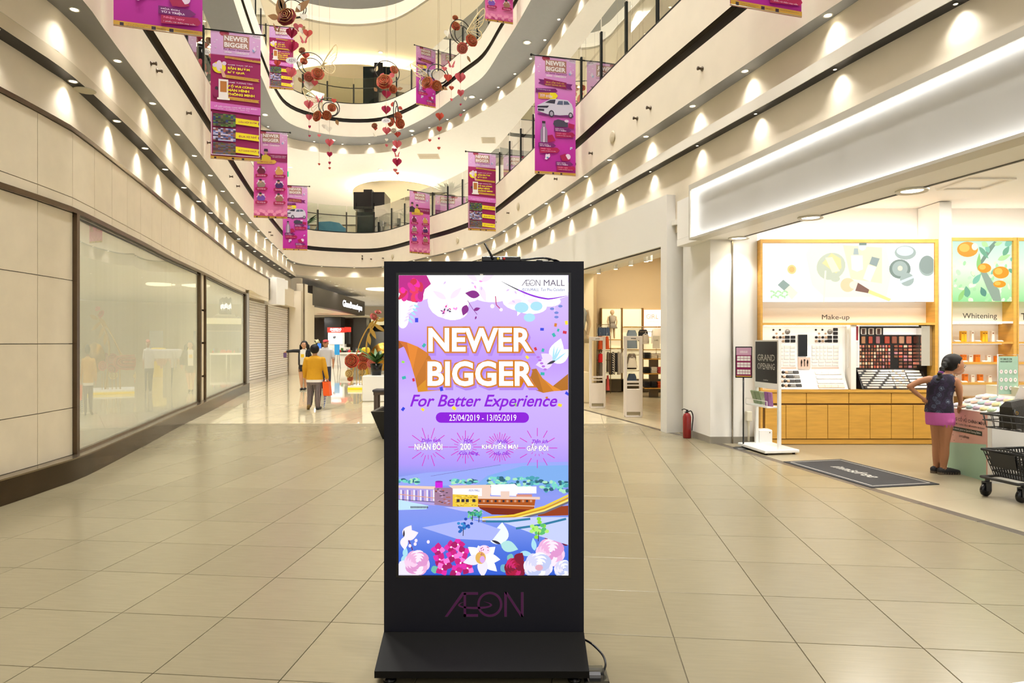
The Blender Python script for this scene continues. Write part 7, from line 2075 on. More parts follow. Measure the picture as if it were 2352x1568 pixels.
# make-up counter with a red header
YS = 42.0
def fx(px, Y): return (px - CX) / FPX * Y
def fz(py, Y): return EYE - (py - CY) / FPX * Y
sc_ = thing('beauty_counter', 'white cosmetics counter tower with a red illuminated header', 'counter', (fx(752, YS), YS, 0))
def sb(m_, nm, mat, root=sc_):
 m_.v = [(p[0] - root.location.x, p[1] - root.location.y, p[2]) for p in m_.v]
 return m_.build(nm, mat, root)
m_ = MB(); m_.box(fx(752, YS), fx(791, YS), YS, YS + .5, fz(763, YS), fz(752, YS)); m_.box(fx(791, YS), fx(802, YS), YS + .02, YS + .5, fz(762, YS), fz(751, YS)); hd = sb(m_, 'header', M('header_red', (206, 30, 20), .4, emit=.9, ecol=(226, 40, 24)))
a = PA(lambda x, y, d: Vector((fx(x, YS), YS - .002 - d, fz(-y, YS))) - Vector((sc_.location.x, YS, 0)), .002)
a.T('SHISEIDO', 758, 753.5, 784, 759, WGL, bold=.02, shear=.15); a.T('GINZA TOKYO', 761, 760, 782, 762, WGL); a.build('lettering', sc_)
m_ = MB(); m_.box(fx(753, YS), fx(791, YS), YS + .02, YS + .5, fz(798, YS), fz(763, YS)); sb(m_, 'tower', WH)
m_ = MB(); m_.box(fx(756, YS), fx(787, YS), YS, YS + .02, fz(790, YS), fz(765, YS)); sb(m_, 'light_box', M('lightbox_white', (255, 254, 250), emit=1.15))
m_ = MB(); m_.lathe([(.09, 0), (.09, .03)], 16); m_.xf(Matrix.Translation((fx(768, YS), YS - .002, fz(774, YS))) @ Matrix.Rotation(math.radians(90), 4, 'X')); sb(m_, 'picture', M('pic_grey', (110, 110, 120), .4))
m_ = MB(); m_.box(fx(740, YS), fx(800, YS), YS - .1, YS + .5, 0, fz(797, YS)); sb(m_, 'counter_body', WH)
m_ = MB(); m_.box(fx(791, YS), fx(801, YS), YS + .03, YS + .5, fz(790, YS), fz(763, YS)); sb(m_, 'dark_side', BLK2)
c2 = thing('white_counter', 'white sales counter with small goods in the beauty hall', 'counter', (fx(780, 38), 38, 0))
m_ = MB(); m_.box(fx(781, 38), fx(797, 38), 38, 38.5, 0, fz(812, 38)); m_.box(fx(775, 38), fx(838, 38), 37.9, 38.6, fz(813, 38), fz(809, 38)); m_.box(fx(833, 38), fx(836, 38), 38, 38.1, 0, fz(812, 38)); sb(m_, 'body', WH, c2)
q = random.Random(9)
for i in range(16):
 Z = fz(809, 38); mt = [M('g_red', (190, 40, 40), .5), M('g_green', (80, 130, 60), .6), WHG, BLKG, GRG, M('g_blue', (60, 110, 190), .5)][i % 6]
 m_ = MB(); w, h_ = q.uniform(.05, .12), q.uniform(.08, .28)
 (m_.bbox(-w, w, -w, w, 0, h_, .01) if i % 2 else m_.lathe([(w, 0), (w, h_ * .6), (w * .4, h_ * .8), (w * .4, h_)], 10))
 tag(m_.build('counter_item', mt, None, (fx(779 + i * 3.6, 38), 38.2 + (i % 3) * .1, Z)), 'small bottle or box on the white sales counter of the beauty hall', 'cosmetic', 'goods on the sales counter')
bs_ = thing('blue_poster_stand', 'blue poster stand beside the white sales counter', 'sign stand', (fx(774, 36), 36, 0))
m_ = MB(); m_.box(-.14, .14, 0, .02, .78, 1.36); m_.build('poster', M('poster_blue', (40, 150, 220), .5, emit=.3, ecol=(60, 160, 226)), bs_)
m_ = MB(); m_.tube([(-.1, .02, .8), (-.2, 0, 0)], .012, 6); m_.tube([(.1, .02, .8), (.2, 0, 0)], .012, 6); m_.tube([(0, .03, .8), (0, .25, 0)], .012, 6); m_.build('easel', BLK2, bs_)
# flower vase
def flowers(m_, c, n, r, col_i, seed, h=.2):
 qq = random.Random(seed)
 for i in range(n):
  m_.ball((c[0] + qq.uniform(-r, r), c[1] + qq.uniform(-r, r), c[2] + qq.uniform(0, h)), qq.uniform(.04, .07), 8, 6, col_i)
vs_t = thing('flower_vase', 'vase of cream flowers on a counter behind the walkers', 'vase', (fx(727, 37), 37, 1.12))
m_ = MB(); m_.lathe([(.05, 0), (.08, .1), (.05, .22), (.06, .26)], 14); m_.build('vase', glass_mat('vase_glass', (210, 226, 220), 1.2), vs_t)
m_ = MB(); flowers(m_, (0, 0, .3), 14, .13, 0, 1); m_.build('blooms', M('cream_bloom', (240, 232, 190), .6), vs_t)
m_ = MB()
for i in range(8): m_.tube([(0, 0, .1), (.1 * math.cos(i), .1 * math.sin(i), .4)], .01, 5)
m_.build('stems', M('stem_green', (80, 120, 60), .6), vs_t)
m_ = MB(); m_.box(fx(720, 37), fx(740, 37), 36.8, 37.4, 0, 1.12); tag(m_.build('low_counter', WH), 'white counter carrying the flower vase', 'counter')
m_ = MB(); m_.obox((0, 0, .16), (.2, .02, .28), 0); tag(m_.build('blue_tablet', M('tablet_blue', (60, 120, 220), .3, emit=.6, ecol=(60, 120, 230)), None, (fx(734, 37), 36.95, 1.12)), 'small blue screen beside the flower vase', 'screen')
yp = thing('yellow_display', 'round topped yellow display stand behind the flower sculpture', 'display', (fx(840, 30), 30, 0))
m_ = MB(); m_.lathe([(.12, 0), (.12, .9), (.2, .92), (.2, 1.16), (.15, 1.24), (0, 1.27)], 18); m_.build('body', M('yellow_plastic', (236, 206, 30), .4), yp)
# ------------------------------------------------------------------ paper flower sculpture
GOLDM = M('gold_paint', (196, 158, 80), .3, .7); GOLDS = M('gold_sequin', (150, 110, 40), .25, .9, noise=.5, nscale=60)
def rose_mesh(m_, r, mi, edge=None, dark=None, rings=((1.0, 7, .2), (.78, 6, .5), (.56, 5, .9), (.36, 4, 1.3), (.18, 3, 1.5)), seed=0):
 """paper rose opening along +z"""
 qq = random.Random(seed)
 for k, (f, n, tilt) in enumerate(rings):
  for i in range(n):
   a0 = 2 * math.pi * i / n + k * .7
   da = 2 * math.pi / n * .75
   vs_ = []
   NU, NV = 5, 4
   for v in range(NV):
    t = v / (NV - 1)
    for u in range(NU):
     s_ = (u / (NU - 1) - .5) * 2
     rad = r * f * (.15 + .85 * math.sin(t * 1.45)) * (1 - .10 * s_ * s_)
     z = r * (.12 * k + (.15 + .6 * tilt) * t * f * .9 - .12 * t * t * (1 if k == 0 else .4))
     an = a0 + s_ * da * (.35 + .65 * min(1, t * 1.4))
     vs_.append((rad * math.cos(an), rad * math.sin(an), z))
   fs = [(v * NU + u, v * NU + u + 1, (v + 1) * NU + u + 1, (v + 1) * NU + u) for v in range(NV - 1) for u in range(NU - 1)]
   m_.add(vs_, fs, mi if (dark is None or k % 2 == 0) else dark, True)
   if edge is not None:
    m_.tube([vs_[(NV - 1) * NU + u] for u in range(NU)], r * .013, 4, edge)
def gap_shade(mt):  # deeper petal copy stands in for shade in the gaps between petals
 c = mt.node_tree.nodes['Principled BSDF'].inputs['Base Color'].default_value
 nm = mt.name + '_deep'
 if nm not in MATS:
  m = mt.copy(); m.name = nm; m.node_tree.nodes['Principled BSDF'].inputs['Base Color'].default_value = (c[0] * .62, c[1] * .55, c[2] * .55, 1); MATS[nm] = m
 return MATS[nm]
RED1, RED2, ORR, PINKR, CRMR = M('paper_red', (176, 34, 30), .7), M('paper_rust', (186, 70, 46), .7), M('paper_coral', (206, 84, 60), .7), M('paper_pink', (206, 90, 100), .7), M('paper_cream', (236, 216, 150), .7)
MAGP, ROSEP, DKRED = M('paper_magenta', (168, 20, 70), .7), M('paper_rose', (206, 96, 104), .7), M('paper_wine', (128, 30, 36), .7)
GOLDE = M('gold_edge', (206, 160, 90), .35, .6)
YFL = 20.8
sx_ = lambda px: (px - CX) / FPX * YFL
sz_ = lambda py: EYE - (py - CY) / FPX * YFL
fsx = thing('flower_sculpture', 'gold arched sculpture with large red paper roses on a yellow edged plinth', 'sculpture', (sx_(845), YFL, 0))
def fb(m_, nm, mats):
 return m_.build(nm, mats, fsx)
lx = lambda px: sx_(px) - sx_(845)
m_ = MB(); m_.box(lx(808), lx(905), -.5, .9, 0.002, .12); fb(m_, 'plinth', WH)
m_ = MB(); m_.box(lx(808), lx(857), -.51, -.5, .0, .06); m_.box(lx(808), lx(905), -.53, -.51, .004, .07); fb(m_, 'plinth_edge', M('yellow_edge', (240, 210, 20), .4, emit=.3, ecol=(240, 210, 20)))
def rose_part(px, py, rp, mt, tilt=(math.radians(80), 0, 0), dy=0, nm='rose', edge=GOLDE, seed=0):
 m_ = MB(); rose_mesh(m_, rp / FPX * YFL, 0, 1, 2, seed=seed)
 m_.xf(Matrix.Translation((lx(px), dy, sz_(py))) @ Matrix.Rotation(tilt[2], 4, 'Z') @ Matrix.Rotation(tilt[0], 4, 'X'))
 return fb(m_, nm, [mt, edge, gap_shade(mt)])
rose_part(814, 828, 17, RED1, seed=1, dy=-.3); rose_part(834, 822, 13, RED1, dy=.1, seed=2); rose_part(855, 835, 11, PINKR, dy=-.1, seed=3); rose_part(833, 840, 12, ORR, (math.radians(110), 0, .4), seed=4)
rose_part(806, 857, 10, CRMR, seed=5, dy=-.2); rose_part(832, 855, 9, CRMR, seed=6); rose_part(808, 868, 7, ORR, dy=-.2, seed=7); rose_part(858, 728, 10, PINKR, (math.radians(60), 0, .8), seed=8); rose_part(868, 717, 8, ROSEP, (math.radians(40), 0, .4), seed=9); rose_part(850, 820, 12, RED1, dy=.2, seed=10)
m_ = MB(); m_.tube(catmull([(lx(806), 0, .12), (lx(815), 0, sz_(830)), (lx(828), .0, sz_(785)), (lx(848), 0, sz_(748)), (lx(870), 0, sz_(728))], 8), .02, 8); m_.tube(catmull([(lx(848), .1, .12), (lx(840), .1, sz_(810)), (lx(845), .1, sz_(770)), (lx(866), .1, sz_(732))], 8), .03, 8); fb(m_, 'gold_arch', GOLDM)
m_ = MB()
for k, (px, h_) in enumerate(((812, 835), (820, 840), (826, 850), (833, 845), (842, 850), (850, 842), (856, 850))):
 m_.tube([(lx(px), -.1 + .05 * (k % 3), .12), (lx(px) + .01, -.1, sz_(h_))], .012, 6)
fb(m_, 'stem', GOLDM)
for k, (px, py, an, L) in enumerate(((850, 750, -1.1, .45), (857, 742, -.6, .5), (866, 738, .3, .4), (860, 735, -2.2, .35), (846, 765, -1.4, .4))):
 m_ = MB(); pts = [(L * t, .06 * math.sin(math.pi * t)) for t in [i / 8 for i in range(9)]] + [(L * t, -.06 * math.sin(math.pi * t)) for t in [i / 8 for i in range(7, 0, -1)]]
 m_.plate([rot2(p[0], p[1], an) for p in pts], .006, (lx(px), -.03, sz_(py)), (1, 0, 0), (0, 0, 1)); fb(m_, 'leaf', GOLDM)
m_ = MB(); m_.lathe([(.0, 0), (.42, .02), (.46, .05), (.46, .09)], 28); m_.xf(Matrix.Translation((lx(878), .3, sz_(820))) @ Matrix.Rotation(math.radians(80), 4, 'X') @ Matrix.Rotation(math.radians(20), 4, 'Y')); fb(m_, 'sequin_disc', GOLDS)
# leafy plant beside it
LEAFG, LEAFD = M('leaf_green', (66, 106, 46), .5, noise=.2), M('leaf_dark', (44, 76, 40), .5, noise=.2)
def leafy(name, label, loc, potr, poth, n, L, w, potm, seed, cat='plant', up_=.6):
 qq = random.Random(seed)
 r = thing(name, label, cat, loc)
 m_ = MB(); m_.lathe([(potr * .75, 0), (potr, poth), (potr * .88, poth), (potr * .85, poth - .03), (0, poth - .03)], 18); m_.build('pot', potm, r)
 for i in range(n):
  an = qq.uniform(0, 6.28); el = qq.uniform(up_, 1.35); l = L * qq.uniform(.6, 1.1)
  pts = []
  for t in [k / 5 for k in range(6)]:
   e = el - .7 * t
   pts.append((math.cos(an) * l * t * math.cos(e * .8), math.sin(an) * l * t * math.cos(e * .8), poth + l * t * math.sin(el) - .25 * l * t * t))
  m_ = MB(); side = Vector((-math.sin(an), math.cos(an), 0))
  vs_ = []
  for k, p in enumerate(pts):
   ww = w * math.sin(math.pi * min(.98, .08 + k / 5.2))
   vs_ += [Vector(p) - side * ww, Vector(p) + Vector((0, 0, ww * .3)), Vector(p) + side * ww]
  fs = []
  for k in range(5):
   fs += [(3 * k, 3 * k + 1, 3 * k + 4, 3 * k + 3), (3 * k + 1, 3 * k + 2, 3 * k + 5, 3 * k + 4)]
  m_.add(vs_, fs, 0, True); m_.build('leaf', [LEAFG, LEAFD][i % 2], r)
 return r
leafy('leafy_plant', 'green leafy plant between the flower sculpture and the kiosk', ((872 - CX) / FPX * 17, 16.6, .65), .16, .3, 26, .55, .05, BLK2, 3)
m_ = MB(); m_.bbox(-.3, .4, -.3, .3, 0, .65, .02); tag(m_.build('plant_block', WH, None, ((872 - CX) / FPX * 17, 16.6, 0.001)), 'white block under the leafy plant', 'plinth')
# benches and planter
BEN, BENC = M('bench_wood', (70, 56, 48), .5), M('bench_cushion', (54, 50, 54), .7)
def bench(x, y, label):
 r = thing('bench', label, 'bench', (x, y, 0), 0, 'dark benches behind the kiosk')
 m_ = MB(); m_.bbox(0, 1.5, -.2, .2, .40, .46, .015); m_.build('cushion', BENC, r)
 m_ = MB(); m_.box(.02, 1.48, -.18, .18, .34, .40); m_.build('seat_frame', BEN, r)
 for q_ in (.03, 1.4):
  for w in (-.17, .11):
   m_ = MB(); m_.box(q_, q_ + .07, w, w + .06, 0, .34); m_.build('leg', BEN, r)
bench(-3.05, 14.35, 'dark bench nearer the kiosk'); bench(-3.75, 17.6, 'dark bench behind the nearer bench');
pn = thing('black_planter', 'tapered black planter half hidden behind the kiosk', 'planter', (-1.72, 10.3, 0))
m_ = MB(); m_.add([(-.28, -.28, 0), (.28, -.28, 0), (.28, .28, 0), (-.28, .28, 0), (-.43, -.43, .44), (.43, -.43, .44), (.43, .43, .44), (-.43, .43, .44), (-.38, -.38, .44), (.38, -.38, .44), (.38, .38, .44), (-.38, .38, .44), (-.36, -.36, .38), (.36, -.36, .38), (.36, .36, .38), (-.36, .36, .38)],
 [(3, 2, 1, 0)] + [(i, (i + 1) % 4, 4 + (i + 1) % 4, 4 + i) for i in range(4)] + [(4 + i, 4 + (i + 1) % 4, 8 + (i + 1) % 4, 8 + i) for i in range(4)] + [(8 + i, 8 + (i + 1) % 4, 12 + (i + 1) % 4, 12 + i) for i in range(4)] + [(12, 13, 14, 15)]); m_.build('tub', M('planter_black', (22, 22, 24), .35), pn)
# ------------------------------------------------------------------ first gallery furniture and lift
zL1 = zU(6.15)
def box_on(name, label, cat, px0, px1, Y, h, mat, dep=.8, z=zL1):
 r = thing(name, label, cat, (fx((px0 + px1) / 2, Y), Y, z))
 return r, (fx(px1, Y) - fx(px0, Y)) / 2
TEAL = M('teal_fabric', (44, 96, 116), .7, noise=.06)
r, hw = box_on('curved_sofa', 'teal high backed sofa behind the far glass balustrade', 'sofa', 727, 795, 34.2, 1.4, TEAL)
m_ = MB(); pts = [(-hw, 0), (-hw, .9), (-hw + .15, 1.35), (0, 1.38), (hw - .3, 1.3), (hw - .1, 1.1), (hw, 1.05), (hw, 0)]; m_.plate(pts, .25, (0, 0, 0), (1, 0, 0), (0, 0, 1)); m_.build('backrest', TEAL, r)
m_ = MB(); m_.bbox(-hw, hw, .25, .95, 0, .45, .05); m_.build('seat', TEAL, r)
r, hw = box_on('teal_sofa', 'teal sofa behind the balustrade between two banners', 'sofa', 983, 1017, 29.0, 1.2, TEAL)
m_ = MB(); m_.plate([(-hw, 0), (-hw, 1.0), (-hw + .1, 1.15), (hw, 1.15), (hw, 0)], .25, (0, 0, 0), (1, 0, 0), (0, 0, 1)); m_.build('backrest', TEAL, r)
m_ = MB(); m_.bbox(-hw, hw, .25, .9, 0, .45, .05); m_.build('seat', TEAL, r)
m_ = MB(); m_.bbox(-.5, .5, -.3, .3, 0, .72, .02); tag(m_.build('planter_plinth', WH, None, (fx(705, 33.6), 33.6, zL1)), 'white plinth under the blue plant pot on the first gallery', 'plinth')
leafy('potted_plant', 'potted plant in a blue pot beside the teal sofa', (fx(702, 33.6), 33.6, zL1 + .721), .22, .36, 16, .8, .09, M('blue_pot', (50, 90, 190), .4), 5)
m_ = MB(); m_.bbox(-.42, .42, -.3, .3, 0, 1.0, .02); tag(m_.build('planter_plinth', WH, None, (fx(1036, 27.6), 27.6, zL1)), 'white plinth under the bushy plant on the first gallery', 'plinth')
leafy('bushy_plant', 'bushy plant on a white plinth behind the balustrade near the maroon banner', (fx(1033, 27.6), 27.6, zL1 + 1.001), .24, .3, 34, .8, .07, BLK2, 6)
m_ = MB(); m_.bbox(-.35, .35, -.3, .3, 0, .8, .02); tag(m_.build('planter_plinth', WH, None, (fx(936, 31.8), 31.8, zL1)), 'white plinth behind the narrow portrait banner', 'plinth')
leafy('bushy_plant', 'bushy plant half hidden by the narrow portrait banner', (fx(936, 31.8), 31.8, zL1 + .801), .2, .25, 26, .6, .06, BLK2, 7)
YE = 37.0
el = thing('lift_tower', 'dark glass lift tower on the first gallery', 'lift', (fx(847, YE), YE, zL1))
ex_ = lambda px: fx(px, YE) - fx(847, YE)
ez_ = lambda py: fz(py, YE) - zL1
m_ = MB(); m_.box(ex_(812), ex_(883), 0, 1.8, ez_(480), ez_(441)); m_.box(ex_(836), ex_(855), -.1, 1.8, ez_(480), ez_(436)); m_.build('upper_box', M('lift_black', (16, 16, 18), .3), el)
m_ = MB(); m_.box(ex_(816), ex_(880), .1, 1.8, 0, ez_(486)); m_.build('shaft', M('lift_dark_glass', (14, 26, 30), .08), el)
m_ = MB(); m_.box(ex_(836), ex_(855), .05, 1.8, ez_(487), ez_(480)); m_.build('neck', M('lift_black', (16, 16, 18), .3), el)
m_ = MB(); m_.box(ex_(858), ex_(860), .0, .1, 0, ez_(466)); m_.box(ex_(818), ex_(820), .0, .1, 0, ez_(466)); m_.build('steel_frame', STEELT, el)
YE2 = 36.0
el = thing('lift_tower', 'dark lift head on the second gallery behind a paper rose', 'lift', (fx(870, YE2), YE2, zL1 + DF))
ex_ = lambda px: fx(px, YE2) - fx(870, YE2)
ez_ = lambda py: fz(py, YE2) - zL1 - DF
m_ = MB(); m_.box(ex_(834), ex_(904), 0, 1.8, 0, ez_(153)); m_.build('shaft', M('lift_dark_glass', (14, 26, 30), .08), el)
m_ = MB(); m_.box(ex_(860), ex_(880), -.1, 1.8, 0, ez_(145)); m_.build('door_column', M('lift_black', (16, 16, 18), .3), el)
for k, px in enumerate((689, 921)):
 m_ = MB(); m_.bbox(-.35, .35, -.3, .3, 0, .7, .02); tag(m_.build('planter_plinth', WH, None, (fx(px, 34), 34, zL1 + DF)), ['white plinth on the second gallery by the maroon banner', 'white plinth on the second gallery beside the lift head'][k], 'plinth')
 leafy('bushy_plant', ['bushy plant on the second gallery by the maroon banner', 'bushy plant on the second gallery beside the lift head'][k], (fx(px, 34), 34, zL1 + DF + .701), .2, .25, 26, .7, .07, BLK2, 11 + k)
r, hw = box_on('teal_sofa', 'teal sofa seen through the glass of the second gallery', 'sofa', 743, 801, 33.8, 1, TEAL, z=zL1 + DF)
m_ = MB(); m_.plate([(-hw, 0), (-hw, .62), (hw, .62), (hw, 0)], .2, (0, 0, 0), (1, 0, 0), (0, 0, 1)); m_.build('backrest', TEAL, r); m_ = MB(); m_.bbox(-hw, hw, .2, .8, 0, .4, .04); m_.build('seat', TEAL, r)
lp = thing('standing_lantern', 'lit white lantern on the second gallery', 'lamp', (fx(724, 35), 35, zL1 + DF))
m_ = MB(); m_.lathe([(.3, 1.0), (.5, 1.75), (.5, 1.78)], 4, smooth=False); m_.build('shade', M('lantern_glow', (255, 246, 220), emit=1.6), lp); m_ = MB(); m_.tube([(0, 0, 0), (0, 0, 1.0)], .03, 8); m_.build('pole', DARKM, lp)
# oval ceiling trays with hidden light
def tray_cove(cx_, cy_, rx, ry, z, label):
 r = thing('ceiling_tray', label, 'ceiling feature', (cx_, cy_, z))
 m_ = MB(); m_.lathe([(0, 0), (1, 0), (1.0, .06), (.97, .06)], 64, sx=rx, sy=ry, smooth=False); m_.build('tray', M('tray_beige', (222, 206, 170), .6), r)
 m_ = MB(); m_.lathe([(.95, .065), (.965, .10), (.94, .10)], 64, sx=rx, sy=ry, smooth=False); m_.build('led_ring', M('led_warm', (255, 236, 190), emit=14.0), r)
tray_cove(-7.2, 42.2, 3.0, 4.2, zF1 + DF - .42, 'oval ceiling tray with hidden light over the first gallery lift')
tray_cove(-9.5, 43.5, 6.5, 6.0, zC2 - .5, 'oval ceiling tray with hidden light over the second gallery')
es = thing('exit_sign', 'green exit sign hanging by the pink portrait banner', 'exit sign', (-12.2, 34.6, 10.45))
m_ = MB(); m_.bbox(-.28, .28, -.03, .03, -.14, .14, .01); o = m_.build('panel', M('exit_green', (0, 150, 100), .4, emit=.9, ecol=(20, 180, 120)), es)
a = Art(lambda x, y, d: Vector((x, -.031 - d, y)), .001); a.text('EXIT', -.22, -.07, .08, .07, WGL, .02); a.poly([(.12, -.07), (.22, 0), (.12, .07)], WGL); a.build('lettering', o)
m_ = MB(); m_.tube([(0, 0, .14), (0, 0, zF1 + DF - 10.45)], .01, 6); m_.build('rod', STEELT, es)
# ------------------------------------------------------------------ people: one continuous surface each
from mathutils import kdtree
def dens(pts, rs, step=.02):
 out, ro = [], []
 P = catmull([tuple(p) + (r,) for p, r in zip(pts, rs)], 8)
 return [p[:3] for p in P], [max(.004, p[3]) for p in P]
def sculpt(name, prims, voxel, mats, parent, smooth=4, rule=None):
 src = MB(); kd_pts = []
 for p in prims:
  t = MB()
  if p[0] == 't':
   pts, rs = dens(p[1], p[2]); t.tube(pts, rs, 14, caps=True); t.ball(pts[0], rs[0], 12, 8); t.ball(pts[-1], rs[-1], 12, 8)
  elif p[0] == 's':
   rg = catmull(p[1], 6); n = 24; vs_ = []
   an0 = p[3] if len(p) > 3 else 0.0
   for (x, y, z, rx, ry) in rg:
    for k in range(n):
     a = 2 * math.pi * k / n
     dx_, dy_ = rot2(rx * math.cos(a), ry * math.sin(a), an0)
     vs_.append((x + dx_, y + dy_, z))
   N = len(rg)
   t.add(vs_, [(i * n + k, i * n + (k + 1) % n, (i + 1) * n + (k + 1) % n, (i + 1) * n + k) for i in range(N - 1) for k in range(n)] + [tuple(range(n - 1, -1, -1)), tuple((N - 1) * n + k for k in range(n))])
  else:
   t.ball(p[1], p[2], 18, 14, 0, p[3])
  mi = p[2] if p[0] == 's' else (p[3] if p[0] == 't' else p[4])
  kd_pts += [(v, mi) for v in t.v]
  src.merge(t)
 me = src.mesh('src', mats)
 bm = bmesh.new(); bm.from_mesh(me); bmesh.ops.recalc_face_normals(bm, faces=bm.faces); bm.to_mesh(me); bm.free()
 ob = bpy.data.objects.new('src', me); COL.objects.link(ob)
 md = ob.modifiers.new('r', 'REMESH'); md.mode = 'VOXEL'; md.voxel_size = voxel
 sm = ob.modifiers.new('s', 'SMOOTH'); sm.iterations = smooth; sm.factor = .5
 dg = bpy.context.evaluated_depsgraph_get()
 res = bpy.data.meshes.new_from_object(ob.evaluated_get(dg))
 bpy.data.objects.remove(ob)
 res.name = name
 kd = kdtree.KDTree(len(kd_pts))
 for i, (v, _) in enumerate(kd_pts): kd.insert(v, i)
 kd.balance()
 res.materials.clear()
 for m in mats: res.materials.append(m)
 for pl in res.polygons:
  mi = kd_pts[kd.find(pl.center)[1]][1]; pl.material_index = rule(pl.center, mi) if rule else mi; pl.use_smooth = True
 o = bpy.data.objects.new(name, res); COL.objects.link(o); o.parent = parent
 return o
SKIN = M('skin_tan', (196, 146, 112), .5); SKIND = M('skin_brown', (178, 124, 90), .5); HAIR = M('hair_black', (17, 13, 12), .6, spec=.3, noise=.3, nscale=40)
JEAN = M('jeans_dark', (44, 50, 72), .8); SHOE = M('shoe_black', (30, 28, 34), .6); SOLE = M('shoe_sole', (110, 96, 80), .7)
LIP, EYE_ = M('lip', (170, 90, 84), .5), M('eye_dark', (30, 22, 20), .3)
def hand(W, d, side, mi, s=1.0, curl=.5, up_=Vector((0, 0, 1))):
 """palm and five fingers from wrist W along direction d"""
 W, d = Vector(W), Vector(d).normalized()
 sd = Vector(side).normalized(); nrm = d.cross(sd).normalized()
 out = [('t', [W, W + d * .04 * s, W + d * .075 * s], [.022 * s, .03 * s, .026 * s], mi)]
 for k, (o, L) in enumerate(((-.024, .062), (-.008, .072), (.008, .068), (.023, .054))):
  b0 = W + d * .07 * s + sd * o * s
  b1 = b0 + d * L * .55 * s; b2 = b1 + (d * math.cos(curl) + nrm * math.sin(curl)) * L * .5 * s
  out.append(('t', [b0, b1, b2], [.0092 * s, .0085 * s, .007 * s], mi))
 t0 = W + d * .02 * s - sd * .022 * s; t1 = t0 + (d * .6 - sd * .8).normalized() * .035 * s; t2 = t1 + d * .028 * s
 out.append(('t', [t0, t1, t2], [.012 * s, .010 * s, .008 * s], mi))
 return out
def face(c, r, fwd, mi_skin, root, s=1.0):
 """nose and ears as prims; eyes, brows and mouth as small children"""
 c, f = Vector(c), Vector(fwd).normalized()
 sd = Vector((-f.y, f.x, 0)).normalized(); u = sd.cross(f) * -1
 if u.z < 0: u = -u
 pr_ = [('t', [c + f * r * .92 + u * .012 * s, c + f * (r * 1.14) - u * .018 * s, c + f * r * .95 - u * .03 * s], [.011 * s, .014 * s, .01 * s], mi_skin)]
 for q in (-1, 1):
  pr_.append(('b', tuple(c + sd * q * r * .92 - f * .01 - u * .005), .026 * s, (.5, 1, 1.25), mi_skin))
 def feat(nm, pos, size, mt):
  m_ = MB(); m_.ball((0, 0, 0), 1, 10, 6, 0, size); o = m_.build(nm, mt, root); o.location = pos; o.rotation_euler = (0, 0, math.atan2(f.y, f.x) + math.pi / 2)
 for q in (-1, 1):
  feat('eye', c + f * r * .93 + sd * q * .034 * s + u * .018 * s, (.013 * s, .006, .006 * s), EYE_)
  feat('brow', c + f * r * .95 + sd * q * .034 * s + u * .038 * s, (.018 * s, .006, .004 * s), HAIR)
 feat('mouth', c + f * r * .99 - u * .052 * s, (.022 * s, .006, .006 * s), LIP)
 return pr_
# ---- girl at the cosmetics counter
gp = thing('person', 'girl in a dark patterned tank top and pink shorts bending over the counter', 'person', (4.885, 7.38, 0))
TANK = bpy.data.materials.new('tank_pattern'); TANK.use_nodes = True
nt = TANK.node_tree; bs = nt.nodes['Principled BSDF']; bs.inputs['Roughness'].default_value = .8
tc = nt.nodes.new('ShaderNodeTexCoord'); vo = nt.nodes.new('ShaderNodeTexVoronoi'); vo.inputs['Scale'].default_value = 13
wv = nt.nodes.new('ShaderNodeTexNoise'); wv.inputs['Scale'].default_value = 90
rp = nt.nodes.new('ShaderNodeValToRGB'); e = rp.color_ramp.elements
e[0].position = 0.0; e[0].color = lin((176, 186, 200)); e[1].position = .95; e[1].color = lin((26, 24, 44))
for p_, c_ in ((.12, (110, 124, 146)), (.22, (34, 34, 56)), (.34, (80, 84, 110)), (.42, (28, 26, 44)), (.62, (52, 38, 70)), (.7, (30, 26, 46))):
 el_ = e.new(p_); el_.color = lin(c_)
ad = nt.nodes.new('ShaderNodeMath'); ad.operation = 'MULTIPLY_ADD'; ad.inputs[1].default_value = .45;
nt.links.new(tc.outputs['Object'], vo.inputs['Vector']); nt.links.new(tc.outputs['Object'], wv.inputs['Vector'])
nt.links.new(wv.outputs['Fac'], ad.inputs[0]); nt.links.new(vo.outputs['Distance'], ad.inputs[2]);
sb_ = nt.nodes.new('ShaderNodeMath'); sb_.operation = 'SUBTRACT'; sb_.inputs[1].default_value = .2; nt.links.new(ad.outputs[0], sb_.inputs[0])
nt.links.new(sb_.outputs[0], rp.inputs['Fac']); nt.links.new(rp.outputs['Color'], bs.inputs['Base Color'])
PSH = M('pink_shorts', (196, 96, 170), .8, noise=.05)
hf = Vector((.92, -.08, -.42)).normalized()
hc = (.165, .02, 1.235)
tz_ = math.radians(-20)
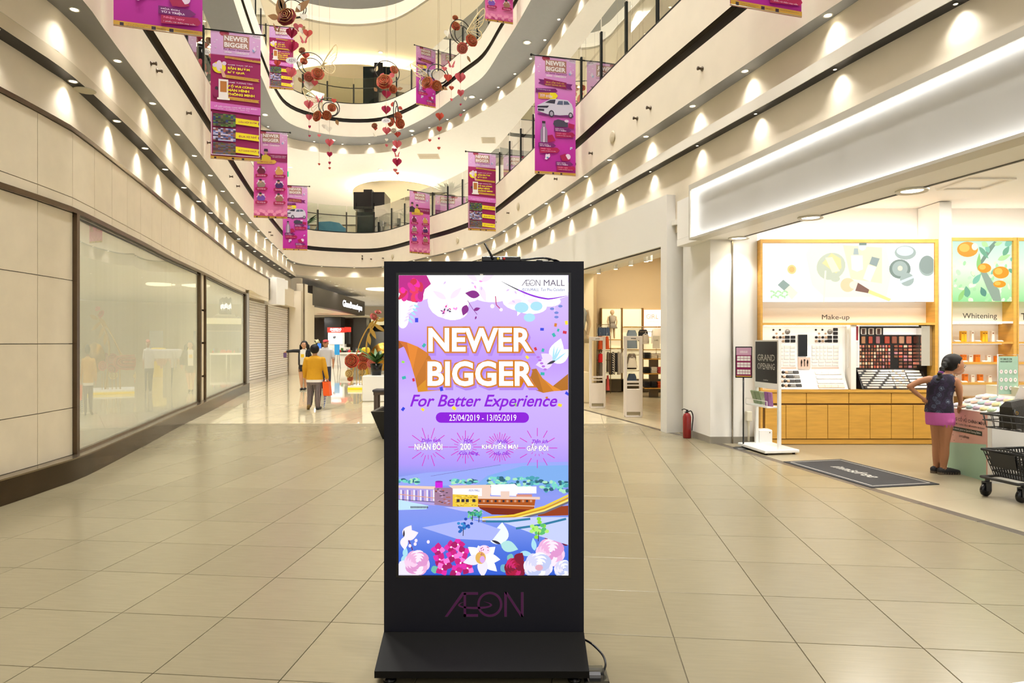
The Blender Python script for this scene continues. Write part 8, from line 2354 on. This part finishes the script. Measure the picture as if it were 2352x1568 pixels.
P_ = [('s', [(-.015, .02, .70, .146, .108), (-.012, .02, .76, .142, .104), (-.01, .02, .86, .130, .095), (0, .015, .96, .136, .095), (.015, .005, 1.05, .140, .094), (.03, .0, 1.11, .105, .072), (.045, .0, 1.135, .05, .04)], 1, tz_),
      ('s', [(.0, .02, .555, .142, .112), (0, .02, .60, .148, .116), (-.005, .02, .68, .145, .112), (-.01, .02, .74, .13, .10)], 2, tz_),
      ('t', [(-.02, .04, .60), (-.022, .05, .36), (-.02, .05, .22), (-.025, .05, .07)], [.078, .048, .046, .030], 0),
      ('t', [(.035, -.03, .60), (.018, -.03, .36), (.012, -.03, .22), (.0, -.03, .07)], [.080, .050, .048, .031], 0),
      ('t', [(-.06, .05, .045), (.02, .05, .04), (.10, .055, .03)], [.034, .038, .028], 3), ('t', [(-.03, -.03, .045), (.06, -.035, .04), (.16, -.04, .028)], [.035, .039, .028], 3),
      ('t', [(-.03, -.03, .012), (.16, -.04, .012)], [.034, .03], 4), ('t', [(-.06, .05, .012), (.1, .055, .012)], [.034, .03], 4),
      ('t', [(.045, .0, 1.10), (.085, .01, 1.15), (.135, .02, 1.19)], [.042, .038, .04], 0),
      ('b', hc, .094, (1.02, .86, 1.06), 0), ('b', (.21, .03, 1.185), .062, (1.0, .9, 1.0), 0),
      ('t', [(-.105, .05, 1.075), (-.20, .08, 1.045), (-.295, .11, .985)], [.040, .036, .030], 0), ('t', [(-.295, .11, .985), (-.23, .10, .915), (-.165, .08, .855)], [.029, .026, .020], 0),
      ('t', [(.125, -.06, 1.06), (.150, -.07, .98), (.165, -.06, .90)], [.041, .038, .031], 0), ('t', [(.165, -.06, .90), (.185, -.045, .84), (.195, -.025, .79)], [.030, .026, .020], 0)]
P_ += hand((-.165, .08, .855), (.5, -.3, -.6), (0, -1, .3), 0, .8, .6) + hand((.195, -.025, .79), (-.05, .25, -.9), (.8, .4, .2), 0, .75, .5)
P_ += face(hc, .098, hf, 0, gp, .85)
sculpt('body', P_, .0075, [SKIND, TANK, PSH, SHOE, SOLE], gp, 5, lambda c, m: (1 if c.z > .70 else 2) if m in (1, 2) or (m == 0 and .565 < c.z < .72 and -.16 < c.x < .163) else m)
hm = [('b', (.142, .02, 1.266), .104, (1.08, .92, .98), 0), ('b', (.105, .02, 1.24), .084, (.95, 1.0, 1.0), 0)]
br = [(.06, -.01, 1.285), (.02, -.03, 1.25), (-.02, -.05, 1.20), (-.06, -.07, 1.14), (-.085, -.085, 1.08)]
for i, p in enumerate(catmull(br, 2)):
 hm.append(('b', (p[0] + (.008 if i % 2 else -.008), p[1], p[2]), (.036 if i % 2 else .033) - .0012 * i, (1.0, 1.0, .75), 0))
hr = sculpt('hair', hm, .009, [HAIR], gp, 2)
# keep the face free of hair: cut everything in front of the hair line
bm = bmesh.new(); bm.from_mesh(hr.data)
cut = [v for v in bm.verts if (v.co - Vector(hc)).dot(hf) > .0 + max(0, v.co.z - 1.29) * 1.2]
bmesh.ops.delete(bm, geom=cut, context='VERTS'); bm.to_mesh(hr.data); bm.free()
m_ = MB(); m_.ball((-.045, -.062, 1.158), .03, 10, 6, 0, (1, 1, .6)); m_.build('hair_tie', M('purple_tie', (120, 40, 140), .6), gp)
m_ = MB(); m_.obox((.205, .0, .79), (.03, .012, .05), .3, 0, .004); tag(m_.build('mobile_phone', BLK2, None, (4.885, 7.38, 0)), 'black phone in the pocket hand of the girl', 'phone')
# ---- woman in a yellow jacket
yw = thing('person', 'woman in a mustard yellow jacket and striped trousers walking away', 'person', (-4.38, 14.4, 0))
YJ, WHM, STR = M('mustard_jacket', (206, 150, 16), .8, noise=.05), M('white_hem', (236, 230, 226), .8), stripes('striped_trousers', (30, 26, 30), (150, 132, 132), 11, 'X')
P_ = [('s', [(0, 0, .66, .19, .13), (0, 0, .74, .18, .125), (0, 0, .88, .165, .11), (0, 0, 1.02, .185, .115), (0, 0, 1.12, .19, .105), (0, 0, 1.175, .11, .075), (0, 0, 1.195, .06, .05)], 1),
      ('s', [(0, 0, .60, .185, .13), (0, 0, .67, .187, .132)], 2),
      ('s', [(0, 0, .56, .175, .125), (0, 0, .64, .18, .127)], 3),
      ('t', [(-.085, 0, .60), (-.10, .02, .34), (-.115, .0, .10)], [.095, .072, .055], 3), ('t', [(.085, 0, .60), (.08, -.03, .34), (.075, -.02, .08)], [.095, .072, .055], 3),
      ('t', [(-.12, .0, .085), (-.14, .0, .03)], [.04, .034], 5), ('t', [(-.12, -.05, .075), (-.15, .02, .01)], [.04, .035], 5), ('t', [(.075, -.04, .03), (.085, .13, .03)], [.042, .036], 4),
      ('t', [(0, 0, 1.16), (0, .01, 1.26)], [.05, .047], 0), ('b', (0, .02, 1.325), .088, (.95, 1.05, 1.15), 0),
      ('t', [(-.18, 0, 1.11), (-.225, .0, .92)], [.062, .056], 1), ('t', [(-.225, 0, .92), (-.235, .06, .72)], [.054, .042], 1),
      ('t', [(.18, 0, 1.11), (.225, .0, .92)], [.062, .056], 1), ('t', [(.225, 0, .92), (.265, .03, .70)], [.054, .042], 1)]
P_ += hand((-.235, .065, .71), (0, .1, -1), (0, 1, 0), 0, .95) + hand((.268, .03, .69), (.1, .0, -1), (0, 1, 0), 0, .95, .9)
P_ += face((0, .02, 1.325), .088, (0, 1, 0), 0, yw, .9)
sculpt('body', P_, .011, [SKIN, YJ, WHM, STR, SHOE, M('olive_shoe', (110, 84, 30), .6)], yw, 4, lambda c, m: (1 if c.z > .665 else (2 if c.z > .615 else 3)) if m in (1, 2, 3) and abs(c.x) < .2 else m)
sculpt('hair', [('b', (0, -.01, 1.345), .10, (1.02, 1.05, 1.08), 0), ('b', (.01, -.07, 1.33), .05, (1.1, .8, 1.0), 0)], .012, [HAIR], yw, 2)
ob_ = thing('shopping_bag', 'orange shopping bag hanging from the hand of the yellow jacketed woman', 'bag', (-4.38 + .27, 14.4, .31))
m_ = MB(); m_.add([(-.05, -.1, 0), (.09, -.1, 0), (.09, .1, 0), (-.05, .1, 0), (-.075, -.09, .31), (.06, -.09, .31), (.06, .09, .31), (-.075, .09, .31)], [(3, 2, 1, 0), (0, 1, 5, 4), (1, 2, 6, 5), (2, 3, 7, 6), (3, 0, 4, 7)]); m_.build('bag', M('orange_bag', (236, 90, 20), .5), ob_)
m_ = MB(); m_.tube(catmull([(-.07, 0, .3), (-.02, .02, .37), (.05, 0, .3)], 5), .008, 6); m_.build('handle', M('orange_bag', (236, 90, 20), .5), ob_)
um = thing('folded_umbrella', 'folded blue and white umbrella held beside the orange bag', 'umbrella', (-4.38 + .20, 14.42, .02))
m_ = MB(); m_.lathe([(.004, 0), (.012, .04), (.03, .30), (.022, .42), (.012, .44)], 12); m_.build('canopy', stripes('umbrella_stripe', (40, 70, 150), (226, 230, 240), 8, 'Z'), um); m_ = MB(); m_.tube([(0, 0, .44), (.02, 0, .62)], .008, 6); m_.build('shaft', STEELT, um)
um.rotation_euler = (0, math.radians(6), 0)
# ---- man with a cap
mn = thing('person', 'man in a pale grey shirt, jeans and a red cap walking forward', 'person', (-6.06, 21.1, 0))
SHIRT = stripes('pale_shirt', (190, 188, 192), (206, 204, 208), 40, 'Z'); CAPM = M('cap_red', (176, 60, 66), .8)
P_ = [('s', [(0, 0, .70, .185, .12), (0, 0, .82, .18, .12), (0, 0, 1.0, .19, .12), (0, 0, 1.14, .205, .115), (0, 0, 1.24, .20, .10), (0, 0, 1.295, .11, .075), (0, 0, 1.32, .06, .055)], 1),
      ('s', [(0, 0, .62, .17, .115), (0, 0, .72, .172, .118)], 2),
      ('t', [(-.09, 0, .66), (-.09, -.02, .36), (-.09, .02, .09)], [.09, .068, .055], 2), ('t', [(.09, 0, .66), (.10, .02, .36), (.10, .04, .09)], [.09, .068, .055], 2),
      ('t', [(-.09, .04, .035), (-.09, -.13, .03)], [.044, .038], 3), ('t', [(.10, .05, .035), (.11, -.11, .03)], [.044, .038], 3),
      ('t', [(0, 0, 1.28), (0, -.01, 1.38)], [.056, .052], 0), ('b', (0, -.02, 1.455), .093, (.92, 1.05, 1.2), 0),
      ('t', [(-.19, 0, 1.22), (-.235, 0, 1.02)], [.068, .066], 1), ('t', [(-.235, 0, 1.02), (-.245, -.06, .78)], [.043, .032], 0),
      ('t', [(.19, 0, 1.22), (.245, 0, 1.02)], [.068, .066], 1), ('t', [(.245, 0, 1.02), (.26, -.05, .78)], [.043, .032], 0)]
P_ += hand((-.245, -.06, .77), (0, -.1, -1), (0, -1, 0), 0, 1.0) + hand((.26, -.05, .77), (0, -.1, -1), (0, -1, 0), 0, 1.0)
P_ += face((0, -.02, 1.455), .095, (.1, -1, -.05), 0, mn, 1.0)
sculpt('body', P_, .012, [SKIND, SHIRT, JEAN, SHOE], mn, 4, lambda c, m: (1 if c.z > .70 else 2) if m in (1, 2) and abs(c.x) < .2 else m)
sculpt('cap', [('b', (0, .0, 1.52), .098, (1, 1.1, .62), 0), ('t', [(-.04, -.10, 1.515), (0, -.16, 1.50), (.04, -.10, 1.515)], [.025, .022, .025], 0)], .012, [CAPM], mn, 2)
# ---- woman in a black cardigan, arm stretched out
bw = thing('person', 'woman in a black cardigan and white tee shirt stretching one arm out', 'person', (-6.52, 20.3, 0))
BC, WT, BSH = M('black_cardigan', (26, 26, 30), .8), M('white_tee', (226, 222, 214), .8), M('black_shorts', (24, 22, 26), .8)
P_ = [('s', [(0, -.01, .80, .15, .105), (0, -.01, .90, .145, .105), (0, -.01, 1.04, .15, .11), (0, -.005, 1.16, .155, .10), (0, 0, 1.245, .09, .07), (0, 0, 1.27, .055, .05)], 1),
      ('s', [(-.115, .035, .78, .06, .10), (-.115, .035, .9, .06, .10), (-.11, .035, 1.1, .062, .10), (-.10, .02, 1.25, .055, .07)], 2), ('s', [(.115, .035, .80, .06, .10), (.115, .035, .9, .06, .10), (.11, .035, 1.1, .062, .10), (.10, .02, 1.25, .055, .07)], 2),
      ('s', [(0, 0, .58, .165, .12), (0, 0, .70, .16, .115), (0, 0, .82, .14, .10)], 3),
      ('t', [(-.08, 0, .62), (-.07, -.02, .36), (-.06, .0, .09)], [.085, .058, .036], 0), ('t', [(.08, 0, .62), (.06, .02, .36), (.04, .03, .09)], [.085, .058, .036], 0),
      ('t', [(-.06, .03, .035), (-.05, -.12, .03)], [.04, .034], 4), ('t', [(.04, .05, .035), (.04, -.09, .03)], [.04, .034], 4),
      ('t', [(0, 0, 1.24), (.01, -.01, 1.33)], [.047, .045], 0), ('b', (.02, -.025, 1.40), .086, (.92, 1.0, 1.15), 0),
      ('t', [(-.15, 0, 1.22), (-.32, .0, 1.22)], [.056, .052], 2), ('t', [(-.32, 0, 1.22), (-.50, -.02, 1.20)], [.05, .042], 2),
      ('t', [(.15, 0, 1.22), (.21, .03, 1.02)], [.056, .05], 2), ('t', [(.21, .03, 1.02), (.22, -.02, .82)], [.048, .04], 2)]
P_ += hand((-.50, -.02, 1.20), (-1, 0, -.35), (0, -1, 0), 0, .95) + hand((.22, -.03, .81), (0, -.1, -1), (0, -1, 0), 0, .95)
P_ += face((.02, -.025, 1.40), .088, (.35, -1, 0), 0, bw, .92)
sculpt('body', P_, .011, [SKIN, WT, BC, BSH, SHOE], bw, 4, lambda c, m: (3 if c.z < .79 else (2 if abs(c.x) > .085 + .04 * max(0, c.z - 1.15) or c.y > .0 else 1)) if m in (1, 2, 3) and abs(c.x) < .18 else m)
hr = sculpt('hair', [('b', (.015, .02, 1.425), .108, (1.05, 1.0, 1.1), 0), ('t', [(-.09, .03, 1.38), (-.10, .03, 1.27)], [.05, .04], 0), ('t', [(.12, .03, 1.38), (.14, .03, 1.24)], [.055, .045], 0)], .012, [HAIR], bw, 2)
bm = bmesh.new(); bm.from_mesh(hr.data)
cut = [v for v in bm.verts if v.co.y < -.06 and v.co.z < 1.475 and abs(v.co.x - .03) < .075]
bmesh.ops.delete(bm, geom=cut, context='VERTS'); bm.to_mesh(hr.data); bm.free()
m_ = MB(); m_.box(-.05, .05, -.128, -.122, 1.02, 1.12); m_.build('tee_print', M('tee_yellow', (236, 196, 40), .7), bw)
pc = MB(); pc.obox((0, 0, 0), (.1, .03, .16), 0, 0, .012); tag(pc.build('purple_pouch', M('purple_pouch', (110, 84, 130), .7), None, (-6.52 - .575, 20.28, 1.09)), 'small purple pouch in the stretched out hand', 'pouch')
# far shoppers seen beside the counter are left to the shop goods
# ------------------------------------------------------------------ paper flower mobiles hanging in the atrium
zHang = zRT - .01
RINGM = M('ring_black', (34, 28, 26), .5); STRG = M('string', (170, 150, 110), .6); WINGM = M('wing_paper', (226, 208, 164), .7); WHP = M('paper_white', (236, 230, 214), .7); GOLDL = M('paper_gold_leaf', (150, 110, 66), .6)
def heart_pts(r, n=18):
 pts = []
 for i in range(n):
  t = 2 * math.pi * i / n
  pts.append((r * (16 * math.sin(t) ** 3) / 16, r * (13 * math.cos(t) - 5 * math.cos(2 * t) - 2 * math.cos(3 * t) - math.cos(4 * t)) / 16))
 return pts
def heart(m_, c, r, mi, rot=0.0, folds=3):
 pts = heart_pts(r)
 for k in range(folds):
  an = rot + math.pi * k / folds
  m_.plate(pts, .003, (c[0], c[1], c[2]), (math.cos(an), math.sin(an), 0), (0, 0, 1), mi)
def leafpts(L, w):
 return [(L * t, w * math.sin(math.pi * t ** .8)) for t in [i / 8 for i in range(9)]] + [(L * t, -w * math.sin(math.pi * t ** .8)) for t in [i / 8 for i in range(7, 0, -1)]]
def wing(m_, c, s, ang, mi, flip=1):
 """cut paper butterfly wing: outline and veins"""
 O = Vector(c);
 out = [(0, 0), (.25, .35), (.55, .75), (.95, 1.15), (1.05, 1.05), (.98, .7), (.85, .35), (.6, .1), (.75, -.1), (.7, -.35), (.5, -.5), (.25, -.4), (.1, -.2), (0, 0)]
 def P(p):
  x, y = rot2(p[0] * s * flip, p[1] * s, ang); return (O.x + x, O.y + .12 * s * p[0], O.z + y)
 m_.tube([P(p) for p in catmull(out, 4)], s * .03, 5, mi)
 for tip in ((.8, .95), (.98, .85), (.95, .6), (.88, .4), (.7, .2), (.7, -.15), (.65, -.35), (.4, -.42)):
  m_.tube([P((.05, .02)), P((tip[0] * .5 + .02, tip[1] * .5 + .05)), P(tip)], s * .016, 4, mi)
 for k in (.45, .7):
  m_.tube([P((.8 * k, .95 * k)), P((.98 * k, .72 * k)), P((.88 * k, .38 * k)), P((.65 * k, .1 * k))], s * .014, 4, mi)
def bfly(m_, c, s, mi, rot=0.0, open_=.6):
 for q in (-1, 1):
  U = Vector((math.cos(rot) * q * math.cos(open_), math.sin(rot) * q * math.cos(open_) - math.sin(open_) * .5, math.sin(open_)))
  V = Vector((0, 0, 1))
  m_.plate([(0, -.1 * s), (.5 * s, .45 * s), (.9 * s, .6 * s), (.8 * s, .1 * s), (.6 * s, -.1 * s), (.65 * s, -.5 * s), (.3 * s, -.5 * s)], .002, c, U, V, mi)
class Mobile:
 def __init__(s, px, py, Y, label):
  s.Y = Y; s.o = at(px, py, Y)
  s.r = thing('hanging_mobile', label, 'hanging decoration', s.o, 0, 'paper flower mobiles in the atrium')
  s.top = s.o.z
 def l(s, px, py, dy=0):
  p = at(px, py, s.Y) - s.o
  return (p.x, p.y + dy, p.z)
 def sc(s, r): return r / FPX * s.Y
 def ring(s, px, py, r, rx=1.0, double=True):
  for k, f in enumerate((1.0, .72) if double else (1.0,)):
   c = s.l(px + (r * .12 * k), py + r * .2 * k); R_ = s.sc(r * f)
   m_ = MB(); m_.tube([(c[0] + R_ * rx * math.cos(t), c[1] + R_ * .5 * math.cos(t), c[2] + R_ * math.sin(t)) for t in [2 * math.pi * i / 32 for i in range(32)]], s.sc(1.1), 6, closed=True); m_.build('ring', RINGM, s.r)
 def rose(s, px, py, r, mt, tilt=85, yaw=0.0, seed=0, dy=-.05, edge=GOLDE):
  m_ = MB(); rose_mesh(m_, s.sc(r), 0, 1, 2, seed=seed)
  m_.xf(Matrix.Translation(s.l(px, py, dy)) @ Matrix.Rotation(yaw, 4, 'Z') @ Matrix.Rotation(math.radians(tilt), 4, 'X')); m_.build('paper_rose', [mt, edge, gap_shade(mt)], s.r)
 def heart(s, px, py, r, mt, folds=3, rot=.3):
  m_ = MB(); heart(m_, s.l(px, py), s.sc(r), 0, rot, folds); m_.build('paper_heart', mt, s.r)
 def leaf(s, px, py, L, w, an, mt, dy=0):
  m_ = MB(); m_.plate([rot2(p[0], p[1], an) for p in leafpts(s.sc(L), s.sc(w))], .003, s.l(px, py, dy), (1, 0, 0), (0, 0, 1)); m_.build('paper_leaf', mt, s.r)
 def wing(s, px, py, size, ang, flip=1):
  m_ = MB(); wing(m_, s.l(px, py), s.sc(size), ang, 0, flip); m_.build('butterfly_wing', WINGM, s.r)
 def bfly(s, px, py, size, mt, rot=0.0):
  m_ = MB(); bfly(m_, s.l(px, py), s.sc(size), 0, rot); m_.build('paper_butterfly', mt, s.r)
 def string(s, px, py_low):
  lo = s.l(px, py_low); m_ = MB(); m_.tube([lo, (lo[0], lo[1], zHang - s.o.z)], .0035, 5); m_.build('string', STRG, s.r)
CORP = M('paper_orange_red', (190, 66, 50), .7)
m1 = Mobile(668, 20, 17.0, 'large dark rose mobile with bronze leaves at the top edge')
m1.ring(672, 14, 27); m1.rose(664, 47, 23, DKRED, 80, -.1, 1, -.15)
for (x, y, L, w, an) in ((642, 40, 48, 8, 1.6), (655, 25, 34, 7, 1.9), (678, 28, 44, 9, .7), (640, 42, 26, 7, 2.9), (700, 60, -12, 4, 1)): m1.leaf(x, y, L, w, an, GOLDL)
m1.heart(670, 76, 13, MAGP); m1.heart(685, 62, 11, ROSEP, 2); m1.heart(707, 76, 11, CORP, 2); m1.heart(694, 70, 9, WHP, 2); m1.heart(690, 18, 8, WHP, 2); m1.heart(697, 38, 9, WHP, 1); m1.bfly(699, 96, 13, ROSEP); m1.bfly(637, 70, 12, GOLDL, .8); m1.string(668, 20)
m2 = Mobile(715, 150, 21.0, 'ring mobile with a large paper wing and coral roses beside the small oval sign')
m2.ring(714, 148, 27); m2.wing(738, 152, 40, .15); m2.rose(733, 175, 15, CORP, 85, .3, 3, -.15); m2.rose(700, 144, 9, CORP, 80, .5, 4, -.1); m2.rose(695, 118, 8, DKRED, 85, 0, 5); m2.heart(702, 127, 9, CORP, 2); m2.rose(711, 178, 12, ROSEP, 120, .3, 6); m2.heart(688, 146, 9, WHP, 2); m2.heart(710, 196, 12, WHP, 2); m2.heart(723, 190, 8, ROSEP, 2); m2.leaf(685, 178, 16, 4, -.9, GOLDL); m2.heart(700, 190, 4, PINKR, 2); m2.string(717, 130)
m3 = Mobile(752, 250, 22.0, 'ring mobile with a spread wing to its upper side and two rust roses')
m3.ring(756, 246, 21); m3.wing(741, 236, 38, .2, -1); m3.rose(732, 270, 13, RED2, 85, -.4, 7, -.12); m3.rose(764, 250, 10, RED2, 85, .3, 8, -.1); m3.rose(752, 266, 11, RED2, 110, .1, 9); m3.heart(767, 231, 6, CORP, 2); m3.bfly(735, 232, 12, ROSEP); m3.leaf(772, 275, 14, 4, -1.2, GOLDL); m3.heart(745, 290, 6, WHP, 2); m3.heart(755, 296, 8, WHP, 1); m3.string(757, 225)
m4 = Mobile(888, 170, 23.0, 'ring mobile with one large front rose before the lift head')
m4.ring(890, 165, 25, 1.0, False); m4.rose(886, 194, 19, CORP, 80, 0, 11, -.2); m4.rose(906, 163, 10, RED2, 85, .5, 12, -.1); m4.heart(888, 216, 11, MAGP, 2); m4.leaf(876, 180, 14, 6, 1.2, ROSEP); m4.leaf(896, 178, 16, 6, .9, ROSEP); m4.leaf(912, 205, 14, 4, .2, GOLDL); m4.leaf(866, 210, 12, 4, 2.2, GOLDL); m4.leaf(862, 165, 15, 4, 1.2, WINGM); m4.rose(903, 206, 10, CORP, 95, .4, 13); m4.string(890, 142)
m5 = Mobile(909, 265, 21.5, 'narrow mobile of edge on rings over a long string of hearts')
m5.ring(909, 258, 26, .12); m5.rose(915, 268, 10, CORP, 85, .5, 14); m5.rose(919, 285, 12, CORP, 100, .6, 15); m5.rose(900, 282, 11, CORP, 85, -.6, 16); m5.heart(887, 252, 11, MAGP); m5.leaf(900, 245, 12, 4, 1.3, CORP); m5.leaf(915, 245, 12, 4, -.6, CORP); m5.rose(905, 302, 7, WHP, 80, 0, 17); m5.heart(913, 308, 8, CORP, 2); m5.heart(888, 300, 10, ROSEP); m5.rose(861, 290, 7, DKRED, 80, 0, 18); m5.heart(862, 295, 5, CORP, 2); m5.heart(912, 331, 11, ROSEP); m5.heart(906, 345, 6, MAGP, 2); m5.bfly(912, 358, 9, ROSEP); m5.heart(912, 372, 11, MAGP); m5.heart(908, 391, 5, ROSEP, 2); m5.heart(913, 398, 4, CORP, 2); m5.bfly(862, 312, 7, WHP); m5.string(909, 398)
m6 = Mobile(1003, 175, 22.0, 'ring mobile with a wing raised before the car banner')
m6.ring(1006, 170, 22); m6.wing(988, 176, 36, .25, -1); m6.rose(983, 194, 14, RED2, 85, -.3, 19, -.15); m6.rose(1003, 198, 12, RED2, 110, .3, 20); m6.heart(1004, 172, 16, WHP, 1); m6.heart(1029, 178, 10, CORP, 2); m6.leaf(1016, 200, 14, 4, -.5, GOLDL); m6.leaf(1012, 208, 12, 4, .9, GOLDL); m6.heart(1021, 158, 6, ROSEP, 2); m6.string(1006, 148)
m7 = Mobile(1058, 75, 20.0, 'ring mobile with wings raised before the second gallery posts')
m7.ring(1058, 74, 28, .8); m7.wing(1072, 72, 44, .1); m7.rose(1083, 99, 15, CORP, 85, .5, 21, -.15); m7.rose(1047, 64, 11, CORP, 85, .4, 22, -.1); m7.rose(1046, 43, 7, RED2, 80, .2, 23); m7.rose(1062, 112, 13, ROSEP, 120, .2, 24); m7.heart(1029, 77, 10, WHP, 2); m7.leaf(1073, 128, 18, 3, -1.1, GOLDL); m7.bfly(1037, 152, 12, ROSEP, .3); m7.string(1058, 46)
def hstring(px, items, Y, label):
 m = Mobile(px, items[0][1], Y, label)
 for i, (x, y, r, mt) in enumerate(items): m.heart(x, y, r, mt, 3 if r > 6 else 2, .3 + i * .4)
 m.string(px, items[-1][1])
hstring(670, ((670, 106, 16, MAGP), (669, 166, 13, ROSEP), (637, 145, 8, CORP), (671, 193, 4, WHP)), 18.5, 'string of large magenta and rose hearts near the large dark rose')
hstring(710, ((709, 240, 11, ROSEP), (710, 269, 8, ROSEP), (711, 291, 4, MAGP), (711, 312, 3, MAGP)), 21.5, 'thin string of rose hearts beside the spread wing mobile')
hstring(757, ((757, 327, 10, ROSEP), (757, 354, 7, MAGP), (757, 374, 4, MAGP), (757, 386, 3, CORP)), 21.0, 'string of hearts below the spread wing mobile, over the far sofa')
hstring(733, ((733, 311, 4, ROSEP), (733, 377, 3, CORP)), 23.0, 'thin string with two tiny hearts over the far sofa')
hstring(1058, ((1057, 178, 13, ROSEP), (1058, 213, 9, ROSEP), (1058, 240, 3, MAGP), (1058, 264, 4, ROSEP)), 20.5, 'string of rose hearts nearest the second gallery posts')
hstring(1009, ((1010, 267, 10, RED2), (1009, 296, 7, CORP), (1008, 318, 3, MAGP), (1008, 340, 4, CORP), (987, 322, 4, CORP)), 21.0, 'string of red hearts below the car banner of the second gallery')
hstring(1037, ((1037, 202, 6, RED2), (1037, 229, 4, ROSEP), (1069, 226, 5, WHP)), 22.5, 'string with a small rust heart and a white one')
hstring(887, ((888, 321, 4, WHP), (888, 334, 4, ROSEP)), 22.5, 'string with two tiny hearts beside the narrow mobile')
for k, (px, py, w) in enumerate(((670, 139, 27), (887, 277, 21))):
 Y = 19.5
 p = at(px, py, Y)
 r = thing('oval_sign', ['white oval name sign hanging by the ring with a large wing', 'white oval name sign hanging by the narrow ring mobile'][k], 'sign', p, 0, 'oval name signs')
 W_ = w / FPX * Y
 m_ = MB(); m_.plate([(W_ / 2 * math.cos(t), W_ * .27 * math.sin(t)) for t in [2 * math.pi * i / 28 for i in range(28)]], .02, (0, .01, 0), (1, 0, 0), (0, 0, 1)); m_.build('board', M('sign_white', (244, 242, 246), .5), r)
 a = Art(lambda x, y, d: Vector((x, -.0105 - d, y)), .001); aeon(a, -W_ * .3, -W_ * .13, W_ * .3, W_ * .12, M('logo_violet', (96, 60, 110), .5)); a.build('logo', r)
 m_ = MB(); m_.tube([(0, 0, W_ * .27), (0, 0, zHang - p.z)], .0035, 5); m_.build('string', STRG, r)
# ------------------------------------------------------------------ nozzles, speakers and vents on the fascia
NOZ = M('nozzle_bronze', (96, 84, 70), .35, .7)
nz = MB(); nz.lathe([(.03, 0), (.035, .01), (.018, .02), (.018, .06), (.028, .065), (.028, .08)], 12); nz.xf(Matrix.Rotation(math.radians(90), 4, 'Y'))
NZ_ME = nz.mesh('spray_nozzle', NOZ)
zNz = zU(5.25)
for k, (px, py, l) in enumerate(((345, 145, True), (360, 162, True), (429, 259, True), (476, 327, True), (487, 343, True), (527, 405, True), (543, 427, True), (617, 533, True), (622, 540, True), (689, 588, False), (724, 593, False), (750, 595, False), (852, 595, False), (881, 593, False), (1614, 158, False), (1494, 248, False), (1463, 272, False), (1360, 352, False), (1323, 377, False), (1279, 411, False), (1169, 489, False), (1140, 510, False))):
 d = find_px(P1out, px, l)
 p, t = P1out.p(d), P1out.t(d)
 z = EYE + (CY - py) / FPX * p[1]
 o = inst('spray_nozzle', NZ_ME, None, (p[0], p[1], z), (0, 0, math.atan2(-t[0], t[1])))
 tag(o, 'small bronze nozzle on the cream fascia of the first gallery', 'nozzle', 'nozzles on the gallery fascia')
sp = MB(); sp.lathe([(.10, 0), (.12, .015), (.10, .03), (.05, .02), (.0, .035)], 20); sp.xf(Matrix.Rotation(math.radians(90), 4, 'Y'))
SP_ME = sp.mesh('round_speaker', M('speaker_cream', (206, 194, 166), .5))
for k, (px, py, l) in enumerate(((1408, 315, False), (1191, 474, False), (1051, 552, False), (902, 589, False))):
 d = find_px(P1out, px, l); p, t = P1out.p(d), P1out.t(d); z = EYE + (CY - py) / FPX * p[1]
 o = inst('round_speaker', SP_ME, None, (p[0], p[1], z), (0, 0, math.atan2(-t[0], t[1]))); tag(o, ['cream round nozzle disc nearest the clothes shop sign', 'cream round disc beside the maroon banner over the kiosk', 'cream round disc right above the kiosk', 'cream round disc above the kiosk corner'][k], 'speaker', 'round discs on the gallery fascia')
cs = MB(); cs.lathe([(0, -.012), (.10, -.012), (.115, -.008), (.12, 0)], 24)
CS_ME = cs.mesh('ceiling_speaker', M('speaker_grille', (196, 190, 170), .6))
for k, (px, py) in enumerate(((195, 207), (545, 552))):
 Yq = (zBS - EYE) * FPX / (CY - py); o = inst('ceiling_speaker', CS_ME, None, ((px - CX) / FPX * Yq, Yq, zBS - .001)); tag(o, ['round grille in the black soffit nearest the stone wall corner', 'round grille far along the black soffit'][k], 'speaker', 'grilles in the black soffit')
# slot diffusers and round vents on the gallery ceiling
for k, (px, py, w) in enumerate(((985, 359, 48), (1122, 322, 32))):
 Yq = (zF1 + DF - EYE) * FPX / (CY - py); W_ = w / FPX * Yq
 m_ = MB(); m_.box(-W_ / 2, W_ / 2, -.45, .45, -.012, -.002);
 for i in range(9): m_.box(-W_ / 2 + .05, W_ / 2 - .05, -.4 + i * .095, -.37 + i * .095, -.018, -.012, 1)
 tag(m_.build('air_vent', [M('vent_beige', (206, 194, 170), .6), M('vent_slat', (160, 148, 126), .6)], None, ((px - CX) / FPX * Yq, Yq, zF1 + DF)), ['wide air vent in the gallery ceiling over the far end', 'air vent in the gallery ceiling above the maroon banner'][k], 'vent')
# first gallery slim ceiling discs seen through the glass
for (px, py) in ((1070, 240), (700, 330)):
 pass
# lenses, lettering and screen prints are too small to light the hall: their lamps do
for m in bpy.data.materials:
 if m.name.startswith(('screen_', 'lb_', 'lamp_lens', 'white_glow', 'orchard', 'exit_green')):
  m.cycles.emission_sampling = 'NONE'
